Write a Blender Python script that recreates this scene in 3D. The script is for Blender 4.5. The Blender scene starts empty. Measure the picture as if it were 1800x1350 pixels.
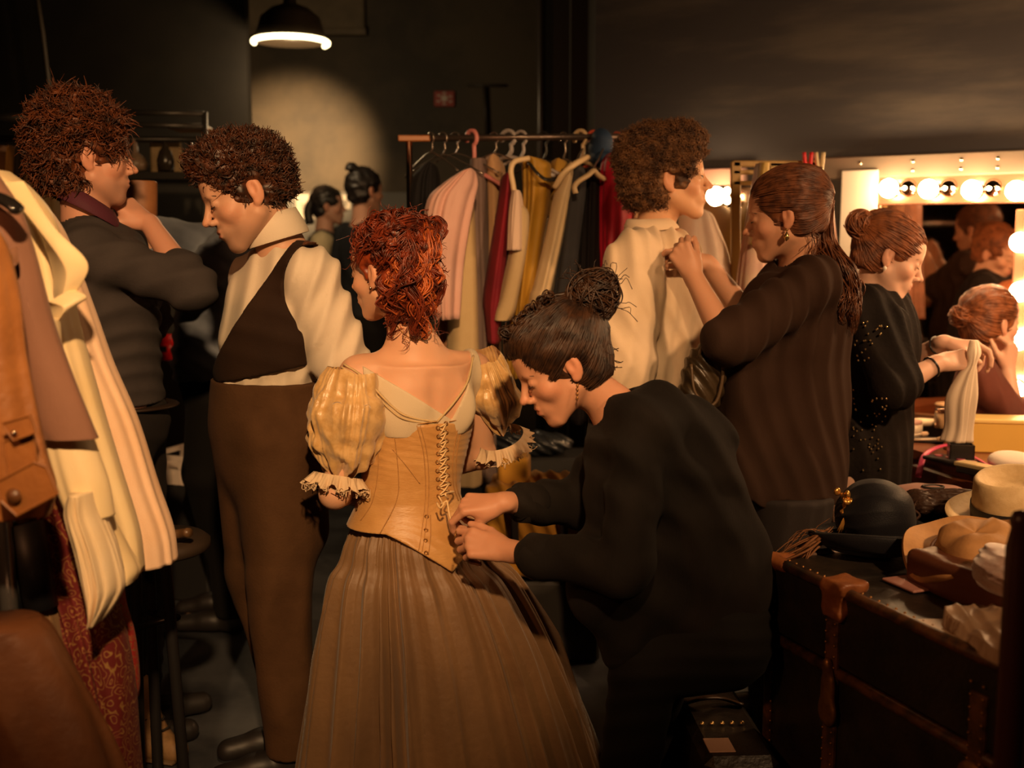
import bpy, math, random
import numpy as np
from mathutils import Vector
# ---------------------------------------------------------------- camera, light, exposure
C = bpy.context.scene.collection
SC = bpy.context.scene
F_PX, CAM_H, HOR = 1950.0, 1.47, 430.0
PITCH = math.atan((675-HOR)/F_PX)
cam_d = bpy.data.cameras.new('camera'); cam = bpy.data.objects.new('camera', cam_d); C.objects.link(cam)
cam.location = (0, 0, CAM_H); cam.rotation_euler = (math.pi/2-PITCH, 0, 0)
cam_d.sensor_width = 36; cam_d.lens = 36*F_PX/1800; cam_d.clip_start = .05
cam_d.dof.use_dof = True; cam_d.dof.focus_distance = 2.75; cam_d.dof.aperture_fstop = 2.4
SC.camera = cam
SC.view_settings.view_transform = 'Standard'; SC.view_settings.look = 'None'
SC.view_settings.gamma = 1; SC.view_settings.use_curve_mapping = False
SC.view_settings.exposure = 0.0
w = bpy.data.worlds.new('world'); SC.world = w; w.use_nodes = True
w.node_tree.nodes['Background'].inputs[0].default_value = (1.0, .72, .5, 1)
w.node_tree.nodes['Background'].inputs[1].default_value = .012

def lamp(name, kind, loc, target, energy, color, size=.3, spot=None, blend=.5):
    l = bpy.data.lights.new(name, kind); l.energy = energy; l.color = color
    if kind == 'AREA': l.size = size
    else: l.shadow_soft_size = size
    if spot: l.spot_size = math.radians(spot); l.spot_blend = blend
    o = bpy.data.objects.new(name, l); C.objects.link(o); o.location = loc
    o.rotation_euler = (Vector(target)-Vector(loc)).to_track_quat('-Z', 'Y').to_euler()
    return o
# warm key lamp above and behind the camera, then added fill lights
lamp('key_spot', 'SPOT', (.12, -.5, 2.80), (-.60, 2.6, 1.38), 620, (1, .59, .27), .06, 44, .9)
lamp('side_spot', 'SPOT', (1.7, .3, 2.7), (1.0, 3.2, 1.15), 330, (1, .57, .27), .08, 50, .9)  # added second key that brightens the group at right
lamp('right_fill', 'POINT', (2.05, 3.25, 1.72), (0, 0, 0), 46, (1, .56, .26), .10)  # fill added out of view for the faces and hair at right
lamp('red_fill', 'SPOT', (-1.6, .2, 2.3), (.3, 2.9, 1.2), 48, (1, .40, .16), .12, 75, .8)  # unseen red fill light from the left

def W(px, py, Y):
    u = (px-900)/F_PX; v = (675-py)/F_PX
    s, c = math.sin(PITCH), math.cos(PITCH)
    k = Y/(c+v*s)
    return np.array([u*k, Y, CAM_H+(-s+v*c)*k])
def ray(px, py):
    p = W(px, py, 1.0)-np.array([0, 0, CAM_H]); return p/np.linalg.norm(p)
def PXM(Y): return F_PX/Y
def V3(*a): return np.array(a, float)
def nrm(v):
    v = np.asarray(v, float); return v/(np.linalg.norm(v)+1e-12)

# ---------------------------------------------------------------- tagging
def tag(o, label=None, cat=None, group=None, kind=None):
    if label: o['label'] = label
    if cat: o['category'] = cat
    if group: o['group'] = group
    if kind: o['kind'] = kind
    return o
def thing(name, label, cat, loc=(0, 0, 0), group=None):
    o = bpy.data.objects.new(name, None); C.objects.link(o); o.location = loc
    o.empty_display_size = .05
    return tag(o, label, cat, group)
def link(name, me, mat=None, parent=None, smooth=True):
    o = bpy.data.objects.new(name, me); C.objects.link(o)
    if mat is not None: me.materials.append(mat)
    if smooth: me.shade_smooth()
    if parent is not None:
        o.parent = parent
        o.matrix_parent_inverse = parent_matrix(parent).inverted()
    return o
def parent_matrix(p):
    from mathutils import Matrix
    m = Matrix.Translation(p.location) @ p.rotation_euler.to_matrix().to_4x4()
    if p.parent is not None:
        return parent_matrix(p.parent) @ p.matrix_parent_inverse @ m
    return m

# ---------------------------------------------------------------- mesh collector
class MB:
    def __init__(s): s.v = []; s.f = []; s.n = 0
    def add(s, v, f):
        v = np.asarray(v, float).reshape(-1, 3); s.v.append(v)
        s.f.extend([tuple(int(i)+s.n for i in q) for q in f]); s.n += len(v); return s
    def box(s, c, d, R=None, bev=0):
        hx, hy, hz = np.array(d)/2.; c = np.asarray(c, float)
        if bev > 0:
            b = min(bev, hx*.9, hy*.9, hz*.9)
            pts = []; 
            for sx in (-1, 1):
                for sy in (-1, 1):
                    for sz in (-1, 1):
                        pts += [(sx*hx, sy*(hy-b), sz*(hz-b)), (sx*(hx-b), sy*hy, sz*(hz-b)), (sx*(hx-b), sy*(hy-b), sz*hz)]
            P = np.array(pts)
            def I(sx, sy, sz, a): return (((sx > 0)*4+(sy > 0)*2+(sz > 0))*3+a)
            f = []
            for s1 in (-1, 1):
                f.append([I(s1, -1, -1, 0), I(s1, 1, -1, 0), I(s1, 1, 1, 0), I(s1, -1, 1, 0)][::s1])
                f.append([I(-1, s1, -1, 1), I(1, s1, -1, 1), I(1, s1, 1, 1), I(-1, s1, 1, 1)][::-s1])
                f.append([I(-1, -1, s1, 2), I(1, -1, s1, 2), I(1, 1, s1, 2), I(-1, 1, s1, 2)][::s1])
                for s2 in (-1, 1):
                    f.append([I(s1, s2, -1, 0), I(s1, s2, -1, 1), I(s1, s2, 1, 1), I(s1, s2, 1, 0)][::-s1*s2])
                    f.append([I(s1, -1, s2, 0), I(s1, -1, s2, 2), I(s1, 1, s2, 2), I(s1, 1, s2, 0)][::s1*s2])
                    f.append([I(-1, s1, s2, 1), I(-1, s1, s2, 2), I(1, s1, s2, 2), I(1, s1, s2, 1)][::-s1*s2])
                    for s3 in (-1, 1):
                        f.append([I(s1, s2, s3, 0), I(s1, s2, s3, 1), I(s1, s2, s3, 2)][::s1*s2*s3])
        else:
            P = np.array([(sx*hx, sy*hy, sz*hz) for sx in (-1, 1) for sy in (-1, 1) for sz in (-1, 1)])
            f = [(0, 1, 3, 2), (4, 6, 7, 5), (0, 4, 5, 1), (2, 3, 7, 6), (0, 2, 6, 4), (1, 5, 7, 3)]
        if R is not None: P = P @ np.asarray(R).T
        return s.add(P+c, f)
    def tube(s, pts, r, n=8, cap=True, closed=False, flat=1.0):
        pts = np.asarray(pts, float); m = len(pts)
        r = np.broadcast_to(np.asarray(r, float), (m,))
        t = np.gradient(pts, axis=0) if not closed else np.roll(pts, -1, 0)-np.roll(pts, 1, 0)
        t /= np.linalg.norm(t, axis=1)[:, None]+1e-12
        a = V3(0, 0, 1) if abs(t[0][2]) < .9 else V3(1, 0, 0)
        u = nrm(np.cross(t[0], a)); U = []
        for i in range(m):
            u = u-t[i]*np.dot(u, t[i]); u = nrm(u); U.append(u)
        U = np.array(U); Wv = np.cross(t, U)
        th = np.arange(n)*2*np.pi/n
        ring = pts[:, None]+r[:, None, None]*(np.cos(th)[None, :, None]*U[:, None]+flat*np.sin(th)[None, :, None]*Wv[:, None])
        f = []
        mm = m if closed else m-1
        for i in range(mm):
            for j in range(n):
                a0 = i*n+j; a1 = i*n+(j+1) % n; k = (i+1) % m
                f.append((a0, a1, k*n+(j+1) % n, k*n+j))
        if cap and not closed:
            f.append(tuple(range(n))[::-1]); f.append(tuple((m-1)*n+j for j in range(n)))
        return s.add(ring, f)
    def lathe(s, prof, c=(0, 0, 0), R=None, n=32, sx=1, sy=1):
        prof = np.asarray(prof, float); m = len(prof); th = np.arange(n)*2*np.pi/n
        P = np.stack([prof[:, 0:1]*np.cos(th)*sx, prof[:, 0:1]*np.sin(th)*sy, np.repeat(prof[:, 1:2], n, 1)], -1).reshape(-1, 3)
        if R is not None: P = P @ np.asarray(R).T
        f = [(i*n+j, i*n+(j+1) % n, (i+1)*n+(j+1) % n, (i+1)*n+j) for i in range(m-1) for j in range(n)]
        return s.add(P+np.asarray(c, float), f)
    def grid(s, P, close_u=False):
        P = np.asarray(P); a, b = P.shape[:2]
        f = []
        for i in range(a-1):
            for j in range(b if close_u else b-1):
                f.append((i*b+j, i*b+(j+1) % b, (i+1)*b+(j+1) % b, (i+1)*b+j))
        return s.add(P.reshape(-1, 3), f)
    def build(s, name, mat=None, parent=None, smooth=True):
        V = np.concatenate(s.v) if s.v else np.zeros((0, 3))
        o0 = None
        me = bpy.data.meshes.new(name); me.from_pydata(V, [], s.f); me.update()
        return link(name, me, mat, parent, smooth)

def smooth_path(pts, n):
    pts = np.asarray(pts, float); m = len(pts)
    t = np.linspace(0, m-1, n); i = np.clip(t.astype(int), 0, m-2); f = (t-i)[:, None]
    P = np.vstack([2*pts[0]-pts[1], pts, 2*pts[-1]-pts[-2]])
    p0, p1, p2, p3 = P[i], P[i+1], P[i+2], P[i+3]
    return .5*((2*p1)+(-p0+p2)*f+(2*p0-5*p1+4*p2-p3)*f**2+(-p0+3*p1-3*p2+p3)*f**3)

# ---------------------------------------------------------------- SDF modelling (smooth unions -> one continuous mesh)
def frame(o, fwd, up=(0, 0, 1), s=1.0):
    y = nrm(fwd); z = np.asarray(up, float); z = nrm(z-y*np.dot(z, y)); x = np.cross(y, z)
    return (np.asarray(o, float), np.stack([x, y, z], 1), s)
ID = (np.zeros(3), np.eye(3), 1.0)
def fp(F, p): return F[0]+F[1] @ (np.asarray(p, float)*F[2])

class Sdf:
    def __init__(s): s.P = []; s.disp = None; s.dmax = 0.0; s.fclip = None
    def cap(s, a, b, ra, rb, k=.02, F=ID, op=1, sq=None):
        a = fp(F, a); b = fp(F, b); ra *= F[2]; rb *= F[2]
        c = (a+b)/2; r = np.linalg.norm(b-a)/2+max(ra, rb)
        s.P.append((0, a, b, ra, rb, k, op, c, r, sq)); return s
    def ell(s, c, r, k=.02, F=ID, op=1, R=None):
        M = F[1] if R is None else F[1] @ R
        r = np.asarray(r, float)*F[2]; c = fp(F, c)
        s.P.append((1, c, M, r, None, k, op, c, r.max(), None)); return s
    def stack(s, z, cx, cy, rx, ry, yaw=0, k=.02, op=1):
        z, cx, cy, rx, ry = [np.asarray(q, float) for q in (z, cx, cy, rx, ry)]
        o = np.argsort(z); z, cx, cy, rx, ry = z[o], cx[o], cy[o], rx[o], ry[o]
        c = V3(cx.mean(), cy.mean(), (z[0]+z[-1])/2)
        r = math.hypot((z[-1]-z[0])/2, max(rx.max(), ry.max())+np.abs(cx-cx.mean()).max()+np.abs(cy-cy.mean()).max())
        s.P.append((2, z, cx, cy, (rx, ry, yaw), k, op, c, r, None)); return s
    def box(s, c, h, rr=.005, k=.01, F=ID, op=1):
        s.P.append((3, fp(F, c), F[1], np.asarray(h, float)*F[2], rr, k, op, fp(F, c), np.linalg.norm(h)*F[2]+rr, None)); return s
    def _d(s, q, p):
        t = q[0]
        if t == 0:
            _, a, b, ra, rb = q[:5]; ab = b-a; L = ab @ ab
            h = np.clip(((p-a) @ ab)/L, 0, 1) if L > 1e-12 else np.zeros(len(p))
            v = p-a-h[:, None]*ab
            if q[9] is not None:
                ax, f = q[9]; c = v @ ax; v = v+np.outer(c*(1/f-1), ax)
            return np.sqrt((v*v).sum(1))-(ra+(rb-ra)*h)
        if t == 1:
            _, c, M, r, _ = q[:5]; l = (p-c) @ M
            k0 = np.sqrt(((l/r)**2).sum(1)); k1 = np.sqrt(((l/r**2)**2).sum(1))+1e-9
            return k0*(k0-1)/k1
        if t == 2:
            _, z, cx, cy, (rx, ry, yaw) = q[:5]; zz = np.clip(p[:, 2], z[0], z[-1])
            x = p[:, 0]-np.interp(zz, z, cx); y = p[:, 1]-np.interp(zz, z, cy)
            c, sn = math.cos(yaw), math.sin(yaw); X = x*c+y*sn; Y = -x*sn+y*c
            a = np.interp(zz, z, rx); b = np.interp(zz, z, ry)
            k0 = np.sqrt((X/a)**2+(Y/b)**2); k1 = np.sqrt((X/a**2)**2+(Y/b**2)**2)+1e-9
            d = np.where(k0 < .15, -np.minimum(a, b)*.85, k0*(k0-1)/k1)
            dz = np.abs(p[:, 2]-zz)
            return np.where(dz > 0, np.sqrt(np.maximum(d, 0)**2+dz**2), np.maximum(d, np.maximum(z[0]-p[:, 2], p[:, 2]-z[-1])))
        if t == 3:
            _, c, M, h, rr = q[:5]; l = np.abs((p-c) @ M)-h
            return np.sqrt((np.maximum(l, 0)**2).sum(1))+np.minimum(l.max(1), 0)-rr
    def ev(s, p, idx=None):
        d = None
        for i in (range(len(s.P)) if idx is None else idx):
            q = s.P[i]; b = s._d(q, p); k = q[5]
            if q[6] == 1:
                if d is None: d = b
                else:
                    h = np.clip(.5+.5*(b-d)/k, 0, 1); d = b*(1-h)+d*h-k*h*(1-h)
            elif d is not None:
                b = -b; h = np.clip(.5+.5*(b-d)/k, 0, 1); d = b*h+d*(1-h)+k*h*(1-h)
        if d is None: return np.full(len(p), 1.0)
        if s.disp is not None: d = d-s.disp(p)
        if s.fclip is not None: d = np.maximum(d, s.fclip(p))
        return d
    def mesh(s, vox=.005, B=16):
        L = vox*B; R = L*.5*math.sqrt(3)
        cand = set()
        for q in s.P:
            if q[6] != 1: continue
            if q[0] == 0:
                m = max(q[3], q[4])+s.dmax+q[5]*.3
                n = max(2, int(np.linalg.norm(q[2]-q[1])/(L*.5))+2)
                for t in np.linspace(0, 1, n):
                    c = q[1]+(q[2]-q[1])*t; mm = m+L*.3
                    lo = np.floor((c-mm)/L).astype(int); hi = np.floor((c+mm)/L).astype(int)
                    cand.update((i, j, k) for i in range(lo[0], hi[0]+1) for j in range(lo[1], hi[1]+1) for k in range(lo[2], hi[2]+1))
            else:
                mm = q[8]+s.dmax+q[5]*.3
                lo = np.floor((q[7]-mm)/L).astype(int); hi = np.floor((q[7]+mm)/L).astype(int)
                cand.update((i, j, k) for i in range(lo[0], hi[0]+1) for j in range(lo[1], hi[1]+1) for k in range(lo[2], hi[2]+1))
        cand = np.array(sorted(cand)); cen = (cand+.5)*L
        pc = np.array([q[7] for q in s.P]); pr = np.array([q[8] for q in s.P]); pk = np.array([q[5] for q in s.P])
        g = np.arange(B+1); G = np.stack(np.meshgrid(g, g, g, indexing='ij'), -1).reshape(-1, 3)
        VV = []; KK = []; QQ = []
        OFF = 1 << 20
        def key(a): return ((a[..., 0]+OFF) << 42)+((a[..., 1]+OFF) << 21)+(a[..., 2]+OFF)
        corners = [np.array([i, j, k]) for i in (0, 1) for j in (0, 1) for k in (0, 1)]
        edges = [(a, b) for a in range(8) for b in range(8) if a < b and np.abs(corners[a]-corners[b]).sum() == 1]
        for b, c in zip(cand, cen):
            dd = np.linalg.norm(pc-c, axis=1)-pr
            idx = np.nonzero(dd < R+pk+s.dmax+.01)[0]
            if not any(s.P[i][6] == 1 for i in idx): continue
            d0 = s.ev(c[None], idx)[0]
            if abs(d0) > R*1.45+s.dmax*1.5+.004: continue
            gi = G+b*B; d = s.ev(gi*vox, idx).reshape(B+1, B+1, B+1)
            ins = d < 0
            if ins.all() or not ins.any(): continue
            cor = [d[c_[0]:B+c_[0], c_[1]:B+c_[1], c_[2]:B+c_[2]] for c_ in corners]
            ci = sum((q < 0).astype(np.int8) for q in cor)
            act = (ci > 0) & (ci < 8); A = np.argwhere(act)
            cv = [q[act] for q in cor]
            acc = np.zeros((len(A), 3)); cnt = np.zeros(len(A))
            for a_, b_ in edges:
                va, vb = cv[a_], cv[b_]; x = (va < 0) != (vb < 0)
                t = np.where(x, va/np.where(x, va-vb, 1), 0)
                pt = corners[a_]+t[:, None]*(corners[b_]-corners[a_])
                acc[x] += pt[x]; cnt[x] += 1
            VV.append((A+b*B+acc/cnt[:, None])*vox); KK.append(key((A+b*B).astype(np.int64)))
            for ax in range(3):
                o = [0, 0, 0]; o[ax] = 1
                e0 = ins[:B, :B, :B]; e1 = ins[o[0]:B+o[0], o[1]:B+o[1], o[2]:B+o[2]]
                E = np.argwhere(e0 != e1)
                if len(E) == 0: continue
                flip = e0[tuple(E.T)]
                u, v = (ax+1) % 3, (ax+2) % 3
                base = (E+b*B).astype(np.int64)
                du = np.zeros(3, np.int64); du[u] = 1; dv = np.zeros(3, np.int64); dv[v] = 1
                q4 = np.stack([key(base-du-dv), key(base-dv), key(base), key(base-du)], 1)
                q4[~flip] = q4[~flip][:, ::-1]
                QQ.append(q4)
        if not VV: return np.zeros((0, 3)), np.zeros((0, 4), int)
        V = np.concatenate(VV); K = np.concatenate(KK); Q = np.concatenate(QQ)
        o = np.argsort(K); V = V[o]; K = K[o]
        f = np.searchsorted(K, Q); f = np.clip(f, 0, len(K)-1)
        ok = (K[f] == Q).all(1); return V, f[ok]
    def build(s, name, mat, parent=None, vox=.005, paint=None, base=None):
        V, Fq = s.mesh(vox)
        me = bpy.data.meshes.new(name)
        me.vertices.add(len(V)); me.vertices.foreach_set('co', V.astype(np.float32).ravel())
        me.loops.add(len(Fq)*4); me.loops.foreach_set('vertex_index', Fq.astype(np.int32).ravel())
        me.polygons.add(len(Fq)); me.polygons.foreach_set('loop_start', np.arange(0, len(Fq)*4, 4, dtype=np.int32))
        me.update(calc_edges=True)
        if base is not None:
            col = np.tile(np.array(list(base)+[1.0]), (len(V), 1))
            for p in (paint or []):
                F, c, r, rgb, a = p
                l = ((V-fp(F, c)) @ F[1])/(np.asarray(r)*F[2])
                m = np.clip((1.25-np.sqrt((l**2).sum(1)))/.5, 0, 1)[:, None]*a
                col[:, :3] = col[:, :3]*(1-m)+np.asarray(rgb)*m
            at = me.color_attributes.new('Col', 'FLOAT_COLOR', 'POINT')
            at.data.foreach_set('color', col.astype(np.float32).ravel())
        return link(name, me, mat, parent)
    def hit(s, px, py, t0=1.2, t1=5.0, off=0.0):
        d = ray(px, py); o = V3(0, 0, CAM_H); t = t0
        for _ in range(120):
            q = s.ev((o+d*t)[None])[0]-off
            if q < .0004: return o+d*t
            t += max(q*.7, .0005)
            if t > t1: return None
        return o+d*t
    def radial(s, F, D, R=.27, maxt=.20):
        c = fp(F, (0, -.014, .036)); d = D @ F[1].T; p = c+d*R; t = np.zeros(len(D)); ok = np.zeros(len(D), bool)
        for _ in range(34):
            q = s.ev(p); done = q < .0006; ok |= done
            st = np.where(ok, 0, np.maximum(q*.75, .0006)); t += st; p = p-d*st[:, None]
            if (ok | (t > maxt)).all(): break
        return p, ok & (t < maxt)
    def hitw(s, p, d, off=0.0):
        p = np.asarray(p, float).copy(); d = nrm(d)
        for _ in range(120):
            q = s.ev(p[None])[0]-off
            if q < .0004: return p
            p = p+d*max(q*.7, .0005)
        return p

# cheap noise and cloth folds
_rs = np.random.RandomState(5)
_NK = _rs.normal(size=(7, 3)); _NP = _rs.uniform(0, 6.28, 7)
def noise(p, f=1.0, sh=0):
    a = np.zeros(len(p))
    for i in range(7): a += np.sin((p @ _NK[(i+sh) % 7])*f+_NP[i]+sh*1.7)
    return a/3.7
def folds(specs, seed=0):
    """specs: (direction across the ridges, wavelength, amplitude, warp)"""
    def fn(p):
        d = np.zeros(len(p))
        for i, (n, wl, amp, wp) in enumerate(specs):
            n = nrm(n); ph = (p @ n)*math.pi/wl+wp*1.3*noise(p, 4.2, seed+i)
            r = .5+.5*np.sin(2*ph); m = .5+.5*noise(p, 5.0, seed+i+3)
            d += amp*(r**1.35-.42)*np.clip(m+.25, 0, 1.3)
        return d
    return fn

# ---------------------------------------------------------------- materials
def mat(name, col, rough=.7, metal=0.0, **kw):
    m = bpy.data.materials.new(name); m.use_nodes = True; nt = m.node_tree; b = nt.nodes['Principled BSDF']
    b.inputs['Base Color'].default_value = (*col, 1); b.inputs['Roughness'].default_value = rough
    b.inputs['Metallic'].default_value = metal
    for k, v in kw.get('set', {}).items(): b.inputs[k].default_value = v
    tc = nt.nodes.new('ShaderNodeTexCoord')
    sc = kw.get('scale', 8.0); c2 = kw.get('col2')
    if c2 is not None:
        n = nt.nodes.new('ShaderNodeTexNoise'); n.inputs['Scale'].default_value = sc; n.inputs['Detail'].default_value = 6
        n.inputs['Roughness'].default_value = .6
        mp = nt.nodes.new('ShaderNodeMapping'); mp.inputs['Scale'].default_value = kw.get('stretch', (1, 1, 1))
        nt.links.new(tc.outputs['Object'], mp.inputs[0]); nt.links.new(mp.outputs[0], n.inputs['Vector'])
        r = nt.nodes.new('ShaderNodeValToRGB'); lo, hi = kw.get('ramp', (.38, .66))
        r.color_ramp.elements[0].position = lo; r.color_ramp.elements[1].position = hi
        r.color_ramp.elements[0].color = (*col, 1); r.color_ramp.elements[1].color = (*c2, 1)
        nt.links.new(n.outputs[0], r.inputs[0]); nt.links.new(r.outputs[0], b.inputs['Base Color'])
    bs = kw.get('bump')
    if bs:
        n = nt.nodes.new('ShaderNodeTexNoise'); n.inputs['Scale'].default_value = kw.get('bscale', 200); n.inputs['Detail'].default_value = 4
        mp = nt.nodes.new('ShaderNodeMapping'); mp.inputs['Scale'].default_value = kw.get('bstretch', (1, 1, 1))
        nt.links.new(tc.outputs['Object'], mp.inputs[0]); nt.links.new(mp.outputs[0], n.inputs['Vector'])
        bu = nt.nodes.new('ShaderNodeBump'); bu.inputs['Strength'].default_value = bs; bu.inputs['Distance'].default_value = kw.get('bdist', .002)
        nt.links.new(n.outputs[0], bu.inputs['Height']); nt.links.new(bu.outputs[0], b.inputs['Normal'])
    return m
def attr_mat(name, rough=.5, sss=.12, bump=.15):
    m = mat(name, (1, 1, 1), rough, bump=bump, bscale=260, bdist=.001)
    nt = m.node_tree; b = nt.nodes['Principled BSDF']
    a = nt.nodes.new('ShaderNodeAttribute'); a.attribute_name = 'Col'
    nt.links.new(a.outputs['Color'], b.inputs['Base Color'])
    b.inputs['Subsurface Weight'].default_value = sss; b.inputs['Subsurface Radius'].default_value = (.02, .008, .004)
    b.inputs['Specular IOR Level'].default_value = .35
    return m
def emit(name, col, st):
    m = bpy.data.materials.new(name); m.use_nodes = True; b = m.node_tree.nodes['Principled BSDF']
    b.inputs['Base Color'].default_value = (0, 0, 0, 1)
    b.inputs['Emission Color'].default_value = (*col, 1); b.inputs['Emission Strength'].default_value = st
    return m
def cloth(name, col, col2=None, rough=.8, bump=.35, bscale=350, scale=5, sheen=None, **kw):
    if sheen is None: sheen = .06 if max(col) > .1 else .01
    return mat(name, col, rough, col2=col2, bump=bump, bscale=bscale, scale=scale,
               set={'Sheen Weight': sheen, 'Specular IOR Level': .25 if max(col) > .1 else .12}, **kw)
def hairmat(name, c1, c2, rough=.38):
    m = mat(name, c1, rough+.12, col2=c2, scale=34, ramp=(.42, .6), set={'Specular IOR Level': .45})
    return m
def paisley(name, base, c2, c3, scale=26):
    m = mat(name, base, .75, set={'Sheen Weight': .03}); nt = m.node_tree; b = nt.nodes['Principled BSDF']
    tc = nt.nodes.new('ShaderNodeTexCoord'); n = nt.nodes.new('ShaderNodeTexNoise'); n.inputs['Scale'].default_value = scale*.45
    mx = nt.nodes.new('ShaderNodeVectorMath'); mx.operation = 'MULTIPLY_ADD'; mx.inputs[1].default_value = (.08, .08, .08)
    nt.links.new(tc.outputs['Object'], n.inputs['Vector'])
    nt.links.new(n.outputs['Color'], mx.inputs[0]); nt.links.new(tc.outputs['Object'], mx.inputs[2])
    v = nt.nodes.new('ShaderNodeTexVoronoi'); v.inputs['Scale'].default_value = scale; nt.links.new(mx.outputs[0], v.inputs['Vector'])
    s = nt.nodes.new('ShaderNodeMath'); s.operation = 'SINE'; k = nt.nodes.new('ShaderNodeMath'); k.operation = 'MULTIPLY'; k.inputs[1].default_value = 22
    nt.links.new(v.outputs['Distance'], k.inputs[0]); nt.links.new(k.outputs[0], s.inputs[0])
    r = nt.nodes.new('ShaderNodeValToRGB'); r.color_ramp.elements[0].position = .45; r.color_ramp.elements[0].color = (*base, 1)
    r.color_ramp.elements[1].position = .85; r.color_ramp.elements[1].color = (*c2, 1)
    e = r.color_ramp.elements.new(.97); e.color = (*c3, 1)
    nt.links.new(s.outputs[0], r.inputs[0]); nt.links.new(r.outputs[0], b.inputs['Base Color'])
    return m
# ---------------------------------------------------------------- people templates
SKIN = attr_mat('skin')
LIP = (.42, .13, .09)
def head(S, F, male=True, jaw=1.0, ears=(1, -1), lips=1.0):
    """F: frame with y = face direction, z = up; origin between the ears"""
    S.ell((0, -.014, .036), (.074, .098, .086), .02, F)
    S.ell((0, .030, -.022), (.058, .062, .078), .03, F)
    S.ell((0, .048, .045), (.056, .042, .046), .025, F)
    j = .019*jaw
    for x in (-1, 1):
        S.cap((x*.052*jaw, .004, -.052), (x*.018, .062, -.098), j, j*.95, .025, F)
        S.ell((x*.040, .056, -.026), (.022, .022, .02), .02, F)
    S.ell((0, .071, -.100), (.02*jaw, .018, .017), .018, F)
    S.cap((-.030, .080, .022), (.030, .080, .022), .0105 if male else .008, .0105 if male else .008, .016, F)
    for x in (-1, 1):
        S.ell((x*.033, .100, .004), (.016, .016, .012), .014, F, op=-1)
        S.ell((x*.0315, .0765, .003), (.014, .0135, .0115), .004, F)
    S.cap((0, .086, .014), (0, .108, -.024), .0065, .0095, .008, F)
    S.ell((0, .112, -.028), (.0095, .0105, .009), .006, F)
    for x in (-1, 1): S.ell((x*.0115, .100, -.033), (.0075, .010, .0075), .005, F)
    S.ell((0, .074, -.062), (.030, .024, .026), .016, F)
    S.cap((-.014, .0945, -.0575), (.014, .0945, -.0575), .0052, .0052, .004, F)
    S.cap((-.012, .0935, -.068), (.012, .0935, -.068), .0062, .0062, .004, F)
    S.cap((-.020, .098, -.0628), (.020, .098, -.0628), .0022, .0022, .003, F, op=-1)
    for x in ears:
        a = x*.30
        R = np.array([[math.cos(a), -math.sin(a), 0], [math.sin(a), math.cos(a), 0], [0, 0, 1]])
        S.ell((x*.077, -.010, -.004), (.0085, .0175, .031), .006, F, R=R)
        S.ell((x*.075, -.004, -.030), (.007, .010, .010), .006, F)
        S.ell((x*.088, -.003, .002), (.0095, .0095, .019), .003, F, op=-1, R=R)
def face_paint(F, lipcol=LIP, beard=None, blush=(.62, .22, .12)):
    p = [(F, (0, .097, -.0575), (.021, .012, .0052), lipcol, .8), (F, (0, .097, -.0675), (.018, .012, .006), lipcol, .85)]
    for x in (-1, 1):
        p.append((F, (x*.045, .06, -.03), (.03, .03, .024), blush, .25)); p.append((F, (x*.08, -.005, -.005), (.02, .025, .035), blush, .4))
    p.append((F, (0, .112, -.028), (.013, .013, .012), blush, .3))
    if beard: 
        p.insert(0, (F, (0, .05, -.085), (.062, .07, .040), beard, .5)); p.insert(0, (F, (0, .09, -.048), (.026, .02, .008), beard, .5))
    return p
def face_marks(F, par, col=(.03, .015, .01), open_=False, brow=.0028, iris=(.05, .03, .02)):
    """brows, lashes and, when open, the visible part of the eyeballs"""
    m = mat('brow_hair', col, .6)
    b = MB(); l = MB()
    for x in (-1, 1):
        b.tube([fp(F, (x*.014, .0905, .019)), fp(F, (x*.026, .0905, .0245)), fp(F, (x*.040, .083, .0235)), fp(F, (x*.050, .072, .018))], np.array([.8, 1.1, .8, .3])*brow*F[2], 5, flat=.6)
        zz = -.002 if not open_ else .0045
        l.tube([fp(F, (x*.020, .0885, zz+.001)), fp(F, (x*.027, .0915, zz-.001)), fp(F, (x*.034, .0915, zz-.002)), fp(F, (x*.0435, .085, zz))], np.array([.5, 1, 1.1, .6])*.0016*F[2], 5)
    b.build('eyebrows', m, par); l.build('eyelashes', m, par)
    if open_:
        e = MB(); i = MB()
        for x in (-1, 1):
            e.lathe([(1e-5, -.006), (.004, -.0045), (.006, 0), (.004, .0045), (1e-5, .006)], fp(F, (x*.0315, .0862, -.0005)), n=10, R=F[1] @ np.diag([1.35, .9, .65])*F[2])
            i.lathe([(1e-5, -.003), (.0028, 0), (1e-5, .003)], fp(F, (x*.0315, .0905, -.0003)), n=10, R=F[1]*F[2])
        e.build('eyeball', mat('eye_white', (.7, .6, .5), .2), par); i.build('iris', mat('iris', iris, .15), par)

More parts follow.
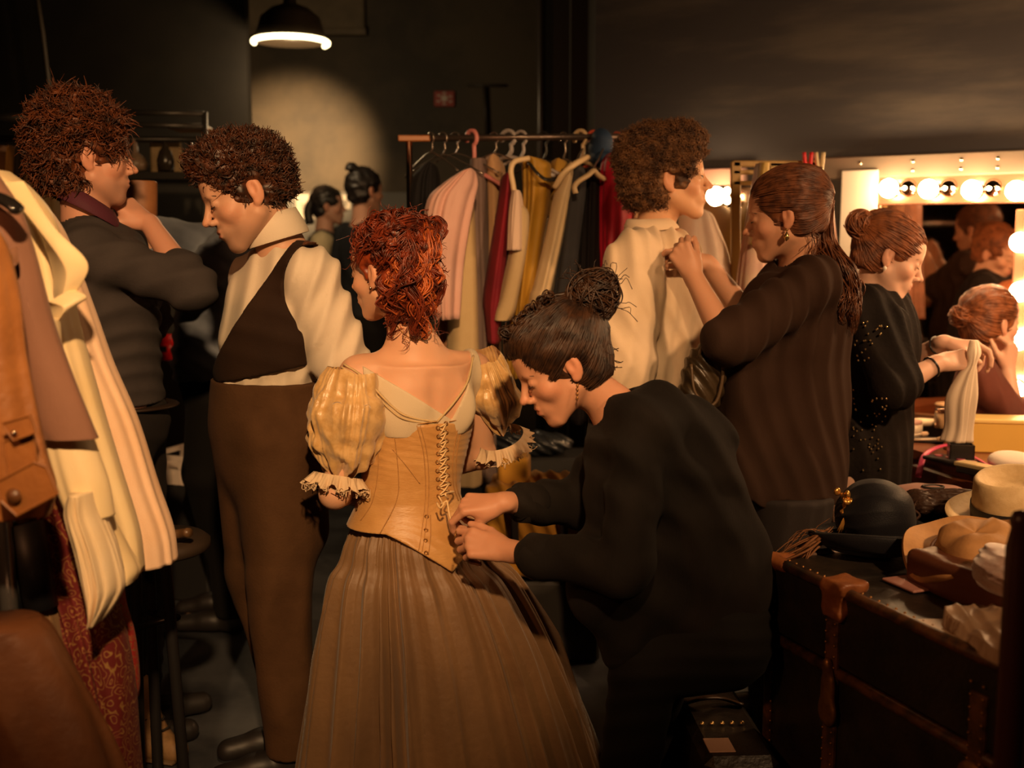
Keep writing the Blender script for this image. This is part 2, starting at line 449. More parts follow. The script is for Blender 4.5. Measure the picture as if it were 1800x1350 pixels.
def hand(S, wr, fwd, back, side, curl=(15, 25, 20), spread=4, thumb=(40, 20), sc=1.0, k=.0045, curls=None):
    """wrist point, direction of the fingers, direction of the back of the hand, side = 'L' or 'R'"""
    F = frame(wr, fwd, back, sc); sx = 1 if side == 'L' else -1
    # palm
    bx = [.027, .009, -.009, -.026]; by = [.088, .093, .088, .078]; ln = [(.043, .026, .022), (.047, .029, .023), (.043, .027, .023), (.033, .021, .02)]
    S.cap((0, -.01, 0), (0, .03, -.002), .0235, .024, .015, F, sq=(F[1][:, 2], .72))
    for i in range(4):
        S.cap((sx*bx[i]*.55, .022, -.003), (sx*bx[i], by[i], 0), .0145, .0105, .010, F)
    S.ell((sx*.022, .042, -.012), (.016, .03, .013), .012, F)
    for i in range(4):
        c = curls[i] if curls else curl
        a = 0; sp = math.radians(spread*(1.5-i))*sx
        p = V3(sx*bx[i], by[i], 0); r = .0093 if i < 3 else .008
        for j in range(3):
            a -= math.radians(c[j])
            d = V3(math.sin(sp)*math.cos(a), math.cos(sp)*math.cos(a), math.sin(a))
            q = p+d*ln[i][j]; r2 = r*.9
            S.cap(p, q, r, r2, k if j == 0 else .003, F); p, r = q, r2
    a = math.radians(thumb[0]); t = math.radians(thumb[1])
    p = V3(sx*.016, .016, -.010); d = V3(sx*math.sin(a), math.cos(a), -math.sin(t)); d = nrm(d)
    q = p+d*.045; S.cap(p, q, .0145, .0115, .012, F)
    a2 = a*.55; d = nrm(V3(sx*math.sin(a2), math.cos(a2), -math.sin(t*1.6))); p = q; q = p+d*.032; S.cap(p, q, .0108, .0098, .004, F)
    a3 = a*.2; d = nrm(V3(sx*math.sin(a3), math.cos(a3), -math.sin(t*1.9))); p = q; q = p+d*.024; S.cap(p, q, .0098, .0082, .003, F)
    return F

def torso(S, J, w=1.0, o=0.0, hips=True, k=.05):
    shL, shR, nk, pel = J['shL'], J['shR'], J['neck'], J['pelvis']
    mid = (shL+shR)/2; up = nrm(mid-pel); rt = shR-shL; rt = nrm(rt-up*np.dot(rt, up)); fw = np.cross(up, rt)
    M = np.stack([rt, fw, up], 1); L = np.linalg.norm(mid-pel)
    hw = np.linalg.norm(shR-shL)/2; b = J.get('bulk', 1.0)
    F = (mid, M, 1.0)
    S.ell((0, .015, -.13), (hw*.98*b+o, .105*w*b+o, .175+o), k, F)
    S.ell((0, .0, -.04), (hw*.85*b+o, .085*w*b+o, .10+o), k, F)
    S.ell((0, .01, -L*.62), (hw*.80*b+o, .098*w*b+o, .17+o), k, F)
    if hips: S.ell((0, .0, -L*.97), (hw*.92*b+o, .112*w*b+o, .125+o), k, F)
    for s_ in (shL, shR):
        S.cap(nk-up*.045, s_+up*.012, .042*w+o, .048*w+o, .04)
    return F
def neck(S, J, r=.053, o=0):
    H = J['H']; S.cap(fp(H, (0, -.022, -.05)), J['neck']-nrm(J['neck']-J['pelvis'])*.01, r+o, r*1.12+o, .03)
def arm(S, J, sd, w=1.0, o=0.0, end=1.0, k=.03, loose=0.0, start=True):
    a, e, h = J['sh'+sd], J['el'+sd], J['wr'+sd]
    S.cap(a, e, .050*w+o+loose*.5, .037*w+o+loose, k)
    if end > 0:
        q = e+(h-e)*end; S.cap(e, q, .041*w+o+loose, (.041+(.0255-.041)*end)*w+o+loose*.8, .02)
def legs(S, J, w=1.0, o=0.0, feet=True, loose=0.0, k=.03):
    for s_ in 'LR':
        h, n, a = J['hip'+s_], J['kn'+s_], J['an'+s_]
        S.cap(h, n, .088*w+o+loose, .056*w+o+loose, k); S.cap(n, a, .057*w+o+loose, .038*w+o+loose*1.1, .02)
        if feet:
            t = J['toe'+s_]; S.cap(a-V3(0, 0, .02), t, .036, .026, .02)
def shoes(J, m, par, s=1.0):
    for q in 'LR':
        S = Sdf(); a, t = J['an'+q], J['toe'+q]; d = nrm((t-a)*V3(1, 1, 0)); g = V3(0, 0, J.get('floor', 0))
        hz = a[2]-.045
        S.cap(V3(a[0], a[1], hz)-d*.03, V3(a[0], a[1], hz)+d*.10, .04*s, .036*s, .02); S.cap(V3(a[0], a[1], hz)+d*.08, V3(t[0], t[1], max(t[2], .03))+d*.02, .038*s, .034*s, .02)
        S.cap(a+V3(0, 0, .03), V3(a[0], a[1], hz), .05*s, .045*s, .02)
        S.fclip = lambda p, z=hz-.033: z-p[:, 2]
        o = S.build('shoe', m, par, .006)
def stand_legs(J, hipc, rt, hw, kn, an, toe):
    pass

# ---- hair
def cran(F, dirs, off=0.0):
    """points on the cranium surface along local unit directions"""
    c = V3(0, -.014, .036); r = V3(.074, .098, .086)+off
    k = 1/np.sqrt(((dirs/r)**2).sum(-1, keepdims=True))
    return F[0]+(((c+dirs*k)*F[2]) @ F[1].T)
def hair_cap(F, m, par, thick=.010, lumps=.004, lf=60, low=-.06, front=.0, seed=1, name='hair', sides=0.0, vox=.004, extra=None):
    S = Sdf(); t = thick
    S.ell((0, -.016, .038), (.074+t, .098+t, .086+t), .02, F)
    S.ell((0, -.045, -.030), (.058+t, .055+t*.6, .055), .03, F)
    if extra: extra(S)
    # carve the face
    S.ell((0, .115+front, -.035), (.088+sides, .088, .105), .012, F, op=-1)
    S.ell((0, .06, -.10), (.12, .07, .07), .012, F, op=-1)
    for x in (-1, 1): S.ell((x*.085, -.004, -.014), (.022, .024, .032), .01, F, op=-1)
    S.disp = lambda p: lumps*(noise(p, lf, seed)+.6*noise(p, lf*2.1, seed+2)); S.dmax = lumps*2.2
    S.fclip = lambda p: low*F[2]-((p-F[0]) @ F[1])[:, 2]
    S.build(name, m, par, vox); return S
def tufts(S, F, n, seed, mb, ln=(.015, .035), r=.0018, bend=.012, comb=(0, -.5, .1), ck=.6, low=-.09, N=8, twist=(.4, 1.2), rad=.004, ear=.040):
    """short bent locks rooted on the surface of the hair mass"""
    rs = np.random.RandomState(seed); D = rs.normal(size=(n, 3)); D /= np.linalg.norm(D, axis=1)[:, None]
    P, ok = S.radial(F, D); L = ((P-F[0]) @ F[1])/F[2]
    e = np.sqrt((((L-V3(0, -.014, .036))/V3(.074, .098, .086))**2).sum(1))
    ok &= (e > 1.03) & (L[:, 2] > low) & (np.sqrt(((np.abs(L)-V3(.085, -.002, -.008))**2*V3(.3, 1, 1)).sum(1)*0+(L[:, 1]+.002)**2+(L[:, 2]+.006)**2) > ear) & (rs.uniform(size=n) > (L[:, 1]-.045)*12*(L[:, 2] < .06)) & ~((L[:, 1] > -.012) & (L[:, 2] < .004))
    t = np.linspace(0, 1, N); cb = nrm(comb)
    for p, d in zip(P[ok], D[ok]):
        g = F[1] @ nrm(d*.75+cb*ck+rs.normal(size=3)*.35); b = nrm(np.cross(g, rs.normal(size=3))); a = np.cross(g, b); l = rs.uniform(*ln); k = rs.uniform(*twist)*6.28; ph = rs.uniform(0, 6.28)
        Q = p-F[1] @ d*.003+g*(t*l)[:, None]+b*(bend*rs.normal()*t*t)[:, None]+rad*((np.cos(k*t+ph)-math.cos(ph))[:, None]*a+(np.sin(k*t+ph)-math.sin(ph))[:, None]*b)
        mb.tube(Q, r*rs.uniform(.6, 1.3)*(1-.75*t**2), 4, cap=False)
def comb_strands(S, F, tie, n, seed, mb, r=.0016, lift=.0015, wave=.002, N=14, low=-.09, stop=.93):
    """locks combed over the hair mass towards a tie point"""
    rs = np.random.RandomState(seed); tie = nrm(tie); t = np.linspace(0, stop, N)
    D0 = rs.normal(size=(n, 3)); D0 /= np.linalg.norm(D0, axis=1)[:, None]
    DD = np.concatenate([slerp(d, tie, t) for d in D0]); P, ok = S.radial(F, DD)
    L = ((P-F[0]) @ F[1])/F[2]; e = np.sqrt((((L-V3(0, -.014, .036))/V3(.074, .098, .086))**2).sum(1)); ok &= (e > 1.03) & (L[:, 2] > low)
    P = P.reshape(n, N, 3); ok = ok.reshape(n, N); DW = (DD @ F[1].T).reshape(n, N, 3)
    for i in range(n):
        j = np.nonzero(~ok[i])[0]; s0 = 0 if len(j) == 0 else j[-1]+1
        if N-s0 < 4: continue
        Q = P[i, s0:]+DW[i, s0:]*rs.uniform(0, lift*2); m = len(Q); ph = rs.uniform(0, 6.28)
        Q = Q+wave*np.sin(np.linspace(0, rs.uniform(5, 12), m)+ph)[:, None]*nrm(rs.normal(size=3))
        mb.tube(Q, r*rs.uniform(.6, 1.35)*np.concatenate([[.3], np.ones(m-2), [.6]]), 4, cap=False)
def slerp(a, b, t):
    o = math.acos(max(-1, min(1, float(a @ b)))); 
    if o < 1e-4: return np.repeat(a[None], len(t), 0)
    return (np.sin((1-t)*o)[:, None]*a+np.sin(t*o)[:, None]*b)/math.sin(o)
def strands_to(F, tie, n, seed, mb, off=(.010, .016), r=.0016, keep=None, wave=.002, end_off=.02, N=12):
    """locks lying on the skull from the hairline back to a tie point (local direction)"""
    rs = np.random.RandomState(seed); tie = nrm(tie); c = 0
    while c < n:
        d = nrm(rs.normal(size=3))
        if keep is not None and not keep(d): continue
        c += 1; t = np.linspace(0, 1, N); D = slerp(d, tie, t)
        o_ = rs.uniform(*off)*(.5+.5*np.sin(np.pi*np.clip(t*1.2, 0, 1)))+t**3*end_off*.5
        P = cran(F, D, 0)+((D*o_[:, None]) @ F[1].T)*F[2]
        ph = rs.uniform(0, 6.28); P = P+wave*np.sin(t*rs.uniform(6, 14)+ph)[:, None]*nrm(rs.normal(size=3))
        rr = r*rs.uniform(.6, 1.3)*np.concatenate([[.35], np.ones(N-2), [.5]])
        mb.tube(P, rr, 4, cap=False)
def curls(F, n, seed, mb, ln=(.02, .05), rad=.006, r=.0014, keep=None, base=.006, turns=(1.5, 3), N=14, droop=.0, comb=None, combk=.5):
    rs = np.random.RandomState(seed); c = 0
    while c < n:
        d = nrm(rs.normal(size=3))
        if keep is not None and not keep(d): continue
        c += 1; L = rs.uniform(*ln); t = np.linspace(0, 1, N)
        p0 = cran(F, d[None], base)[0]; g = F[1] @ nrm(d+rs.normal(size=3)*.35+(nrm(comb)*combk*2 if comb is not None else 0))
        a = nrm(np.cross(g, V3(.3, .2, 1))); b = np.cross(g, a); k = rs.uniform(*turns)*6.28; ph = rs.uniform(0, 6.28)
        q = rad*rs.uniform(.5, 1.2)*np.minimum(1, t*3)
        P = p0+g*(t*L*F[2])[:, None]+(np.cos(k*t+ph)*q)[:, None]*a+(np.sin(k*t+ph)*q)[:, None]*b-V3(0, 0, 1)*(droop*t*t)[:, None]
        mb.tube(P, r*rs.uniform(.7, 1.2)*(1-.6*t), 4, cap=False)
def lock(mb, pts, n, spread, r, seed, curl=.006, turns=3, N=22, taper=True):
    """a bundle of wavy strands following a path"""
    rs = np.random.RandomState(seed); P0 = smooth_path(pts, N); t = np.linspace(0, 1, N)
    for i in range(n):
        o = rs.normal(size=3)*spread; ph = rs.uniform(0, 6.28); k = turns*6.28*rs.uniform(.7, 1.3)
        a = nrm(rs.normal(size=3)); b = nrm(np.cross(a, rs.normal(size=3)))
        e = np.sin(np.pi*np.clip(t*.9+.08, 0, 1))**.6
        P = P0+o*e[:, None]+curl*(np.cos(k*t+ph)[:, None]*a+np.sin(k*t+ph)[:, None]*b)*np.minimum(1, 4*t)[:, None]*rs.uniform(.4, 1.2)
        rr = r*rs.uniform(.6, 1.3)*(np.clip(1.15-t**3, .25, 1) if taper else 1)*np.ones(N)
        mb.tube(P, rr, 4, cap=False)
def coil(mb, c, ax, R, rr, n, seed, r=.0018, wob=.35):
    """a bun: strands wound round a centre"""
    rs = np.random.RandomState(seed); ax = nrm(ax); a = nrm(np.cross(ax, V3(.2, .9, .1))); b = np.cross(ax, a)
    for i in range(n):
        th = np.linspace(0, rs.uniform(2.2, 5.5), 20)+rs.uniform(0, 6.28); v = rs.uniform(-1, 1)
        R1 = R*rs.uniform(.45, 1)*math.sqrt(max(0, 1-v*v*.7)); h = rr*v
        tilt = nrm(ax+rs.normal(size=3)*wob); A = nrm(a-tilt*np.dot(a, tilt)); B = np.cross(tilt, A)
        P = c+R1*(np.cos(th)[:, None]*A+np.sin(th)[:, None]*B)+tilt*h+rs.normal(size=3)*.003
        mb.tube(P, r*rs.uniform(.7, 1.3), 4, cap=False)

# ---- hanging cloth by lofting
def ridge(x): return (1-np.abs(np.sin(x)))**1.2
def loft(name, rows, mat_, parent=None, nf=7, amp=.12, seed=0, nu=96, nv=60, yaw=0.0, grow=True, inner=True, sub=0, build=True, mb=None):
    """rows: (z-param point centre(3), half width, half depth) from top to bottom; ripples run down the cloth"""
    rs = np.random.RandomState(seed)
    A = np.array([list(c)+[hw, hd] for c, hw, hd in rows]); A = smooth_path(A, nv)
    th = np.arange(nu)*2*np.pi/nu; t = np.linspace(0, 1, nv)
    ph = rs.uniform(0, 6.28, 3)
    wob = .35*np.sin(2*th+ph[0])+.25*np.sin(3*th+ph[1])
    kf = max(1, round(nf*.62)); out = []
    cy, sy = math.cos(yaw), math.sin(yaw)
    for i in range(nv):
        a = amp*(t[i]**.6 if grow else 1)
        rip = ridge(kf*.5*(th+wob+.16*math.sin(2.3*t[i]+ph[0])*np.sin(th+ph[1]))+.5*math.sin(3*t[i]+ph[2]))-.35
        rip2 = .4*(np.sin(nf*(th+wob*1.3)+2.4*t[i]+ph[1]))
        k = 1+a*(rip+rip2)
        k2 = 1+2.2*a*(rip+rip2)
        X = np.cos(th)*A[i, 3]*k; Y = np.sin(th)*A[i, 4]*k2
        out.append(np.stack([A[i, 0]+X*cy-Y*sy, A[i, 1]+X*sy+Y*cy, np.full(nu, A[i, 2])], 1))
    out = np.array(out)
    if inner:
        c = A[:, None, :3]
        ins = [c[j]+(out[j]-c[j])*.95 for j in range(nv-1, max(0, nv-8), -1)]
        out = np.concatenate([out, np.array(ins)])
    top = out[0].mean(0); out = np.concatenate([np.tile(top, (1, nu, 1)), out]) if inner != 'open' else out
    b = mb or MB(); b.grid(out, close_u=True)
    return b.build(name, mat_, parent) if build else b
def rows_px(rs, Y, depth, k=1.0):
    """rs: (py, left px, right px[, Y]) -> loft rows with real size at distance Y"""
    o = []
    for r in rs:
        y = r[3] if len(r) > 3 else Y
        a = W(r[1], r[0], y); b = W(r[2], r[0], y); hw = (b[0]-a[0])/2
        o.append(((a+b)/2, hw*k, (depth if np.isscalar(depth) else depth(hw))))
    return o
# ---------------------------------------------------------------- the room
def struct(name, m, mt, smooth=False):
    o = m.build(name, mt, None, smooth); o['kind'] = 'structure'; return o
m_floor = mat('black stage floor', (.030, .031, .036), .42, col2=(.070, .072, .078), scale=3.5, ramp=(.42, .62), bump=.3, bscale=30)
m_black = mat('black painted wall', (.012, .010, .008), .6, col2=(.022, .018, .013), scale=2)
m_back = mat('olive black wall', (.085, .066, .042), .7, col2=(.045, .037, .026), scale=1.2, ramp=(.45, .6), bump=.2, bscale=60)
m_right = mat('blue black wall', (.045, .044, .050), .5, col2=(.085, .078, .074), scale=1.6, stretch=(.6, 1, 4), ramp=(.5, .68), bump=.2, bscale=40)
struct('floor', MB().box((0, 3, -.05), (12, 14, .1)), m_floor)
struct('ceiling', MB().box((0, 3, 4.25), (12, 14, .1)), m_black)
struct('wall_back', MB().box((1.5, 7.75, 2.1), (9, .1, 4.2)), m_back)
xl = W(437, 300, 6.2)[0]
struct('wall_left', MB().box((xl-2.25, 6.27, 2.1), (4.5, .1, 4.2)), m_black)
struct('wall_left_side', MB().box((-5.9, 3, 2.1), (.1, 13, 4.2)), m_black)
struct('wall_front', MB().box((0, -3.6, 2.1), (12, .1, 4.2)), m_black)
# the mirror wall runs at an angle
WA = V3(1.325, 4.7, 0); WE = V3(.855, -.518, 0); WN = V3(-.518, -.855, 0)
RW = np.stack([WE, WN, V3(0, 0, 1)], 1)
def wr(s, z, off=0.0): return WA+WE*s+WN*off+V3(0, 0, z)
def onwall(px, py, off=0.0):
    d = ray(px, py); o = V3(0, 0, CAM_H); a = WA+WN*off; t = ((a-o) @ WN)/(d @ WN); p = o+d*t
    return float((p-a) @ WE), float(p[2])
struct('wall_right', MB().box(wr(1.35, 2.1, -.05), (4.9, .1, 4.2), RW), m_right)
cx, cy = wr(-1.1, 0)[:2]
struct('wall_alcove', MB().box((cx+.06, (cy+7.7)/2, 2.1), (.1, 7.7-cy, 4.2)), m_black)
p = W(975, 200, 6.3); struct('trim_1', MB().box((p[0], 6.4, 2.1), (.20, .2, 4.2)), mat('dark column', (.028, .022, .018), .5))
p = W(1022, 200, 5.9); struct('trim_2', MB().box((p[0], 6.0, 2.1), (.11, .12, 4.2)), mat('grey column', (.05, .045, .042), .6))
p = W(952, 200, 6.1); struct('trim_3', MB().tube([(p[0], 6.15, 0), (p[0], 6.15, 4.2)], .022, 12), mat('pipe', (.045, .036, .03), .35), True)
# upper board on the back wall, desk-height panel with papers, sign
a = W(430, -40, 7.6); b = W(640, 60, 7.6)
o = MB().box(((a[0]+b[0])/2, 7.66, (a[2]+b[2])/2), (b[0]-a[0], .06, a[2]-b[2]), bev=.01).box(((a[0]+b[0])/2, 7.645, b[2]+.02), (b[0]-a[0]+.02, .07, .04)).build('wall_board', mat('dusty board', (.17, .13, .08), .7, col2=(.12, .095, .06)), None, False)
tag(o, 'dusty olive board high on the back wall behind the pendant lamp', 'board')
a = W(500, 337, 7.6); b = W(720, 440, 7.6)
o = MB().box(((a[0]+b[0])/2, 7.66, (a[2]+b[2])/2), (b[0]-a[0], .05, a[2]-b[2]), bev=.008).build('notice_board', mat('grey board', (.16, .16, .15), .7), None, False)
tag(o, 'wide grey notice board low on the back wall', 'notice board')
m_paper = mat('paper', (.62, .58, .50), .8); m_ink = mat('ink', (.25, .24, .22), .8)
for (x0, y0, x1, y1, lb) in ((520, 342, 553, 385, 'white notice paper left of the two people in the background'), (598, 343, 616, 368, 'small white paper between the two people in the background')):
    t = thing('paper_notice', lb, 'paper', W((x0+x1)/2, (y0+y1)/2, 7.63))
    a = W(x0, y0, 7.62); b = W(x1, y1, 7.62)
    MB().box(((a[0]+b[0])/2, 7.625, (a[2]+b[2])/2), (b[0]-a[0], .006, a[2]-b[2])).build('sheet', m_paper, t, False)
    q = MB()
    for i in range(4): q.box(((a[0]+b[0])/2, 7.62, a[2]-(a[2]-b[2])*(.4+.11*i)), ((b[0]-a[0])*(.5-.06*i), .003, .008))
    q.build('print', m_ink, t, False)
t = thing('wall_sign', 'small red sign with a white emblem high on the back wall', 'sign', W(781, 173, 7.66))
a = W(763, 160, 7.68); b = W(799, 187, 7.68)
MB().box(((a[0]+b[0])/2, 7.685, (a[2]+b[2])/2), (b[0]-a[0], .02, a[2]-b[2]), bev=.004).build('sign_plate', mat('sign red', (.36, .05, .035), .5), t, False)
q = MB(); c = W(781, 173, 7.67)
q.lathe([(1e-4, .004), (.022, .004), (.022, 0)], c, R=np.array([[1, 0, 0], [0, 0, -1], [0, 1, 0]]), n=16)
for x, z in ((-.035, .018), (-.04, -.018), (.04, .012), (.04, -.02), (0, .036), (0, -.036)): q.box(c+V3(x, 0, z), (.022, .005, .010))
q.build('emblem', mat('sign white', (.6, .5, .42), .5), t, False)
# thin conduits
o = MB().tube([W(62, -20, 6.1), W(75, 60, 6.1), W(82, 120, 6.1), W(90, 182, 6.1)], .012, 8).build('wall_cable', mat('cable', (.09, .07, .05), .5)); tag(o, 'thin pale cable hanging down the dark wall at upper left', 'cable')
o = MB().tube([W(851, 150, 7.66), W(855, 240, 7.66)], .012, 8).tube([W(820, 150, 7.66), W(885, 150, 7.66)], .010, 8).build('wall_conduit', mat('conduit', (.06, .05, .04), .5)); tag(o, 'thin conduit on the back wall above the costume rack', 'pipe')

# ---------------------------------------------------------------- pendant lamp
YL = 6.0; c = W(511, 72, YL); r = (W(578, 72, YL)[0]-W(445, 72, YL)[0])/2
t = thing('pendant_lamp', 'dark enamel pendant lamp with light reflected along its rim hanging from the ceiling', 'lamp', c)
k = r/.2
MB().lathe([(.018*k, .26*k), (.03*k, .25*k), (.035*k, .19*k), (.10*k, .165*k), (.155*k, .12*k), (.175*k, .05*k), (.20*k, 0), (.197*k, -.004), (.17*k, .045*k), (.15*k, .11*k), (.09*k, .15*k), (1e-3, .16*k)], c, n=40).build('lamp_shade', mat('enamel', (.045, .033, .022), .35), t)
MB().tube([c+V3(0, 0, .24*k), c+V3(0, 0, 4.2-c[2])], .01, 8).build('cord', m_black, t)
th = np.linspace(math.radians(178), math.radians(395), 40)
MB().tube(c+np.stack([np.cos(th)*r*.97, np.sin(th)*r*.97, 0*th-.008], 1), .014, 10).build('rim_reflection', emit('rim reflection glow', (1, .80, .42), 6), t)  # reflection on the front rim painted as a glowing arc
MB().lathe([(1e-3, .07), (.03, .06), (.045, .02), (.03, -.01), (1e-3, -.02)], c+V3(0, 0, .05), n=20).build('bulb', emit('bulb glow', (1, .78, .45), 1.5), t)
lamp('pendant_spill', 'POINT', c+V3(0, -.05, -.16), (0, 0, 0), 16, (1, .68, .36), .05)
lamp('pendant_light', 'SPOT', c+V3(0, .02, -.07), (c[0]-.30, 7.7, 2.05), 520, (1, .60, .27), .05, 42, 1.0)

# ---------------------------------------------------------------- shelf unit with hanging things, far left
m_steel = mat('dull steel', (.10, .09, .08), .4, .6); m_rail = mat('rail', (.03, .025, .02), .4, .5)
YS = 5.0
t = thing('shelf_rack', 'dark metal shelf and rail along the far left wall behind the curly-haired man', 'rack', W(180, 300, YS))
def bar(m, a, b, r=.012, Y=YS): m.tube([W(*a, Y), W(*b, Y)], r, 8)
q = MB(); bar(q, (-60, 208), (80, 206), .02); q.build('shelf_rail', m_steel, t)
for ya, yb in ((197, 200), (218, 222)): q = MB(); bar(q, (200, ya), (358, yb), .012); q.build('shelf_rail', m_steel, t)
q = MB(); bar(q, (-60, 243), (440, 246), .014); q.build('hanging_rail', m_rail, t)
for x in (208, 360): q = MB(); bar(q, (x, 197), (x, 900), .013); q.build('post', m_steel, t)
q = MB(); a = W(200, 308, YS); b = W(420, 310, YS); q.box((a+b)/2+V3(0, .15, 0), (b[0]-a[0], .35, .03)); q.build('lower_shelf', m_rail, t, False)
def flatbox(name, px0, py0, px1, py1, Y, th, mt, bev=.01, par=None):
    a = W(px0, py0, Y); b = W(px1, py1, Y)
    return MB().box(((a[0]+b[0])/2, Y+th/2, (a[2]+b[2])/2), (abs(b[0]-a[0]), th, abs(a[2]-b[2])), bev=bev).build(name, mt, par, False)
o = flatbox('framed_sheet', 262, 248, 320, 305, YS+.08, .02, mat('old paper', (.34, .23, .11), .7, col2=(.22, .14, .06), scale=12)); tag(o, 'aged yellowish sheet propped on the far left shelf', 'picture')
o = flatbox('ledger', 290, 216, 355, 226, YS+.02, .2, mat('ledger', (.30, .17, .06), .6)); tag(o, 'flat tan box lying on the upper shelf of the far left rack', 'box')
m_bottle = mat('dark bottle', (.03, .022, .015), .25); 
for x, h, lb in ((292, 246, 'dark pointed bottle in front of the aged sheet on the far shelf'), (336, 256, 'dark bottle at the right end of the far left shelf'), (240, 262, 'pale stoppered bottle on the far left shelf beside the man\'s nose')):
    b0 = W(x, 307, YS); H = W(x, h, YS)[2]-b0[2]; rr = .035 if x != 240 else .045
    o = MB().lathe([(1e-3, 0), (rr, .005), (rr*1.1, H*.3), (rr*.8, H*.55), (rr*.3, H*.72), (rr*.25, H*.97), (1e-3, H)], b0+V3(0, .0, .016), n=18).build('bottle', m_bottle if x != 240 else mat('pale bottle', (.20, .13, .08), .4))
    tag(o, lb, 'bottle')
fc = [(.22, .08, .02), (.26, .11, .02), (.03, .02, .015), (.18, .10, .04), (.02, .015, .01), (.14, .08, .03)]
for i, (x, wd, y1, y2, lb) in enumerate(((10, 22, 295, 520, 'rust orange garment on the far left rail at the frame edge'), (34, 18, 297, 520, 'amber garment second on the far left rail'), (50, 26, 292, 560, 'black garment between the amber and tan ones on the far left rail'), (70, 24, 296, 540, 'tan garment right of the black one on the far left rail'), (86, 26, 300, 600, 'long black garment behind the curly-haired man\'s shoulder'), (104, 22, 305, 540, 'ochre garment hanging closest behind the curly-haired man'))):
    o = loft('hanging_garment', rows_px([(y1-38, x-2, x+2), (y1, x-wd/2, x+wd/2), ((y1+y2)/2, x-wd*.55, x+wd*.55), (y2, x-wd*.6, x+wd*.6)], YS, .12), cloth('far cloth %d' % i, fc[i], None), nf=5, amp=.2, seed=i, nu=40, nv=20)
    tag(o, lb, 'garment')
for i, (x, y1, y2, rgb, lb) in enumerate(((222, 250, 300, (.16, .09, .05), 'brown strap hanging from the far rail beside the man\'s forehead'), (236, 250, 285, (.20, .13, .09), 'pale strap hanging from the far rail above the pale bottle'))):
    o = MB().tube(smooth_path([W(x, y1-5, YS), W(x+2, (y1+y2)/2, YS-.01), W(x-1, y2, YS)], 10), .022, 8, flat=.4).build('hanging_strap', cloth('strap cloth %d' % i, rgb)); tag(o, lb, 'strap')
# paper bag behind the raised hand
t = loft('paper_bag', rows_px([(318, 205, 272), (325, 202, 276), (370, 204, 276), (440, 208, 274), (470, 210, 272)], 3.75, .05), mat('orange leather', (.42, .17, .06), .5, col2=(.28, .10, .04), scale=6), nf=3, amp=.03, nu=48, nv=24)
tag(t, 'orange brown leather satchel behind the curly-haired man\'s raised hand', 'bag')
# crate, red cup, stool
m_pl = mat('white crate plastic', (.62, .52, .44), .4)
YC = 4.45
t = thing('storage_crate', 'white plastic crate with a handle hole standing behind the stool', 'crate', W(315, 865, YC))
q = MB(); a = W(284, 785, YC); b = W(352, 852, YC); R = np.array([[.94, .34, 0], [-.34, .94, 0], [0, 0, 1]])
wd = b[0]-a[0]+.06; ht = a[2]-b[2]-.04; c = V3((a[0]+b[0])/2, YC+.15, b[2])
P = lambda x, y, z: c+R @ V3(x, y, z)
for sx in (-1, 1): q.box(P(sx*wd/2, 0, ht*.3), (.008, .30, ht*.6), R); q.box(P(sx*wd/2, 0, ht*.93), (.016, .31, .02), R); q.box(P(sx*wd/2, -.11, ht*.75), (.008, .08, ht*.34), R); q.box(P(sx*wd/2, .11, ht*.75), (.008, .08, ht*.34), R)
for sy in (-1, 1): q.box(P(0, sy*.15, ht*.27), (wd, .008, ht*.54), R); q.box(P(0, sy*.15, ht*.93), (wd, .016, .02), R); q.box(P(-wd*.36, sy*.15, ht*.75), (wd*.28, .008, ht*.38), R); q.box(P(wd*.36, sy*.15, ht*.75), (wd*.28, .008, ht*.38), R)
q.box(P(0, 0, .005), (wd, .3, .01), R); q.build('crate_shell', m_pl, t, False)
q = MB()
for x in np.linspace(-.4, .4, 6): q.box(P(x*wd, -.155, ht*.27), (.006, .006, ht*.5), R)
q.build('rib_pattern', m_pl, t, False)
q = MB().box((c[0], c[1], c[2]/2), (.34, .30, max(.05, c[2]-.004)), R, bev=.01).build('storage_box', mat('black box', (.015, .014, .014), .6), None, False); tag(q, 'black box on the floor carrying the white plastic crate', 'box')
c = W(292, 632, 4.9)
t = thing('red_cup', 'bright red cup with a dark logo between the curly-haired man and the blue-shirted helper', 'cup', c)
MB().lathe([(1e-3, 0), (.028, 0), (.04, .11), (.036, .108), (.026, .01), (1e-3, .01)], c, n=24).build('cup_body', mat('cup red', (.85, .012, .015), .35), t)
MB().box(c+V3(0, -.036, .05), (.03, .006, .025)).build('logo', m_black, t, False)
o = MB().box((c[0]+.02, 4.91, c[2]/2-.002), (.24, .13, c[2]-.006), bev=.01).build('side_cabinet', mat('dark cabinet', (.016, .011, .009), .5), None, False); tag(o, 'narrow dark cabinet carrying the red cup', 'cabinet')
m_stool = mat('stool metal', (.02, .018, .018), .35, .3)
t = thing('stool', 'black metal stool with bent tube legs behind the hanging blouses', 'stool', W(280, 1180, 3.0))
YT = 2.66
q = MB(); c = W(255, 958, YT); q.lathe([(1e-3, .0), (.12, 0), (.135, -.012), (.135, -.03), (.12, -.04), (1e-3, -.04)], c+V3(0, .08, 0), n=32); q.build('seat', mat('stool seat', (.035, .022, .014), .5), t)
for (x0, x1, yy) in ((290, 322, YT-.05), (238, 236, YT+.02), (262, 270, YT+.17), (222, 205, YT+.15)):
    a = W(x0-8, 975, yy); b = W(x0, 985, yy); f = W(x1, 1180, yy); f[2] = .005; g = b+(f-b)*.96
    MB().tube(smooth_path([a+V3(0, 0, .01), b, b+(f-b)*.3, g, f], 16), .014, 10).build('leg', m_stool, t)
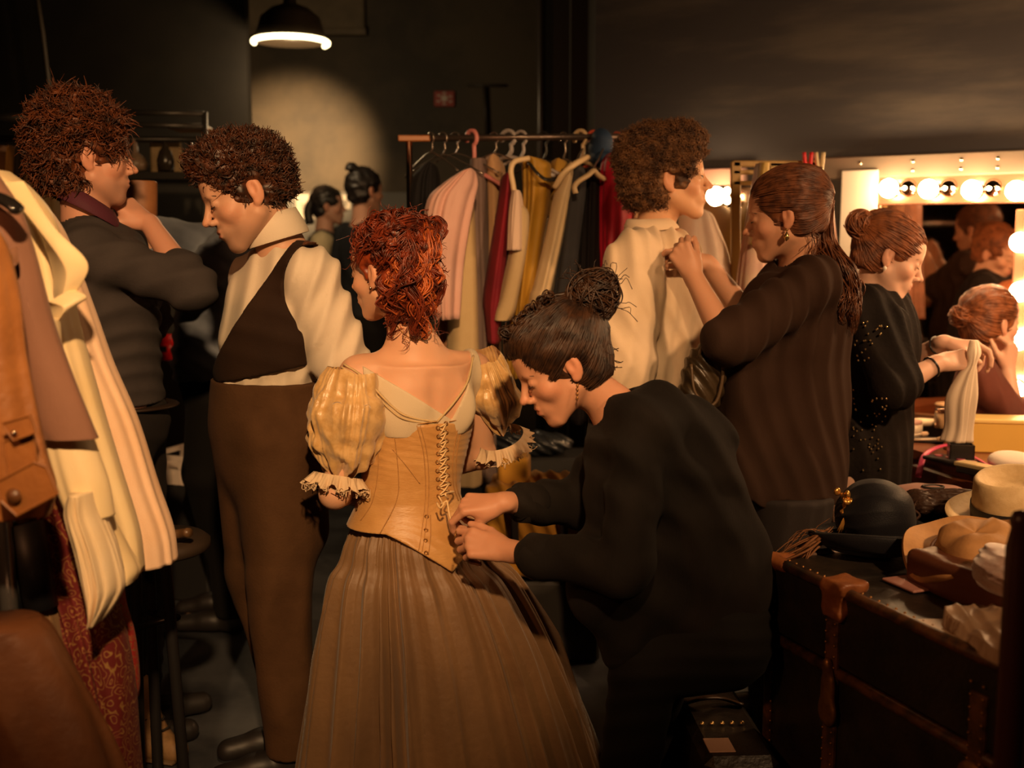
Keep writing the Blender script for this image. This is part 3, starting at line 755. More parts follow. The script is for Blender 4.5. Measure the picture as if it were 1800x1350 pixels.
q = MB(); q.tube([W(232, 1105, YT), W(312, 1085, YT-.03)], .009, 8); q.tube([W(312, 1085, YT-.03), W(262, 1075, YT+.17)], .009, 8); q.build('stretcher', m_stool, t)
q = MB().tube(smooth_path([W(300, 940, YT), W(318, 938, YT), W(332, 936, YT-.02)], 8), .012, 8); q.build('handle', mat('stool handle', (.10, .05, .02), .4), t)
# shoes under the left rack
m_boot = mat('tan boot', (.30, .17, .07), .6, col2=(.20, .11, .045), scale=20)
bt = thing('boot', 'tan leather boot on the floor under the paisley robe', 'shoe', W(262, 1290, 3.0))
S = Sdf(); a = W(252, 1262, 3.05); a[2] = .10; S.cap(a, a+V3(.03, .01, -.05), .05, .045, .02); S.cap(V3(a[0], a[1], .045), V3(a[0]+.10, a[1]-.03, .035), .045, .035, .03); S.cap(a, a+V3(-.01, 0, .10), .05, .048, .02)
S.fclip = lambda p: .006-p[:, 2]; S.build('upper', m_boot, bt, .005)
MB().tube([V3(a[0]-.01, a[1], .010), V3(a[0]+.11, a[1]-.03, .010)], .046, 12, flat=.2).build('sole', mat('boot sole', (.12, .07, .03), .7), bt)
q = MB()
for i in range(3): q.tube(smooth_path([a+V3(.02+.015*i, -.045, .03-.02*i), a+V3(.045+.015*i, -.01, .045-.025*i), a+V3(.03+.015*i, .035, .03-.02*i)], 8), .003, 6)
q.build('laces', m_black, bt)
# ---------------------------------------------------------------- mirrors and bulbs on the angled wall
m_strip = mat('copper strip', (.34, .16, .10), .25, .7); m_chrome = mat('chrome', (.8, .62, .5), .08, 1.0)
m_beam = mat('grey green beam', (.10, .095, .075), .5, col2=(.15, .10, .075), scale=2)
s0, z0 = onwall(1440, 279, .03); s1, z1 = onwall(1800, 262, .03)
zt = (z0+z1)/2; s_end = s1+.9
t = thing('mirror_beam', 'long metal beam with screws above the bulbs of the big makeup mirror', 'beam', wr(s0, zt-.05, .03))
MB().box(wr((s0+s_end)/2, zt-.045, .03), (s_end-s0, .06, .09), RW, bev=.006).build('beam_body', m_beam, t, False)
q = MB()
for x in (1512, 1605, 1690, 1754):
    s, z = onwall(x, 286, .06)
    for dz in (0, -.035): q.lathe([(1e-3, .004), (.006, .003), (.007, 0)], wr(s, zt-.03+dz, .061), R=RW @ np.array([[1, 0, 0], [0, 0, 1], [0, -1, 0]]), n=10)
q.build('screw_head', m_chrome, t)
sm0, zm0 = onwall(1540, 350, .02); _, zm1 = onwall(1700, 735, .02)
m_mirror = mat('mirror glass', (.62, .50, .42), .03, 1.0)
t = thing('makeup_mirror', 'large brown-toned makeup mirror under the row of bulbs at right', 'mirror', wr(sm0, zm1, .02))
MB().box(wr((sm0+s_end)/2, (zm0+zm1)/2, .022), (s_end-sm0, .012, zm0-zm1), RW).build('glass', m_mirror, t, False)
m_frame = mat('mirror frame', (.16, .07, .03), .45)
MB().box(wr(sm0-.012, (zm0+zm1)/2, .025), (.03, .03, zm0-zm1), RW, bev=.004).box(wr((sm0+s_end)/2, zm1-.01, .025), (s_end-sm0, .04, .03), RW).build('frame', m_frame, t, False)
_, zs = onwall(1650, 331, .04)
t = thing('bulb_strip', 'polished copper light strip carrying the row of globe bulbs', 'light fixture', wr(sm0, zs, .03))
MB().box(wr((sm0+s_end)/2, zs, .03), (s_end-sm0, .03, .125), RW, bev=.005).build('strip', m_strip, t, False)
m_bulb = emit('globe bulb glow', (1, .60, .28), 115)
RN = np.stack([WE, np.cross(WN, WE), WN], 1)
def globe(px, py, off, lb, grp, r=.037, mt=None):
    s, z = onwall(px, py, off); c = wr(s, z, off)
    t = thing('globe_bulb', lb, 'light bulb', wr(s, z, .045), grp)
    MB().lathe([(1e-4, r), (r*.5, r*.87), (r*.87, r*.5), (r, 0), (r*.9, -r*.45), (r*.6, -r*.85), (r*.4, -r*1.15), (.4*r, -r*1.3)], c, R=RN, n=24).build('globe', mt or m_bulb, t)
    MB().lathe([(.016, off-.045), (.02, 0), (.034, -.002), (.034, -.008), (1e-4, -.008)], wr(s, z, .052), R=RN, n=18).build('socket', m_chrome, t)
    return c
G1 = 'bulbs in the horizontal row above the mirror'; G2 = 'bulbs in the vertical row at the right edge'
for x, lb in ((1562, 'leftmost lit globe bulb of the row above the big mirror'), (1632, 'second lit globe bulb from the left above the big mirror'), (1708, 'third lit globe bulb from the left above the big mirror'), (1786, 'lit globe bulb at the right end of the row above the mirror')):
    globe(x, 331+(x-1562)*.02, .13, lb, G1)
q = thing('reflector_disc', 'x', 'y'); bpy.data.objects.remove(q)
for x, lb in ((1596, 'round chrome disc between the first and second bulbs of the row'), (1667, 'round chrome disc between the second and third bulbs of the row'), (1745, 'round chrome disc between the third and fourth bulbs of the row')):
    s, z = onwall(x, 330, .05); o = MB().lathe([(1e-4, .02), (.015, .018), (.028, .010), (.036, 0), (.036, -.006)], wr(s, z, .048), R=RN, n=24).build('reflector_disc', m_chrome); tag(o, lb, 'reflector', 'chrome discs on the bulb strip')
sv, _ = onwall(1793, 560, .13)
o = MB().box(wr(sv, (zm0+zm1)/2-.02, .035), (.09, .03, zm0-zm1-.06), RW, bev=.005).build('bulb_strip', m_strip, None, False); tag(o, 'vertical copper strip carrying the column of bulbs at the right edge', 'light fixture')
for y, lb in ((426, 'topmost globe bulb of the vertical row at the right edge'), (513, 'second globe bulb down the vertical row at the right edge'), (599, 'third globe bulb down the vertical row, beside the seated face'), (685, 'lowest globe bulb of the vertical row above the yellow box')):
    globe(1793-(y > 550)*4-(y > 650)*6, y, .13, lb, G2)
# second mirror station, between the men's faces
sa, za = onwall(1236, 297, .03); sb, zb = onwall(1292, 325, .03)
o = MB().box(wr((sa+sb)/2, (za+zb)/2, .03), (sb-sa+.1, .04, za-zb), RW, bev=.005).build('bulb_strip', mat('mauve strip', (.22, .13, .11), .5), None, False); tag(o, 'mauve light strip between the young man\'s face and the yellow frame', 'light fixture')
o = MB().box(wr((sa+sb)/2-.08, zb-.30, .02), (sb-sa+.5, .02, .58), RW).build('makeup_mirror', mat('far mirror glass', (.75, .6, .45), .12, 1.0), None, False); tag(o, 'smaller makeup mirror behind the young man in the cream shirt', 'mirror')
globe(1258, 345, .14, 'lit globe bulb in front of the young man\'s chin', 'bulbs of the smaller mirror', .040)
for y, lb in ((336, 'small lit reflection bulb right above beside the globe at the young man\'s chin'), (352, 'small lit bulb lower right of the globe at the young man\'s chin')):
    globe(1279, y, .10, lb, 'bulbs of the smaller mirror', .016)  # the upper one is a reflection built as a glowing globe

# white panel beside the mirror
sa, za = onwall(1481, 300, .06); sb, zb = onwall(1537, 480, .06)
o = MB().box(wr((sa+sb)/2, (za+zb)/2, .06), (sb-sa, .02, za-zb), RW, bev=.003).build('white_board', mat('cream board', (.55, .50, .44), .6), None, False); tag(o, 'tall cream board leaning left of the big mirror', 'board')
# yellow wooden frame with clips and hanging dress
m_ywood = mat('yellow wood', (.38, .24, .06), .5, col2=(.30, .17, .04), scale=14, stretch=(1, 1, .2))
YF = 4.15
t = thing('drying_rack', 'yellowish slatted wooden drying rack behind the woman with the ponytail', 'frame', W(1360, 300, YF))
def plank(nm, a, b, w_, par):
    p, q_ = W(*a, YF), W(*b, YF); d = nrm(q_-p); u = V3(0, 1, 0); x = np.cross(d, u)
    MB().box((p+q_)/2, (w_, .025, np.linalg.norm(q_-p)), np.stack([x, u, d], 1), bev=.003).build(nm, m_ywood, par, False)
plank('post', (1293, 284), (1293, 700), .035, t); plank('post', (1430, 284), (1430, 600), .03, t)
for y, w_ in ((288, .022), (303, .016), (322, .016)): plank('crossbar', (1288, y), (1436, y), w_, t)
plank('panel', (1352, 300), (1424, 302), .06, t)
t = thing('clothes_peg', 'red clothes peg clipped to the top of the wooden frame', 'peg', W(1420, 295, YF))
m_peg = mat('peg red', (.65, .03, .04), .4); m_peg2 = mat('peg cream', (.66, .55, .34), .5)
def peg(t, x, mm):
    for dx in (-5, 5): MB().tube(smooth_path([W(x+dx*1.3, 268, YF-.05), W(x+dx, 285, YF-.05), W(x+dx*.5, 305, YF-.05), W(x+dx*.8, 330, YF-.05)], 10), .012, 8, flat=.6).build('jaw', mm, t)
    MB().tube([W(x-4, 296, YF-.06), W(x+4, 296, YF-.06)], .008, 8).build('spring', m_chrome, t)
peg(t, 1420, m_peg)
t = thing('clothes_peg', 'cream clothes peg right of the red peg on the wooden frame', 'peg', W(1441, 295, YF)); peg(t, 1441, m_peg2)
o = loft('hanging_dress', rows_px([(288, 1330, 1345), (300, 1326, 1350), (340, 1320, 1352), (400, 1310, 1352), (470, 1300, 1350), (560, 1290, 1350)], 4.0, .06), cloth('blush satin', (.62, .40, .33), (.72, .60, .42), .4, ramp=(.35, .6), scale=6), nf=7, amp=.16, seed=4); tag(o, 'blush and cream satin dress hanging from the wooden frame', 'dress')
o = loft('hanging_scarf', rows_px([(286, 1334, 1352), (330, 1330, 1350), (380, 1322, 1340), (430, 1316, 1330)], 3.92, .03), cloth('ochre silk', (.50, .34, .10), None, .4), nf=4, amp=.2, seed=5, nu=40); tag(o, 'ochre silk scarf draped over the wooden frame', 'scarf')
o = loft('hanging_garment', rows_px([(325, 1446, 1456), (345, 1438, 1462), (400, 1436, 1466), (480, 1440, 1474), (600, 1440, 1480)], 3.95, .05), cloth('rust satin', (.16, .07, .04), (.40, .18, .11), .35), nf=6, amp=.2, seed=6, nu=60); tag(o, 'dark rust satin garment hanging right of the cream peg', 'garment')
o = loft('white_dress', rows_px([(368, 1215, 1232), (376, 1196, 1250), (400, 1192, 1262), (450, 1190, 1280), (520, 1190, 1288), (640, 1190, 1290)], 4.2, .10), cloth('white blush cotton', (.72, .56, .46), (.80, .70, .56), .7), nf=8, amp=.12, seed=7); tag(o, 'white and blush dress hanging behind the raised hands at the collar', 'dress')

# ---------------------------------------------------------------- makeup table
ZT = .78
poly = [(1.35, 3.76), (1.66, 2.45), (2.6, 2.5), (2.6, 3.45), (1.50, 3.80), (1.44, 4.40), (1.24, 4.40)]
m_cwood = mat('red brown wood', (.19, .060, .022), .35, col2=(.12, .034, .014), scale=5, stretch=(1, 1, 6))
t = thing('makeup_table', 'red-brown wooden makeup table with drawers under the big mirror', 'table', (1.35, 3.76, 0))
def slab(nm, pl, z0, z1, mt, par, ins=0):
    P = np.array(pl); c = P.mean(0); P = c+(P-c)*(1-ins); n = len(P)
    V = [(*p, z0) for p in P]+[(*p, z1) for p in P]
    f = [tuple(range(n))[::-1], tuple(range(n, 2*n))]+[(i, (i+1) % n, n+(i+1) % n, n+i) for i in range(n)]
    return MB().add(V, f).build(nm, mt, par, False)
slab('table_top', poly, ZT-.03, ZT, mat('table top', (.24, .085, .035), .28, col2=(.17, .05, .02), scale=4), t)
slab('body', poly, .06, ZT-.03, m_cwood, t, .03)
a, b = V3(1.35, 3.76, 0), V3(1.66, 2.45, 0); d = nrm(b-a); n_ = V3(-d[1]*-1, d[0]*-1, 0); n_ = nrm(V3(d[1], -d[0], 0)); RT = np.stack([d, -n_, V3(0, 0, 1)], 1)
for i, z in enumerate((ZT-.12, ZT-.30, ZT-.50)):
    for j, sx in enumerate((.36, .98)):
        c = a+d*sx+n_*.0+V3(0, 0, z)
        dr = MB().box(c-n_*.0, (.58, .03, .15), RT, bev=.006).build('drawer', m_cwood, t, False)
        MB().tube(smooth_path([c+d*-.06+n_*.015, c+d*-.03+n_*.04, c+d*.03+n_*.04, c+d*.06+n_*.015], 10), .005, 8).build('handle', mat('brass %d%d' % (i, j), (.5, .3, .1), .3, .9), dr)
def tp(px, py):
    """point on the table top seen at a pixel"""
    d = ray(px, py); k = (ZT-CAM_H)/d[2]; return V3(0, 0, CAM_H)+d*k
m_cream = mat('cream plastic', (.72, .58, .42), .35); m_glass = mat('jar glass', (.75, .62, .48), .08, set={'Transmission Weight': .6})
m_pk = mat('pink plastic', (.60, .06, .16), .35); m_dk = mat('black plastic', (.02, .016, .015), .3)
def jar(name, px, py, r, h, lb, mt, lid=None, lh=.02, cat='jar', prof=None):
    c = tp(px, py)+V3(0, 0, .001); t = thing(name, lb, cat, c)
    MB().lathe(prof or [(1e-3, 0), (r, 0), (r*1.03, h*.5), (r, h), (r*.85, h*1.02), (1e-3, h*1.02)], c, n=24).build('body', mt, t)
    if lid is not None: MB().lathe([(1e-3, h), (r*.92, h), (r*.95, h+lh), (r*.8, h+lh*1.1), (1e-3, h+lh*1.1)], c, n=24).build('lid', lid, t)
    return c
jar('cream_jar', 1602, 762, .038, .035, 'low cream jar at the left end of the makeup table', m_cream, mat('rose lid', (.55, .30, .24), .4), .012)
jar('glass_jar', 1655, 752, .028, .055, 'clear glass jar with a metal lid beside the small cream jar', m_glass, m_chrome, .02)
jar('glass_jar', 1672, 790, .026, .05, 'small amber glass jar in front of the black box', mat('amber glass', (.5, .3, .14), .1, set={'Transmission Weight': .5}), None)
jar('white_bottle', 1610, 728, .026, .07, 'small white bottle with a red cap behind the cream jar', m_cream, mat('cap red', (.5, .1, .06), .4), .035, 'bottle')
jar('blue_bottle', 1632, 722, .024, .15, 'dark blue bottle standing in the row behind the jars', mat('blue plastic', (.10, .12, .22), .3), mat('cap lilac', (.35, .28, .35), .4), .03, 'bottle')
jar('lilac_bottle', 1617, 715, .016, .16, 'slim lilac spray bottle left of the dark blue bottle', mat('lilac plastic', (.30, .18, .28), .3), m_cream, .03, 'bottle')
jar('amber_bottle', 1650, 718, .024, .16, 'tall brown glass bottle right of the dark blue bottle', mat('brown glass', (.12, .035, .012), .12), m_dk, .03, 'bottle')
jar('cream_pot', 1750, 716, .022, .05, 'small cream pot behind the yellow box', m_cream, mat('lid pale', (.7, .5, .3), .4), .012)
c = tp(1640, 748); S = Sdf(); S.ell(c+V3(-.03, 0, .014), (.075, .04, .014), .01); S.disp = lambda p: .003*noise(p, 40); S.dmax = .005
o = S.build('powder_puff', cloth('puff', (.75, .60, .42), None, .9), None, .004); tag(o, 'flat cream towelling pad behind the glass jars', 'pad')
c = tp(1775, 826); S = Sdf(); S.ell(c+V3(0, 0, .028), (.07, .05, .028), .01); S.disp = lambda p: .006*noise(p, 30, 2); S.dmax = .009
o = S.build('powder_puff', cloth('puff white', (.78, .70, .60), None, .9), None, .004); tag(o, 'crumpled white tissue in front of the yellow box', 'tissue')
# black box, yellow box, palettes, brushes
def tbox(name, px, py, dims, rot, mt, lb, cat, lift=0.0, open_=False, lidm=None):
    c = tp(px, py)+V3(0, 0, .001+lift); ca, sa = math.cos(rot), math.sin(rot); R = np.array([[ca, -sa, 0], [sa, ca, 0], [0, 0, 1]])
    t = thing(name, lb, cat, c)
    x, y, z = dims
    if open_:
        q = MB(); e = .004
        q.box(c+V3(0, 0, e/2), (x, y, e), R)
        for s_ in (-1, 1): q.box(c+R @ V3(s_*(x/2-e/2), 0, z/2), (e, y, z), R); q.box(c+R @ V3(0, s_*(y/2-e/2), z/2), (x, e, z), R)
        q.build('box_shell', mt, t, False)
    else:
        MB().box(c+V3(0, 0, z/2), dims, R, bev=.004).build('box_body', mt, t, False)
        if lidm: MB().box(c+V3(0, 0, z+.006), (x*1.03, y*1.03, .014), R, bev=.003).build('lid', lidm, t, False)
    return t, c, R
tbox('black_box', 1688, 812, (.075, .06, .058), -.25, m_dk, 'small open black box on the makeup table', 'box', open_=True)
tbox('yellow_box', 1760, 792, (.25, .12, .10), -.18, mat('yellow card', (.70, .44, .09), .5), 'long yellow box lit by the bulbs on the makeup table', 'box', lidm=mat('yellow lid', (.80, .58, .20), .4))
t, c, R = tbox('eyeshadow_palette', 1720, 822, (.36, .09, .012), -1.05, m_dk, 'open black makeup palette with rose pans at the table edge', 'makeup palette')
for i in range(8):
    MB().lathe([(1e-3, .0), (.014, 0), (.014, .003), (1e-3, .003)], c+R @ V3(-.15+.042*i, 0, .012), n=16).build('colour_pan', mat('pan %d' % i, ((.45, .08, .10), (.55, .18, .16), (.30, .05, .09), (.60, .30, .22))[i % 4], .7), t)
t, c, R = tbox('brush_tray', 1620, 775, (.14, .10, .008), -.3, m_dk, 'thin black tray with loose brushes near the table corner', 'tray')
t2 = tbox('long_case', 1790, 850, (.4, .05, .02), -1.05, m_dk, 'long black lacquer case right of the rose palette', 'case', lidm=mat('gold trim lid', (.65, .5, .25), .3, .4))
for i, (x, y, an, lb) in enumerate(((1611, 772, .5, 'pale makeup brush lying on the black tray'), (1636, 780, .1, 'pale makeup brush by the corner of the black box'))):
    c = tp(x, y)+V3(0, 0, .016); d = V3(math.cos(an), math.sin(an), 0); t = thing('makeup_brush', lb, 'brush', c)
    MB().tube([c-d*.06, c+d*.02], .004, 8).build('handle', m_cream, t); MB().tube([c+d*.02, c+d*.03, c+d*.05, c+d*.06], [.005, .009, .008, .002], 8).build('bristles', cloth('bristle %d' % i, (.6, .4, .25)), t)
o = MB().tube(smooth_path([tp(1640, 806)+V3(-.05, -.01, -.06), tp(1643, 800)+V3(-.03, 0, .004), tp(1665, 792)+V3(0, 0, .02), tp(1690, 796)+V3(0, 0, .012), tp(1712, 812)+V3(0, 0, .016), tp(1740, 830)+V3(0, 0, .02)], 30), .010, 8, flat=.25).build('pink_ribbon', m_pk); tag(o, 'pink ribbon trailing over the edge of the makeup table', 'ribbon')

# ---------------------------------------------------------------- trunk with hats
ZK = .75
A = V3(.606, 2.505, 0); D1 = nrm(V3(.348, -.937, 0)); D2 = V3(.937, .348, 0); L1, L2 = .97, .56
RK = np.stack([D1, D2, V3(0, 0, 1)], 1)
def tk(u, v, z): return A+D1*u+D2*v+V3(0, 0, z)
m_trunk = mat('black trunk hide', (.016, .013, .011), .38, col2=(.034, .024, .016), scale=9, bump=.5, bscale=70, bdist=.003)
m_leath = mat('worn tan leather', (.34, .12, .035), .42, col2=(.20, .06, .02), scale=25, bump=.3, bscale=120)
m_brass = mat('old brass', (.42, .20, .06), .42, .7, col2=(.22, .10, .03), scale=30)
m_edge = mat('trunk edge fibre', (.16, .065, .022), .45, col2=(.05, .025, .012), scale=30, ramp=(.4, .6))
t = thing('steamer_trunk', 'large black steamer trunk with tan leather corners carrying the hats', 'trunk', tk(0, 0, 0))
MB().box(tk(L1/2, L2/2, (ZK-.18)/2+.01), (L1, L2, ZK-.20), RK, bev=.012).build('trunk_base', m_trunk, t, False)
MB().box(tk(L1/2, L2/2, ZK-.09), (L1+.008, L2+.008, .175), RK, bev=.012).build('trunk_lid', m_trunk, t, False)
q = MB()
e = .013
for (p0, p1) in (((0, 0, ZK), (L1, 0, ZK)), ((0, 0, ZK), (0, L2, ZK)), ((0, L2, ZK), (L1, L2, ZK)), ((0, 0, .02), (0, 0, ZK)), ((0, L2, .02), (0, L2, ZK)), ((0, 0, ZK-.18), (L1, 0, ZK-.18)), ((0, 0, .02), (L1, 0, .02))):
    q.tube([tk(*p0)-V3(0, 0, .006), tk(*p1)-V3(0, 0, .006)], e, 10)
q.build('edge_binding', m_edge, t)
for u in (.24, .66): MB().box(tk(u, -.006, ZK/2-.02), (.04, .012, ZK-.1), RK, bev=.003).build('slat', m_edge, t, False)
q = MB()
for z in np.arange(.05, ZK-.03, .024):
    for u in (.225, .255, .02, .645, .675):
        q.lathe([(1e-3, .003), (.0028, .002), (.0035, 0)], tk(u, -.013 if u > .1 else -.008, z), R=RK @ np.array([[1, 0, 0], [0, 0, -1], [0, 1, 0]]), n=6)
for u in np.arange(.04, L1, .026): q.lathe([(1e-3, .003), (.0028, .002), (.0035, 0)], tk(u, .018, ZK+.001), n=6)
o = q.build('rivets', m_brass, t); o['kind'] = 'stuff'
for (u, v) in ((0, 0), (0, L2)):
    S = Sdf(); c = tk(u, v, ZK-.008); S.cap(c, c+D1*.05, .018, .015, .008); S.cap(c, c+D2*(.05 if v == 0 else -.05), .018, .015, .008); S.cap(c, c-V3(0, 0, .05), .018, .015, .008); S.build('corner_cap', m_leath, t, .004)
S = Sdf(); S.disp = lambda p: .003*noise(p, 70); S.dmax = .005
S.box(tk(.245, .012, ZK-.004), (.035, .026, .012), .004, .01, (V3(0, 0, 0), RK, 1) if False else (np.zeros(3), np.eye(3), 1)); S.P = []
FK = (tk(.245, 0, ZK), RK, 1.0)
S.box((0, .014, .004), (.034, .028, .008), .004, .01, FK); S.box((0, -.008, -.03), (.030, .008, .034), .004, .01, FK); S.cap((-.034, .03, .0), (-.03, -.01, -.05), .008, .007, .01, FK); S.cap((.034, .03, .0), (.03, -.01, -.05), .008, .007, .01, FK)
S.build('leather_patch', m_leath, t, .004)
def lock_plate(u, z, sc=1):
    l = thing('x', None, None); bpy.data.objects.remove(l)
    q = MB(); c = tk(u, -.014, z)
    q.lathe([(1e-3, .006), (.05*sc, .006), (.055*sc, .002), (.055*sc, 0)], c+V3(0, 0, .05*sc), R=RK @ np.array([[1, 0, 0], [0, 0, -1], [0, 1, 0]]), n=24)
    q.box(c, (.10*sc, .012, .13*sc), RK, bev=.004)
    q.lathe([(1e-3, .006), (.035*sc, .006), (.04*sc, 0)], c-V3(0, 0, .08*sc), R=RK @ np.array([[1, 0, 0], [0, 0, -1], [0, 1, 0]]), n=24)
    q.tube([c-D2*.012+D1*(-.03*sc)-V3(0, 0, .03*sc), c-D2*.012+D1*(-.03*sc)+V3(0, 0, .05*sc), c-D2*.012+V3(0, 0, .075*sc), c-D2*.012+D1*(.03*sc)+V3(0, 0, .05*sc), c-D2*.012+D1*.03*sc-V3(0, 0, .03*sc)], .006*sc, 8)
    q.box(c-D2*.012-V3(0, 0, .02*sc), (.02*sc, .012, .05*sc), RK, bev=.003)
    return q
lock_plate(.66, ZK-.26, .62).build('lock_plate', m_brass, t)
S = Sdf(); c = tk(.245, -.018, ZK-.22)
FK2 = (c, RK, 1.0); S.ell((0, 0, 0), (.022, .010, .05), .01, FK2); S.ell((0, 0, -.05), (.03, .010, .035), .01, FK2); S.ell((0, -.004, .05), (.012, .01, .02), .01, FK2)
S.build('hasp', m_brass, t, .004)
# hats
def hat_dome(S, F, rx, ry, h): S.ell((0, 0, 0), (rx, ry, h), .01, F)
def place(px, py, z):
    d = ray(px, py); k = (z-CAM_H)/d[2]; return V3(0, 0, CAM_H)+d*k
q = MB().box((1.20, 3.0, (ZK-.004)/2), (.36, .44, ZK-.006), RK, bev=.012).build('steamer_trunk', m_trunk, None, False); tag(q, 'plain dark trunk behind the big one, under the gathered black hat and pink pouch', 'trunk')
hc = place(1526, 968, ZK)
t = thing('velvet_hat', 'black velvet bonnet hat with a gold ornament on the corner of the trunk', 'hat', hc)
m_velvet = cloth('black velvet', (.006, .006, .008), (.013, .013, .016), .5, sheen=.06)
S = Sdf(); F = frame(hc+V3(.018, .01, .05), (.3, 1, .0), (-.06, -.1, 1)); S.ell((0, 0, .03), (.092, .098, .088), .01, F)
def fv(p, F=F):
    l = (p-F[0]) @ F[1]; a = np.arctan2(l[:, 2]-.02, l[:, 1]*1.0); d = np.exp(-((l[:, 0]+.09)/.10)**2)
    return .003*d*ridge(a*7+noise(p, 20))+.002*noise(p, 40)
S.disp = fv; S.dmax = .008; S.build('crown', m_velvet, t, .003); CR = S
rimr = []
q = MB(); th = np.linspace(0, 2*np.pi, 65)[:-1]; prof = [(.088, .034), (.096, .014), (.112, .006), (.127, .014), (.133, .040), (.127, .045), (.118, .018), (.10, .0), (.085, .0)]
G = []
for (r_, z_) in prof:
    k = 1+.05*np.cos(th*2+.6)
    G.append(np.stack([hc[0]+r_*1.0*np.cos(th)*k, hc[1]+r_*1.08*np.sin(th)*k, hc[2]+.012+z_*(1+.35*np.sin(th*1+2.6))*1.0+.006*np.sin(2*th)*(r_ > .1)-.0*th], 1))
q.grid(np.array(G), close_u=True); q.build('brim', m_velvet, t)
S = Sdf(); c = CR.hit(1482, 890, 1.5, 3.5); c = (c if c is not None else hc+V3(-.08, -.07, .08))+V3(.012, -.002, .004); rs = np.random.RandomState(2)
for i in range(16): 
    p = c+rs.normal(size=3)*V3(.013, .006, .020); S.ell((0, 0, 0), (.010, .006, .010), .003, frame(p, rs.normal(size=3)))
S.build('gold_ornament', mat('gilt', (.75, .38, .09), .3, .8), t, .0025)
q = MB()
for i in range(26):
    a = rs.uniform(-.9, .5); q.tube(smooth_path([c+V3(0, -.006, -.012), c+V3(math.sin(a)*.02, -.014, -.03), c+V3(math.sin(a)*.035+rs.normal()*.004, -.012, -.055+rs.normal()*.006)], 6), .0014, 4)
q.build('gold_fringe', mat('gilt thread', (.7, .36, .08), .35, .7), t)
q = MB()
for i in range(36):
    a = rs.uniform(2.6, 4.2); L = rs.uniform(.06, .15); p0 = hc+V3(-.10, -.02, .05)
    q.tube(smooth_path([p0+rs.normal(size=3)*.008, p0+V3(math.cos(a)*L*.5, rs.normal()*.02, -.02+rs.normal()*.01), p0+V3(math.cos(a)*L, rs.normal()*.03, -.05-rs.uniform(0, .03))], 7), [.001, .004, .005, .005, .004, .003, .001], 4, flat=.2)
q.build('feather', mat('brown feather', (.20, .08, .025), .7), t)
# black gathered fabric hat and grey cloth behind
hc2 = place(1668, 905, ZK)
S = Sdf(); S.ell(hc2+V3(.02, 0, .03), (.13, .09, .035), .02); S.ell(hc2+V3(-.09, -.01, .035), (.03, .06, .035), .02)
S.disp = folds([((.2, 1, .6), .018, .012, 1.2), ((.1, .7, 1), .009, .004, 1)], 3); S.dmax = .014
t = thing('gathered_hat', 'flat black gathered silk hat behind the velvet bonnet', 'hat', hc2)
S.build('crown', cloth('brown black silk', (.028, .016, .012), (.06, .033, .022), .35), t, .004)
q = MB()
for i in range(7): q.tube(smooth_path(hc2+V3(-.105, -.05+.012*i, .05)+np.array([[0, 0, 0], [-.012, -.006, -.02], [.004, -.01, -.035], [-.01, -.012, -.05]]), 12), .004, 6)
q.build('ruffle', cloth('ruffle', (.05, .025, .016), None, .4), t)
c = place(1632, 870, ZK+.03)
t = thing('drawstring_pouch', 'dusty pink fabric pouch with a dark clasp at the back of the trunk', 'pouch', c)
S = Sdf(); S.ell(c, (.12, .08, .032), .02); S.disp = lambda p: .004*noise(p, 30, 2)+.002*noise(p, 70, 4); S.dmax = .008; S.build('pouch_body', cloth('dusty pink', (.36, .20, .16), (.28, .15, .12)), t, .005)
MB().tube(c+np.stack([.028*np.cos(th), .02*np.sin(th)-.03, .030+0*th], 1), .0035, 6, closed=True).build('clasp', m_black, t)
# panama hat
hc3 = place(1778, 905, ZK+.07)
t = thing('panama_hat', 'pale straw panama hat with a black band tilted on top of the pile', 'hat', hc3)
m_straw = mat('straw', (.70, .52, .27), .6, col2=(.60, .42, .20), scale=40, bump=.5, bscale=260, bstretch=(1, 1, 3))
F = frame(hc3+V3(.005, 0, .01), (.3, 1, .15), (-.16, -.12, 1)); RF = F[1]
q = MB()
def ring(r_, z_, pinch=0, oval=1.12): 
    k = 1-pinch*np.exp(-((np.cos(th)*.9)**2+(np.sin(th)+1)**2)*3)
    return F[0]+np.stack([r_*np.cos(th)*k, r_*oval*np.sin(th)*k, z_+0*th+.006*np.cos(2*th)*(r_ > .1)], 1) @ RF.T
q.grid(np.array([ring(1e-3, .062), ring(.03, .060), ring(.055, .066, .05), ring(.072, .086, .12), ring(.079, .090, .12), ring(.086, .082, .10), ring(.091, .05), ring(.095, .022)]), close_u=True); q.build('crown', m_straw, t)
MB().grid(np.array([ring(.0965, .027), ring(.0985, .012), ring(.0985, -.008), ring(.095, -.012)]), close_u=True).build('hat_band', mat('band black', (.012, .011, .014), .6), t)
MB().grid(np.array([ring(.092, -.008), ring(.11, -.014), ring(.135, -.012), ring(.155, .004), ring(.156, .0), ring(.135, -.017), ring(.11, -.020), ring(.092, -.014)]), close_u=True).build('brim', m_straw, t)
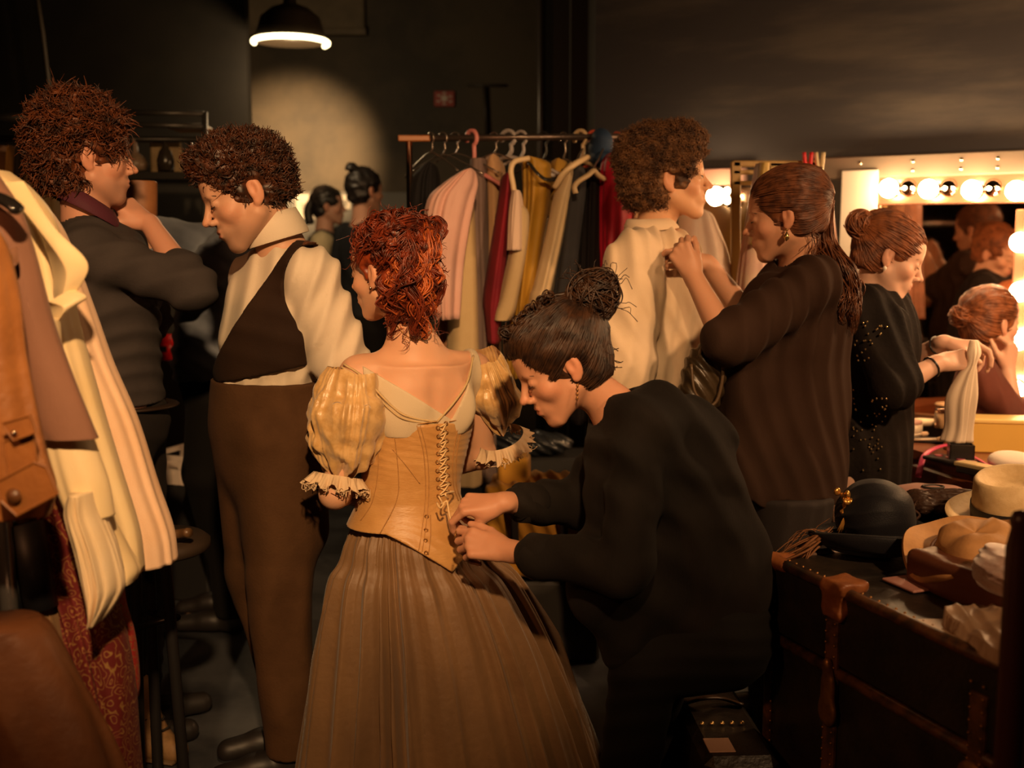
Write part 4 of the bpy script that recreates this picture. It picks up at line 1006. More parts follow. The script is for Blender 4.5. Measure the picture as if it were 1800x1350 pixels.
# soft tan hat, upturned
hc4 = place(1718, 985, ZK+.05)
t = thing('felt_hat', 'floppy tan suede hat lying upturned at the trunk edge', 'hat', hc4)
m_suede = mat('tan suede', (.52, .27, .09), .7, col2=(.34, .17, .06), scale=10, bump=.3, bscale=150)
F = frame(hc4+V3(0, 0, .015), (.2, 1, .2), (-.30, -.50, 1)); RF = F[1]
def ring2(r_, z_, wv=.0): return F[0]+np.stack([r_*np.cos(th), r_*1.1*np.sin(th), z_+wv*np.sin(3*th+.5)+wv*.6*np.sin(5*th)], 1) @ RF.T
MB().grid(np.array([ring2(.148, .018, .014), ring2(.152, .012, .015), ring2(.145, .0, .013), ring2(.115, -.012, .008), ring2(.088, -.02), ring2(.08, -.035)]), close_u=True).build('brim', m_suede, t)
MB().grid(np.array([ring2(.148, .018, .014), ring2(.12, .0, .01), ring2(.092, -.004, .004), ring2(.084, .012, .004), ring2(.074, .045, .004), ring2(.045, .062, .006), ring2(1e-3, .05, 0)]), close_u=True).build('crown', m_suede, t)
MB().tube(np.array([F[0]+RF @ V3(.093*math.cos(a), .1*math.sin(a), .012) for a in np.linspace(0, 6.28, 33)[:-1]]), .004, 6, closed=True).build('cord', mat('hat cord', (.28, .10, .03), .6), t)
# lace cap and leather under it
hc5 = place(1788, 1040, ZK+.05)
t = thing('lace_bonnet', 'pinkish grey crushed velvet bonnet in front of the tan hat', 'hat', hc5)
S = Sdf(); S.ell(hc5+V3(.03, 0, .03), (.115, .10, .055), .02); S.ell(hc5+V3(.04, -.02, .085), (.055, .055, .03), .012, op=-1); S.disp = lambda p: .007*noise(p, 30, 2)+.006*np.abs(noise(p, 55, 4))+.004*ridge(p[:, 2]*160+3*noise(p, 20, 1)); S.dmax = .018
S.build('crown', cloth('crushed velvet', (.33, .20, .15), (.48, .34, .27), .4, scale=30, sheen=.6), t, .004)
c = place(1770, 1120, ZK+.02)
t = thing('satin_cloth', 'crumpled champagne satin cloth hanging over the trunk edge', 'cloth', c)
S = Sdf(); S.ell(c+V3(.05, .02, .01), (.17, .12, .028), .03); S.P = []
U, Vv = np.meshgrid(np.linspace(-1, 1, 90), np.linspace(-1, 1, 90), indexing='ij'); rr_ = np.sqrt(U**2+Vv**2); an_ = np.arctan2(Vv, U)
P_ = np.stack([U, Vv, 0*U], -1)*np.stack([1+.08*np.sin(5*an_+1), 1+.10*np.sin(4*an_), 1+0*U], -1); P_ = (P_.reshape(-1, 3)*V3(.16, .125, 1)) @ RK.T+c+V3(.05, .02, 0)
hh = .016+.022*np.clip(1-rr_.ravel()**2, 0, 1)+.010*np.abs(noise(P_, 26, 1))+.008*np.abs(noise(P_, 60, 3))+.006*ridge(P_[:, 0]*70+4*noise(P_, 16, 2)); P_[:, 2] = ZK+np.where(rr_.ravel() > .97, .003, hh)
Q_ = P_.copy(); Q_[:, 2] = np.maximum(P_[:, 2]-.012, ZK+.001); b_ = MB(); b_.grid(P_.reshape(90, 90, 3)); b_.grid(Q_.reshape(90, 90, 3)[:, ::-1]); b_.build('fold', cloth('champagne satin', (.50, .33, .20), (.38, .24, .14), .33), t)
c = place(1640, 1030, ZK)
t = thing('leather_bag', 'dark red-brown leather bag squashed under the tan hat', 'bag', c)
S = Sdf(); S.box(c+V3(.14, .06, .035), (.10, .10, .025), .02, .02, (np.zeros(3), np.eye(3), 1.0)); S.P = []
S.box((.10, .07, .035), (.13, .09, .02), .02, .02, (c, RK, 1.0)); S.disp = folds([((1, .5, .2), .04, .008, 2)], 12); S.dmax = .01
S.build('bag_body', mat('oxblood leather', (.11, .035, .016), .4, bump=.3, bscale=90), t, .006)
c = place(1592, 1030, ZK+.004)
o = MB().box(c+V3(.03, .02, 0), (.10, .10, .006), RK, bev=.002).build('pink_card', mat('rose card', (.42, .20, .16), .5), None, False); tag(o, 'flat rose card lying on the trunk beside the velvet bonnet', 'card')
# post at the right edge
a = W(1789, 905, 1.62); b = W(1789, 1400, 1.62)
t = thing('wooden_post', 'dark reddish wooden post with rounded top at the right edge', 'post', V3(a[0], 1.62, 0))
MB().lathe([(.022, -a[2]), (.020, -.05), (.014, -.02), (.017, -.008), (.012, .004), (1e-3, .008)], (a[0]+.006, 1.62, a[2]), n=20).build('pole', mat('mahogany', (.055, .016, .008), .35), t)
MB().box((a[0]+.006, 1.62, .02), (.2, .2, .035), bev=.01).build('foot', mat('mahogany foot', (.05, .015, .008), .4), t, False)

# second case on the floor, bottom
A2 = place(1240, 1290, .34)
t = thing('suitcase', 'scuffed dark suitcase with brass studs lying on the floor beside the trunk', 'suitcase', V3(A2[0], A2[1], 0))
R2 = np.stack([nrm(V3(1, .05, 0)), nrm(V3(-.05, 1, 0)), V3(0, 0, 1)], 1)
c = V3(.505, 2.56, .34)
MB().box(V3(c[0], c[1], .17), (.17, .44, .33), R2, bev=.02).build('case_body', m_trunk, t, False)
q = MB()
for i in range(5): q.lathe([(1e-3, .006), (.005, .004), (.006, 0)], c+R2 @ V3(-.055+.024*i, -.04, -.001), n=8)
q.build('studs', mat('bright brass', (.8, .55, .22), .25, .9), t)
MB().box(c+R2 @ V3(-.04, -.15, -.003), (.06, .07, .003), R2, bev=.001).build('torn_label', mat('torn label', (.5, .30, .20), .7), t, False)
MB().tube(smooth_path([c+R2 @ V3(-.07, .08, 0), c+R2 @ V3(-.03, .06, .02), c+R2 @ V3(.02, .08, .01), c+R2 @ V3(.07, .06, .0)], 16), .012, 8, flat=.4).build('strap', m_edge, t)
# mustard bag, black bag
c = W(948, 935, 3.9)
t = thing('mustard_bag', 'mustard canvas holdall with black straps under the costume rack', 'bag', V3(c[0], c[1], 0))
S = Sdf(); S.box((0, 0, 0), (.13, .12, .115), .05, .02, frame(V3(c[0]-.01, 3.9, .475), (.1, 1, 0))); S.disp = folds([((1, .2, .5), .05, .012, 2)], 15); S.dmax = .016
S.build('bag_body', cloth('mustard canvas', (.36, .17, .015), (.26, .11, .01), .75), t, .007)
S = Sdf(); S.box((0, 0, 0), (.035, .05, .05), .02, .02, frame(V3(*W(904, 832, 3.9)), (.1, 1, 0))); S.build('pocket', cloth('mustard pocket', (.40, .19, .02)), t, .006)
for x in (986, 900): MB().tube(smooth_path([W(x, 880, 3.72), W(x+4, 900, 3.70), W(x+6, 960, 3.71)], 10), .014, 8, flat=.3).build('strap', m_dk, t)
o = MB().box((c[0], 3.95, .15), (.42, .36, .29), bev=.01).build('low_crate', mat('crate dark', (.02, .016, .012), .6), None, False); tag(o, 'dark low crate under the mustard holdall', 'crate')
c = W(935, 778, 4.45)
S = Sdf(); F = frame(c, (.2, 1, 0)); S.ell((0, 0, 0), (.17, .09, .05), .03, F); S.ell((-.08, -.03, .03), (.09, .06, .03), .02, F); S.disp = folds([((.5, .2, 1), .03, .01, 2)], 16); S.dmax = .014
S.build('bb', None) if False else None
t = thing('black_bag', 'slumped black nylon bag behind the woman\'s right elbow', 'bag', c)
S.build('bag_body', mat('black nylon', (.018, .02, .024), .3), t, .006)
o = MB().box((c[0]+.02, 4.48, (c[2]-.045)/2), (.44, .24, c[2]-.05), bev=.01).build('equipment_case', mat('case dark', (.014, .013, .013), .5), None, False); tag(o, 'black equipment case standing under the slumped nylon bag', 'case')
# ---------------------------------------------------------------- costume rack in the middle
YR = 4.15
def garment_pivot(): pass
rl0 = W(700, 243, YR); rl1 = W(1125, 240, YR-.02)
t = thing('costume_rack', 'metal costume rack with a dark rail behind the red-haired and bending women', 'rack', V3((rl0[0]+rl1[0])/2, YR, 0))
MB().tube([rl0, rl1], .012, 12).build('rail', mat('rail dark chrome', (.16, .12, .10), .3, .8), t)
MB().box((rl0+W(757, 244, YR))/2, (W(757, 244, YR)[0]-rl0[0], .03, .022), bev=.004).build('end_bar', mat('orange wood bar', (.42, .15, .04), .4), t, False)
MB().tube([W(719, 243, YR), V3(*W(719, 243, YR)[:2], .05)], .012, 10).build('post', m_chrome, t); MB().tube([W(1112, 241, YR), V3(*W(1112, 241, YR)[:2], .05)], .012, 10).build('post', m_steel, t)
for x in (719, 1112): p = W(x, 243, YR); MB().box((p[0], YR, .035), (.05, .5, .04), bev=.01).build('foot', m_steel, t, False)
m_wire = mat('hanger wire', (.45, .38, .32), .25, .9); m_hpk = mat('pink hanger plastic', (.62, .22, .20), .4); m_hcr = mat('cream hanger', (.62, .46, .26), .45); m_hgr = mat('grey hanger', (.34, .30, .28), .4); m_hrd = mat('red hanger', (.60, .10, .05), .4); m_hbl = mat('black hanger', (.02, .018, .016), .3)
ca = V3(.30, -.954, 0)   # hangers run nearly towards the camera, turned a little
def hanger(px, lb, mt, bottom=300, r=.004, w_=.19, hook=None, ang=.3, dy=0):
    z = rl0[2]; p = W(px, 242, YR); c = V3(p[0], YR, z); ax = nrm(V3(math.sin(ang), -math.cos(ang), 0))
    zz = W(px, bottom, YR)[2]; t = thing('clothes_hanger', lb, 'hanger', c, 'hangers on the costume rack')
    R_ = .018+r*1.2; a = np.linspace(-.35, 1.15, 14)*np.pi
    hk = np.array([c+V3(0, 0, R_*0)+ax*(R_*math.cos(x))+V3(0, 0, R_*math.sin(x)+.002) for x in a])
    hk = np.array([c+ax*(R_*math.cos(x))+V3(0, 0, R_*math.sin(x)) for x in a][::-1])
    e = hk[-1]; nk_ = c+V3(0, 0, zz-z)
    MB().tube(np.concatenate([hk, smooth_path([hk[-1], (hk[-1]+nk_)/2+ax*.008, nk_], 8)[1:]]), r if hook is None else hook, 8).build('hook', mt if hook is None else m_wire, t)
    MB().tube(smooth_path([nk_+ax*w_-V3(0, 0, .075), nk_+ax*w_*.5-V3(0, 0, .03), nk_, nk_-ax*w_*.5-V3(0, 0, .03), nk_-ax*w_-V3(0, 0, .075)], 20), r*1.4, 8, flat=.7).build('arm', mt, t)
    return t
for px, lb, mt, bt, r, a in ((757, 'thin metal hanger at the left end of the costume rack rail', m_wire, 268, .003, .6), (778, 'thin dark hanger second from the left on the costume rack', m_wire, 272, .003, .9), (800, 'brass-tipped thin hanger left of the pink plastic hanger', m_wire, 270, .003, 1.0),
        (829, 'pink plastic hanger with a large hook carrying the pale pink shirt', m_hpk, 300, .008, .8), (893, 'thick grey plastic hanger above the tan shirt', m_hgr, 276, .008, 1.1), (915, 'clear grey hanger right of the thick grey one', m_hgr, 278, .006, 1.0), (868, 'thin hanger with a pale tip between pink and grey hangers', m_wire, 270, .003, .9),
        (955, 'thin dark hanger above the mustard dress', m_hbl, 282, .004, 1.0), (990, 'thin metal hanger left of the cream one on the rack', m_wire, 280, .003, .7), (1020, 'cream plastic hanger with a round hook over the charcoal dress', m_hcr, 284, .008, .9), (1043, 'orange-red hanger hook beside the blue cap', m_hrd, 290, .006, 1.0), (1084, 'thin copper hanger right of the blue cap', m_hrd, 282, .003, .8)):
    hanger(px, lb, mt, bt, r, ang=a)
def hg(name, lb, rows, depth, mt, nf=6, amp=.12, seed=0, Y=YR, cat='garment', **k):
    o = loft(name, rows_px([(y, l, r_) for y, l, r_ in rows], Y, depth), mt, nf=nf, amp=amp, seed=seed, nu=80, nv=50, **k); tag(o, lb, cat); return o
hg('black_blouse', 'black blouse at the left end of the costume rack', [(288, 752, 762), (296, 738, 770), (320, 722, 775), (380, 716, 776), (470, 714, 780)], .10, cloth('black cotton r', (.014, .013, .014)), seed=1, Y=YR+.05)
hg('pink_shirt', 'pale pink shirt on the pink plastic hanger', [(298, 822, 832), (304, 806, 836), (325, 775, 838), (350, 752, 832), (400, 744, 822), (470, 748, 812), (560, 760, 806)], .07, cloth('pale pink cotton', (.66, .40, .34), (.60, .34, .28), .6), nf=8, amp=.2, seed=2, Y=YR-.30)
hg('salmon_skirt', 'long salmon skirt hanging behind the red-haired woman', [(330, 785, 805), (360, 778, 812), (450, 772, 812), (600, 770, 806), (760, 766, 806), (840, 764, 810)], .10, cloth('salmon', (.50, .24, .12)), seed=3, Y=YR+.0)
hg('cream_trousers', 'long cream trousers right of the pink shirt on the rack', [(305, 806, 824), (320, 802, 828), (400, 797, 836), (600, 786, 842), (800, 778, 846), (850, 778, 848)], .09, cloth('cream wool', (.52, .38, .20), (.46, .32, .16)), nf=4, seed=4, Y=YR-.15)
hg('grey_trousers', 'mauve-grey trousers between the cream trousers and tan shirt', [(280, 828, 852), (292, 826, 856), (400, 828, 858), (600, 834, 868), (850, 838, 872)], .08, cloth('mauve grey wool', (.22, .15, .13), (.18, .12, .105)), nf=4, seed=5, Y=YR)
hg('tan_shirt', 'tan shirt with rounded shoulder left of the burgundy dress', [(274, 862, 874), (282, 852, 882), (310, 851, 888), (400, 855, 884), (560, 858, 880), (700, 860, 880)], .10, cloth('tan linen', (.50, .30, .16), (.44, .26, .13)), seed=6, Y=YR+.05)
hg('burgundy_dress', 'burgundy velvet dress on the costume rack', [(306, 888, 898), (316, 880, 904), (360, 874, 902), (450, 860, 893), (520, 850, 886), (556, 852, 880), (600, 856, 880)], .10, cloth('burgundy velvet', (.22, .010, .020), (.14, .006, .014), .7, sheen=.02), seed=7, Y=YR-.12)
hg('lace_blouse', 'white blouse with lace trim between burgundy and mustard dresses', [(335, 900, 914), (345, 898, 918), (380, 894, 920), (440, 892, 918)], .05, cloth('white lace', (.62, .46, .36), None, bump=.8), seed=8, Y=YR-.22)
hg('khaki_trousers', 'khaki cream trousers with a turned-up cuff, slanting on the rack', [(360, 908, 920), (380, 905, 930), (440, 896, 926), (520, 878, 912), (548, 868, 906), (562, 866, 898)], .07, cloth('khaki cream', (.46, .34, .19), (.40, .29, .15)), nf=3, seed=9, Y=YR-.18)
hg('mustard_dress', 'mustard yellow dress with black neckline trim on the rack', [(278, 925, 935), (284, 917, 962), (300, 916, 970), (360, 917, 966), (450, 908, 952), (560, 896, 944), (660, 890, 940)], .10, cloth('mustard satin', (.42, .23, .025), (.34, .17, .015), .45), seed=10, Y=YR-.05)
hg('mustard_bodice', 'narrow mustard bodice beside the cream hanger', [(280, 975, 985), (288, 968, 998), (320, 966, 1000), (380, 962, 990)], .06, cloth('mustard satin b', (.38, .21, .03)), seed=11, Y=YR-.02)
o = MB().tube(smooth_path([W(930, 286, YR-.17), W(945, 305, YR-.22), W(962, 316, YR-.2), W(985, 312, YR-.16), W(990, 300, YR-.1)], 20), .008, 8, flat=.5).build('black_ribbon', m_blackc if 'm_blackc' in globals() else m_hbl); tag(o, 'black ribbon trim slung across the mustard dress', 'ribbon')
hg('cream_gown', 'cream gown with a long slanting sleeve right of the mustard dress', [(300, 992, 1008), (318, 982, 1012), (350, 972, 1006), (420, 958, 992), (500, 938, 975), (530, 930, 970), (640, 925, 966)], .08, cloth('cream gown', (.60, .46, .28), (.54, .40, .22)), nf=5, seed=12, Y=YR-.14)
hg('charcoal_dress', 'charcoal grey dress right of the cream gown', [(296, 1008, 1022), (304, 998, 1030), (340, 988, 1034), (450, 976, 1022), (560, 962, 1020), (700, 958, 1020)], .11, cloth('charcoal jersey', (.045, .045, .050), (.035, .034, .038)), seed=13, Y=YR-.10)
hg('black_dress', 'long black dress left of the crimson dress', [(298, 1028, 1042), (306, 1018, 1056), (360, 1010, 1060), (460, 1008, 1058), (600, 1006, 1060), (740, 1004, 1062)], .12, cloth('black crepe', (.014, .011, .012)), seed=14, Y=YR-.05)
hg('crimson_dress', 'crimson dress near the young man\'s hair', [(268, 1075, 1086), (276, 1062, 1098), (300, 1054, 1108), (380, 1052, 1108), (460, 1054, 1100), (600, 1056, 1100)], .12, cloth('crimson satin', (.46, .010, .035), (.34, .006, .022), .5, sheen=.03), seed=15, Y=YR-.1)
hg('peach_blouse', 'peach blouse at the right end of the rack behind the cream shirt', [(320, 1104, 1116), (340, 1100, 1126), (400, 1100, 1130), (480, 1098, 1128)], .10, cloth('peach', (.62, .42, .24)), seed=16, Y=YR)
S = Sdf(); c = W(1057, 256, YR-.05); S.ell(c+V3(0, 0, .0), (.045, .07, .06), .02); S.ell(c+V3(.0, -.02, -.045), (.040, .06, .03), .01); S.disp = lambda p: .004*noise(p, 40, 4); S.dmax = .006
o = S.build('navy_hat', cloth('navy cap', (.025, .050, .10), (.02, .035, .07), .6), None, .005); tag(o, 'navy blue cap hooked on the costume rack rail', 'cap')
# loose wooden hanger with drop ends in front
t = thing('wooden_hanger', 'cream wooden hanger with curved ends on the front of the black dress', 'hanger', W(1040, 300, 3.9))
MB().tube(smooth_path([W(1012, 340, 3.86), W(1010, 328, 3.86), W(1018, 318, 3.86), W(1034, 308, 3.88), W(1044, 300, 3.9), W(1052, 308, 3.92), W(1064, 316, 3.96)], 24), .009, 8).build('arm', m_hcr, t)
MB().tube(smooth_path([W(1044, 300, 3.9), W(1046, 290, 3.92), W(1052, 280, 3.95), W(1060, 262, 4.0)], 14), .0035, 8).build('hook', m_wire, t)
t = thing('wooden_hanger', 'large cream hanger carrying the slanting cream gown', 'hanger', W(1010, 290, 3.95))
MB().tube(smooth_path([W(975, 330, 3.95), W(990, 306, 3.93), W(1012, 288, 3.93), W(1034, 276, 3.98)], 20), .011, 8).build('arm', m_hcr, t)
MB().tube(smooth_path([W(1012, 288, 3.93), W(1016, 276, 3.98), W(1024, 262, 4.1)], 10), .0035, 8).build('hook', m_wire, t)
t = thing('ribbon_hanger', 'cream padded hanger curling beside the burgundy dress', 'hanger', W(905, 300, 3.95))
MB().tube(smooth_path([W(905, 345, 3.93), W(902, 325, 3.93), W(898, 300, 3.93), W(905, 284, 3.94), W(930, 278, 3.96)], 20), .010, 8).build('arm', m_hcr, t)
# ---------------------------------------------------------------- clothes on the near left rack
def lg(name, lb, rows, depth, Y, mt, cat='garment', nf=6, amp=.10, seed=0, nu=160, nv=90, yaw=0, par=None):
    o = loft(name, rows_px(rows, Y, depth), mt, par, nf=nf, amp=amp, seed=seed, nu=nu, nv=nv, yaw=yaw)
    if par is None: tag(o, lb, cat)
    return o
m_crs = cloth('cream silk', (.74, .56, .30), (.78, .62, .38), .45, bump=.2); m_crs2 = cloth('ivory cotton', (.76, .60, .40), (.70, .52, .30), .6); m_peach = cloth('peach ivory cotton', (.74, .48, .30), (.78, .56, .40), .6)
t = thing('near_rack', 'near clothes rack whose rail and pale metal pole stand at the left edge', 'rack', V3(-1.0, 2.0, 0))
rz = 1.62
MB().tube([V3(-1.15, .9, rz), V3(-1.02, 1.9, rz)], .014, 12).build('rail', m_steel, t)
p = W(18, 930, 1.95); MB().tube([V3(p[0], 1.95, .03), V3(p[0]-.02, 1.95, rz)], .016, 16).build('pole', mat('pale chrome pole', (.45, .42, .40), .22, .9), t)
MB().box((p[0], 1.95, .025), (.5, .05, .04), bev=.01).build('foot', m_steel, t, False)
MB().tube([W(45, 918, 1.98), W(72, 1068, 1.98)], .031, 20).build('foam_sleeve', mat('black foam', (.012, .012, .014), .5), t)
# long ivory gown, farthest
lg('ivory_gown', 'long ivory cotton gown hanging farthest right on the near rack', [(318, -30, 20), (345, -20, 60), (400, 0, 105), (470, 20, 135), (560, 60, 168), (640, 100, 196), (740, 130, 240), (850, 170, 275), (930, 215, 302), (985, 232, 310)], .075, 2.25, m_peach, 'dress', nf=6, amp=.07, seed=21)
# blouse with wing collar, closer
o = thing('ruffled_blouse', 'cream blouse with a large flared collar and gathered cuff on the near rack', 'blouse', W(60, 600, 2.1))
lg('blouse_body', None, [(300, -60, 8), (330, -50, 50), (380, -30, 90), (450, 0, 110), (560, 30, 132), (700, 60, 170), (820, 82, 206), (930, 110, 240), (1000, 150, 250)], .07, 2.10, m_crs, nf=6, amp=.07, seed=22, par=o)
q = MB(); nu_ = 60
def sheet(rows, nm, mt, par, wav=.008, n=7, seed=0, nv=40, nu=50, th_=.004):
    """curved sheet of cloth between two edge paths, folded and with thickness"""
    L = smooth_path([r[0] for r in rows], nv); R = smooth_path([r[1] for r in rows], nv); u = np.linspace(0, 1, nu)[None, :, None]
    P = L[:, None]*(1-u)+R[:, None]*u; v = np.linspace(0, 1, nv)[:, None]
    dy = wav*(ridge((u[..., 0]*n+.6*np.sin(3*v+seed))*np.pi*.5)-.4)+.025*np.sin(np.pi*u[..., 0])*1.0
    P = P-np.stack([0*dy, dy, 0*dy], -1); Q = P+V3(0, th_, 0)
    b = MB(); b.grid(P); b.grid(Q[:, ::-1]); e = [np.stack([P[:, 0], Q[:, 0]]), np.stack([Q[:, -1], P[:, -1]]), np.stack([P[0], Q[0]])[::-1], np.stack([P[-1], Q[-1]])]
    for x in e: b.grid(x)
    return b.build(nm, mt, par)
sheet([(W(-10, 330, 2.05), W(40, 318, 2.0)), (W(60, 400, 2.03), W(95, 400, 1.98)), (W(90, 470, 2.03), W(152, 462, 1.97)), (W(95, 520, 2.03), W(134, 512, 1.98)), (W(100, 570, 2.03), W(112, 552, 2.0))], 'wing_collar', m_crs, o, .006, 3, 1)
sheet([(W(80, 540, 2.0), W(128, 508, 1.98)), (W(84, 556, 2.0), W(152, 523, 1.97)), (W(96, 604, 2.0), W(118, 545, 1.98))], 'collar_flap', m_crs, o, .006, 4, 2)
lg('sleeve', None, [(560, 60, 100), (640, 60, 110), (740, 74, 150), (800, 84, 172), (850, 98, 190), (905, 122, 200)], .040, 1.955, m_crs, nf=4, amp=.05, seed=23, par=o, nu=90)
lg('gathered_cuff', None, [(862, 128, 166), (900, 120, 176), (960, 136, 200), (1020, 150, 214), (1050, 158, 206), (1088, 168, 182)], .05, 1.93, m_crs2, nf=18, amp=.16, seed=24, par=o)
lg('cuff_tail', None, [(862, 150, 172), (900, 160, 190), (960, 176, 222), (1000, 196, 242), (1022, 214, 236)], .035, 2.02, m_crs, nf=5, amp=.12, seed=25, par=o)
# gold brocade gown edge
m_gold = paisley('gold brocade', (.60, .34, .10), (.72, .46, .16), (.25, .05, .02), 40)
lg('gold_brocade_dress', 'gold brocade dress edge between the cream blouse and the ivory gown', [(560, 95, 120), (640, 112, 150), (740, 140, 184), (850, 175, 220), (960, 205, 252), (1000, 225, 256)], .05, 2.18, m_gold, 'dress', nf=6, amp=.1, seed=26)
# red paisley robe
m_pais = paisley('red paisley', (.12, .006, .005), (.20, .05, .018), (.30, .16, .04), 38)
lg('paisley_robe', 'dark red paisley velvet robe hanging low behind the leather coat', [(700, 40, 110), (800, 44, 128), (900, 52, 146), (1000, 66, 178), (1100, 96, 212), (1200, 130, 232), (1290, 150, 240), (1400, 160, 250)], .08, 2.08, m_pais, 'robe', nf=7, amp=.12, seed=27)
lg('patterned_scarf', 'bright red and gold paisley sash hanging beside the dark robe', [(1020, 200, 214), (1060, 190, 220), (1120, 196, 236), (1200, 206, 244), (1230, 210, 240)], .03, 2.16, paisley('bright paisley', (.30, .012, .010), (.40, .20, .05), (.05, .02, .01), 50), 'sash', nf=4, amp=.12, seed=28)
# mauve brown coat
m_mauve = cloth('mauve brown wool', (.24, .115, .075), (.20, .095, .062), .75, bump=.3)
o = thing('wool_coat', 'mauve-brown wool coat sleeve slanting across the near rack', 'coat', W(90, 650, 1.9))
lg('coat_sleeve', None, [(300, -60, -10), (370, -40, 36), (450, 0, 62), (560, 26, 92), (660, 44, 128), (740, 58, 160), (770, 74, 172)], .035, 1.92, m_mauve, nf=4, amp=.05, seed=29, par=o)
sheet([(W(0, 458, 1.83), W(28, 434, 1.84)), (W(2, 466, 1.83), W(30, 448, 1.84)), (W(6, 474, 1.83), W(30, 462, 1.84))], 'shoulder_tab', mat('tab', (.28, .12, .06), .5), o, .001, 1)
MB().lathe([(1e-3, .005), (.007, .003), (.008, 0)], W(14, 452, 1.80), R=np.array([[1, 0, 0], [0, 0, -1], [0, 1, 0]]), n=16).build('button', m_brass, o)
# black hanger
t = thing('black_hanger', 'glossy black plastic hanger end at the left edge above the leather coat', 'hanger', W(10, 370, 1.86))
MB().tube(smooth_path([W(-60, 330, 1.86), W(-20, 342, 1.84), (W(8, 352, 1.83)), W(26, 364, 1.82), W(34, 376, 1.82)], 18), [.016]*14+[.016, .015, .012, .006], 12, flat=.6).build('arm', mat('gloss black', (.012, .010, .009), .12), t)
MB().tube(smooth_path([W(-60, 330, 1.86), W(-62, 300, 1.88), W(-58, 270, 1.9)], 8), .004, 8).build('hook', m_wire, t)
# leather field coat
m_lthr = mat('waxed tan leather', (.33, .125, .030), .48, col2=(.20, .07, .018), scale=9, ramp=(.35, .7), bump=.5, bscale=60, bdist=.003)
o = thing('leather_coat', 'waxed tan leather coat with flap pockets and snaps at the left edge', 'coat', W(20, 700, 1.75))
lg('coat_body', None, [(380, -120, -20), (430, -110, 10), (520, -110, 34), (620, -110, 46), (720, -110, 66), (800, -110, 84), (860, -110, 100), (905, -100, 88)], .05, 1.76, m_lthr, nf=6, amp=.08, seed=31, par=o)
def flap(nm, pts, yy, par, th_=.006):
    c = [W(x, y, yy) for x, y in pts]; n = len(c); q = MB()
    V = c+[p+V3(0, th_, 0) for p in c]; q.add(V, [tuple(range(n))]+[tuple(range(n, 2*n))[::-1]]+[(i, n+i, n+(i+1) % n, (i+1) % n) for i in range(n)])
    q.tube([p-V3(0, .001, 0) for p in c], .0022, 6, closed=True)
    return q.build(nm, m_lthr, par, False)
f = flap('pocket_flap', [(4, 744), (52, 730), (62, 760), (24, 774)], 1.68, o)
MB().lathe([(1e-3, .004), (.004, .003), (.005, 0)], W(25, 762, 1.675), R=np.array([[1, 0, 0], [0, 0, -1], [0, 1, 0]]), n=12).build('snap', m_chrome, f)
f = flap('cuff_flap', [(-4, 846), (60, 812), (82, 820), (102, 868), (78, 880), (30, 906), (2, 880)], 1.66, o)
MB().lathe([(1e-3, .006), (.010, .004), (.012, 0)], W(24, 872, 1.652), R=np.array([[1, 0, 0], [0, 0, -1], [0, 1, 0]]), n=18).build('button', mat('leather button', (.12, .045, .015), .4), f)
flap('pocket', [(6, 776), (58, 762), (66, 820), (16, 840)], 1.695, o)
# low leather garment bag and tan canvas
lg('canvas_skirt', 'tan canvas skirt hanging low between the pole and the paisley robe', [(905, 40, 62), (940, 48, 78), (1060, 70, 104), (1200, 84, 130), (1400, 80, 140)], .05, 2.02, cloth('tan canvas', (.26, .15, .07), (.20, .11, .05)), 'skirt', nf=5, amp=.08, seed=33)
lg('leather_trousers', 'worn brown leather trousers hanging at the bottom left corner', [(1095, -60, 66), (1120, -60, 92), (1200, -50, 138), (1290, -40, 184), (1400, -30, 225)], .07, 1.80, mat('worn brown leather', (.17, .062, .022), .5, col2=(.11, .038, .014), scale=7, bump=.5, bscale=40, bdist=.004), 'trousers', nf=6, amp=.10, seed=34)
# ================================================================ people
m_dk_shoe = mat('black shoe leather', (.014, .011, .010), .5)
def stand(J, toe_dir, spread=.10, hipw=.09, kneeb=.02, floor=0.0):
    """standing legs under the pelvis"""
    rt = nrm((J['shR']-J['shL'])*V3(1, 1, 0)); d = nrm(V3(*toe_dir[:2], 0)); pe = J['pelvis']
    for s_, g in (('L', -1), ('R', 1)):
        h = pe+rt*g*hipw-V3(0, 0, .05); a = V3(pe[0], pe[1], .09+floor)+rt*g*spread
        J['hip'+s_] = h; J['an'+s_] = a; J['kn'+s_] = (h*.48+a*.52)+d*kneeb; J['toe'+s_] = a+d*.17-V3(0, 0, .055)
def person(label, J):
    t = thing('person', label, 'person', (J['pelvis'][0], J['pelvis'][1], 0)); return t
def body(J, par, mt=None, w=1.0, male=True, paint=None, skin=(.52, .27, .16), vox=.005, nr=.053, hands=None, feet=True, jaw=1.0, arms_end=1.0, headk=None, extra=None, ears=(1, -1)):
    S = Sdf(); torso(S, J, w); neck(S, J, nr)
    arm(S, J, 'L', w); arm(S, J, 'R', w); legs(S, J, w, feet=False)
    if feet:
        for q in 'LR': S.cap(J['an'+q]-V3(0, 0, .03), J['toe'+q], .034, .024, .02)
    if extra: extra(S)
    head(S, J['H'], male, jaw, ears)
    for h in (hands or []): hand(S, **h)
    S.build('body', SKIN, par, vox, paint=paint, base=skin); return S

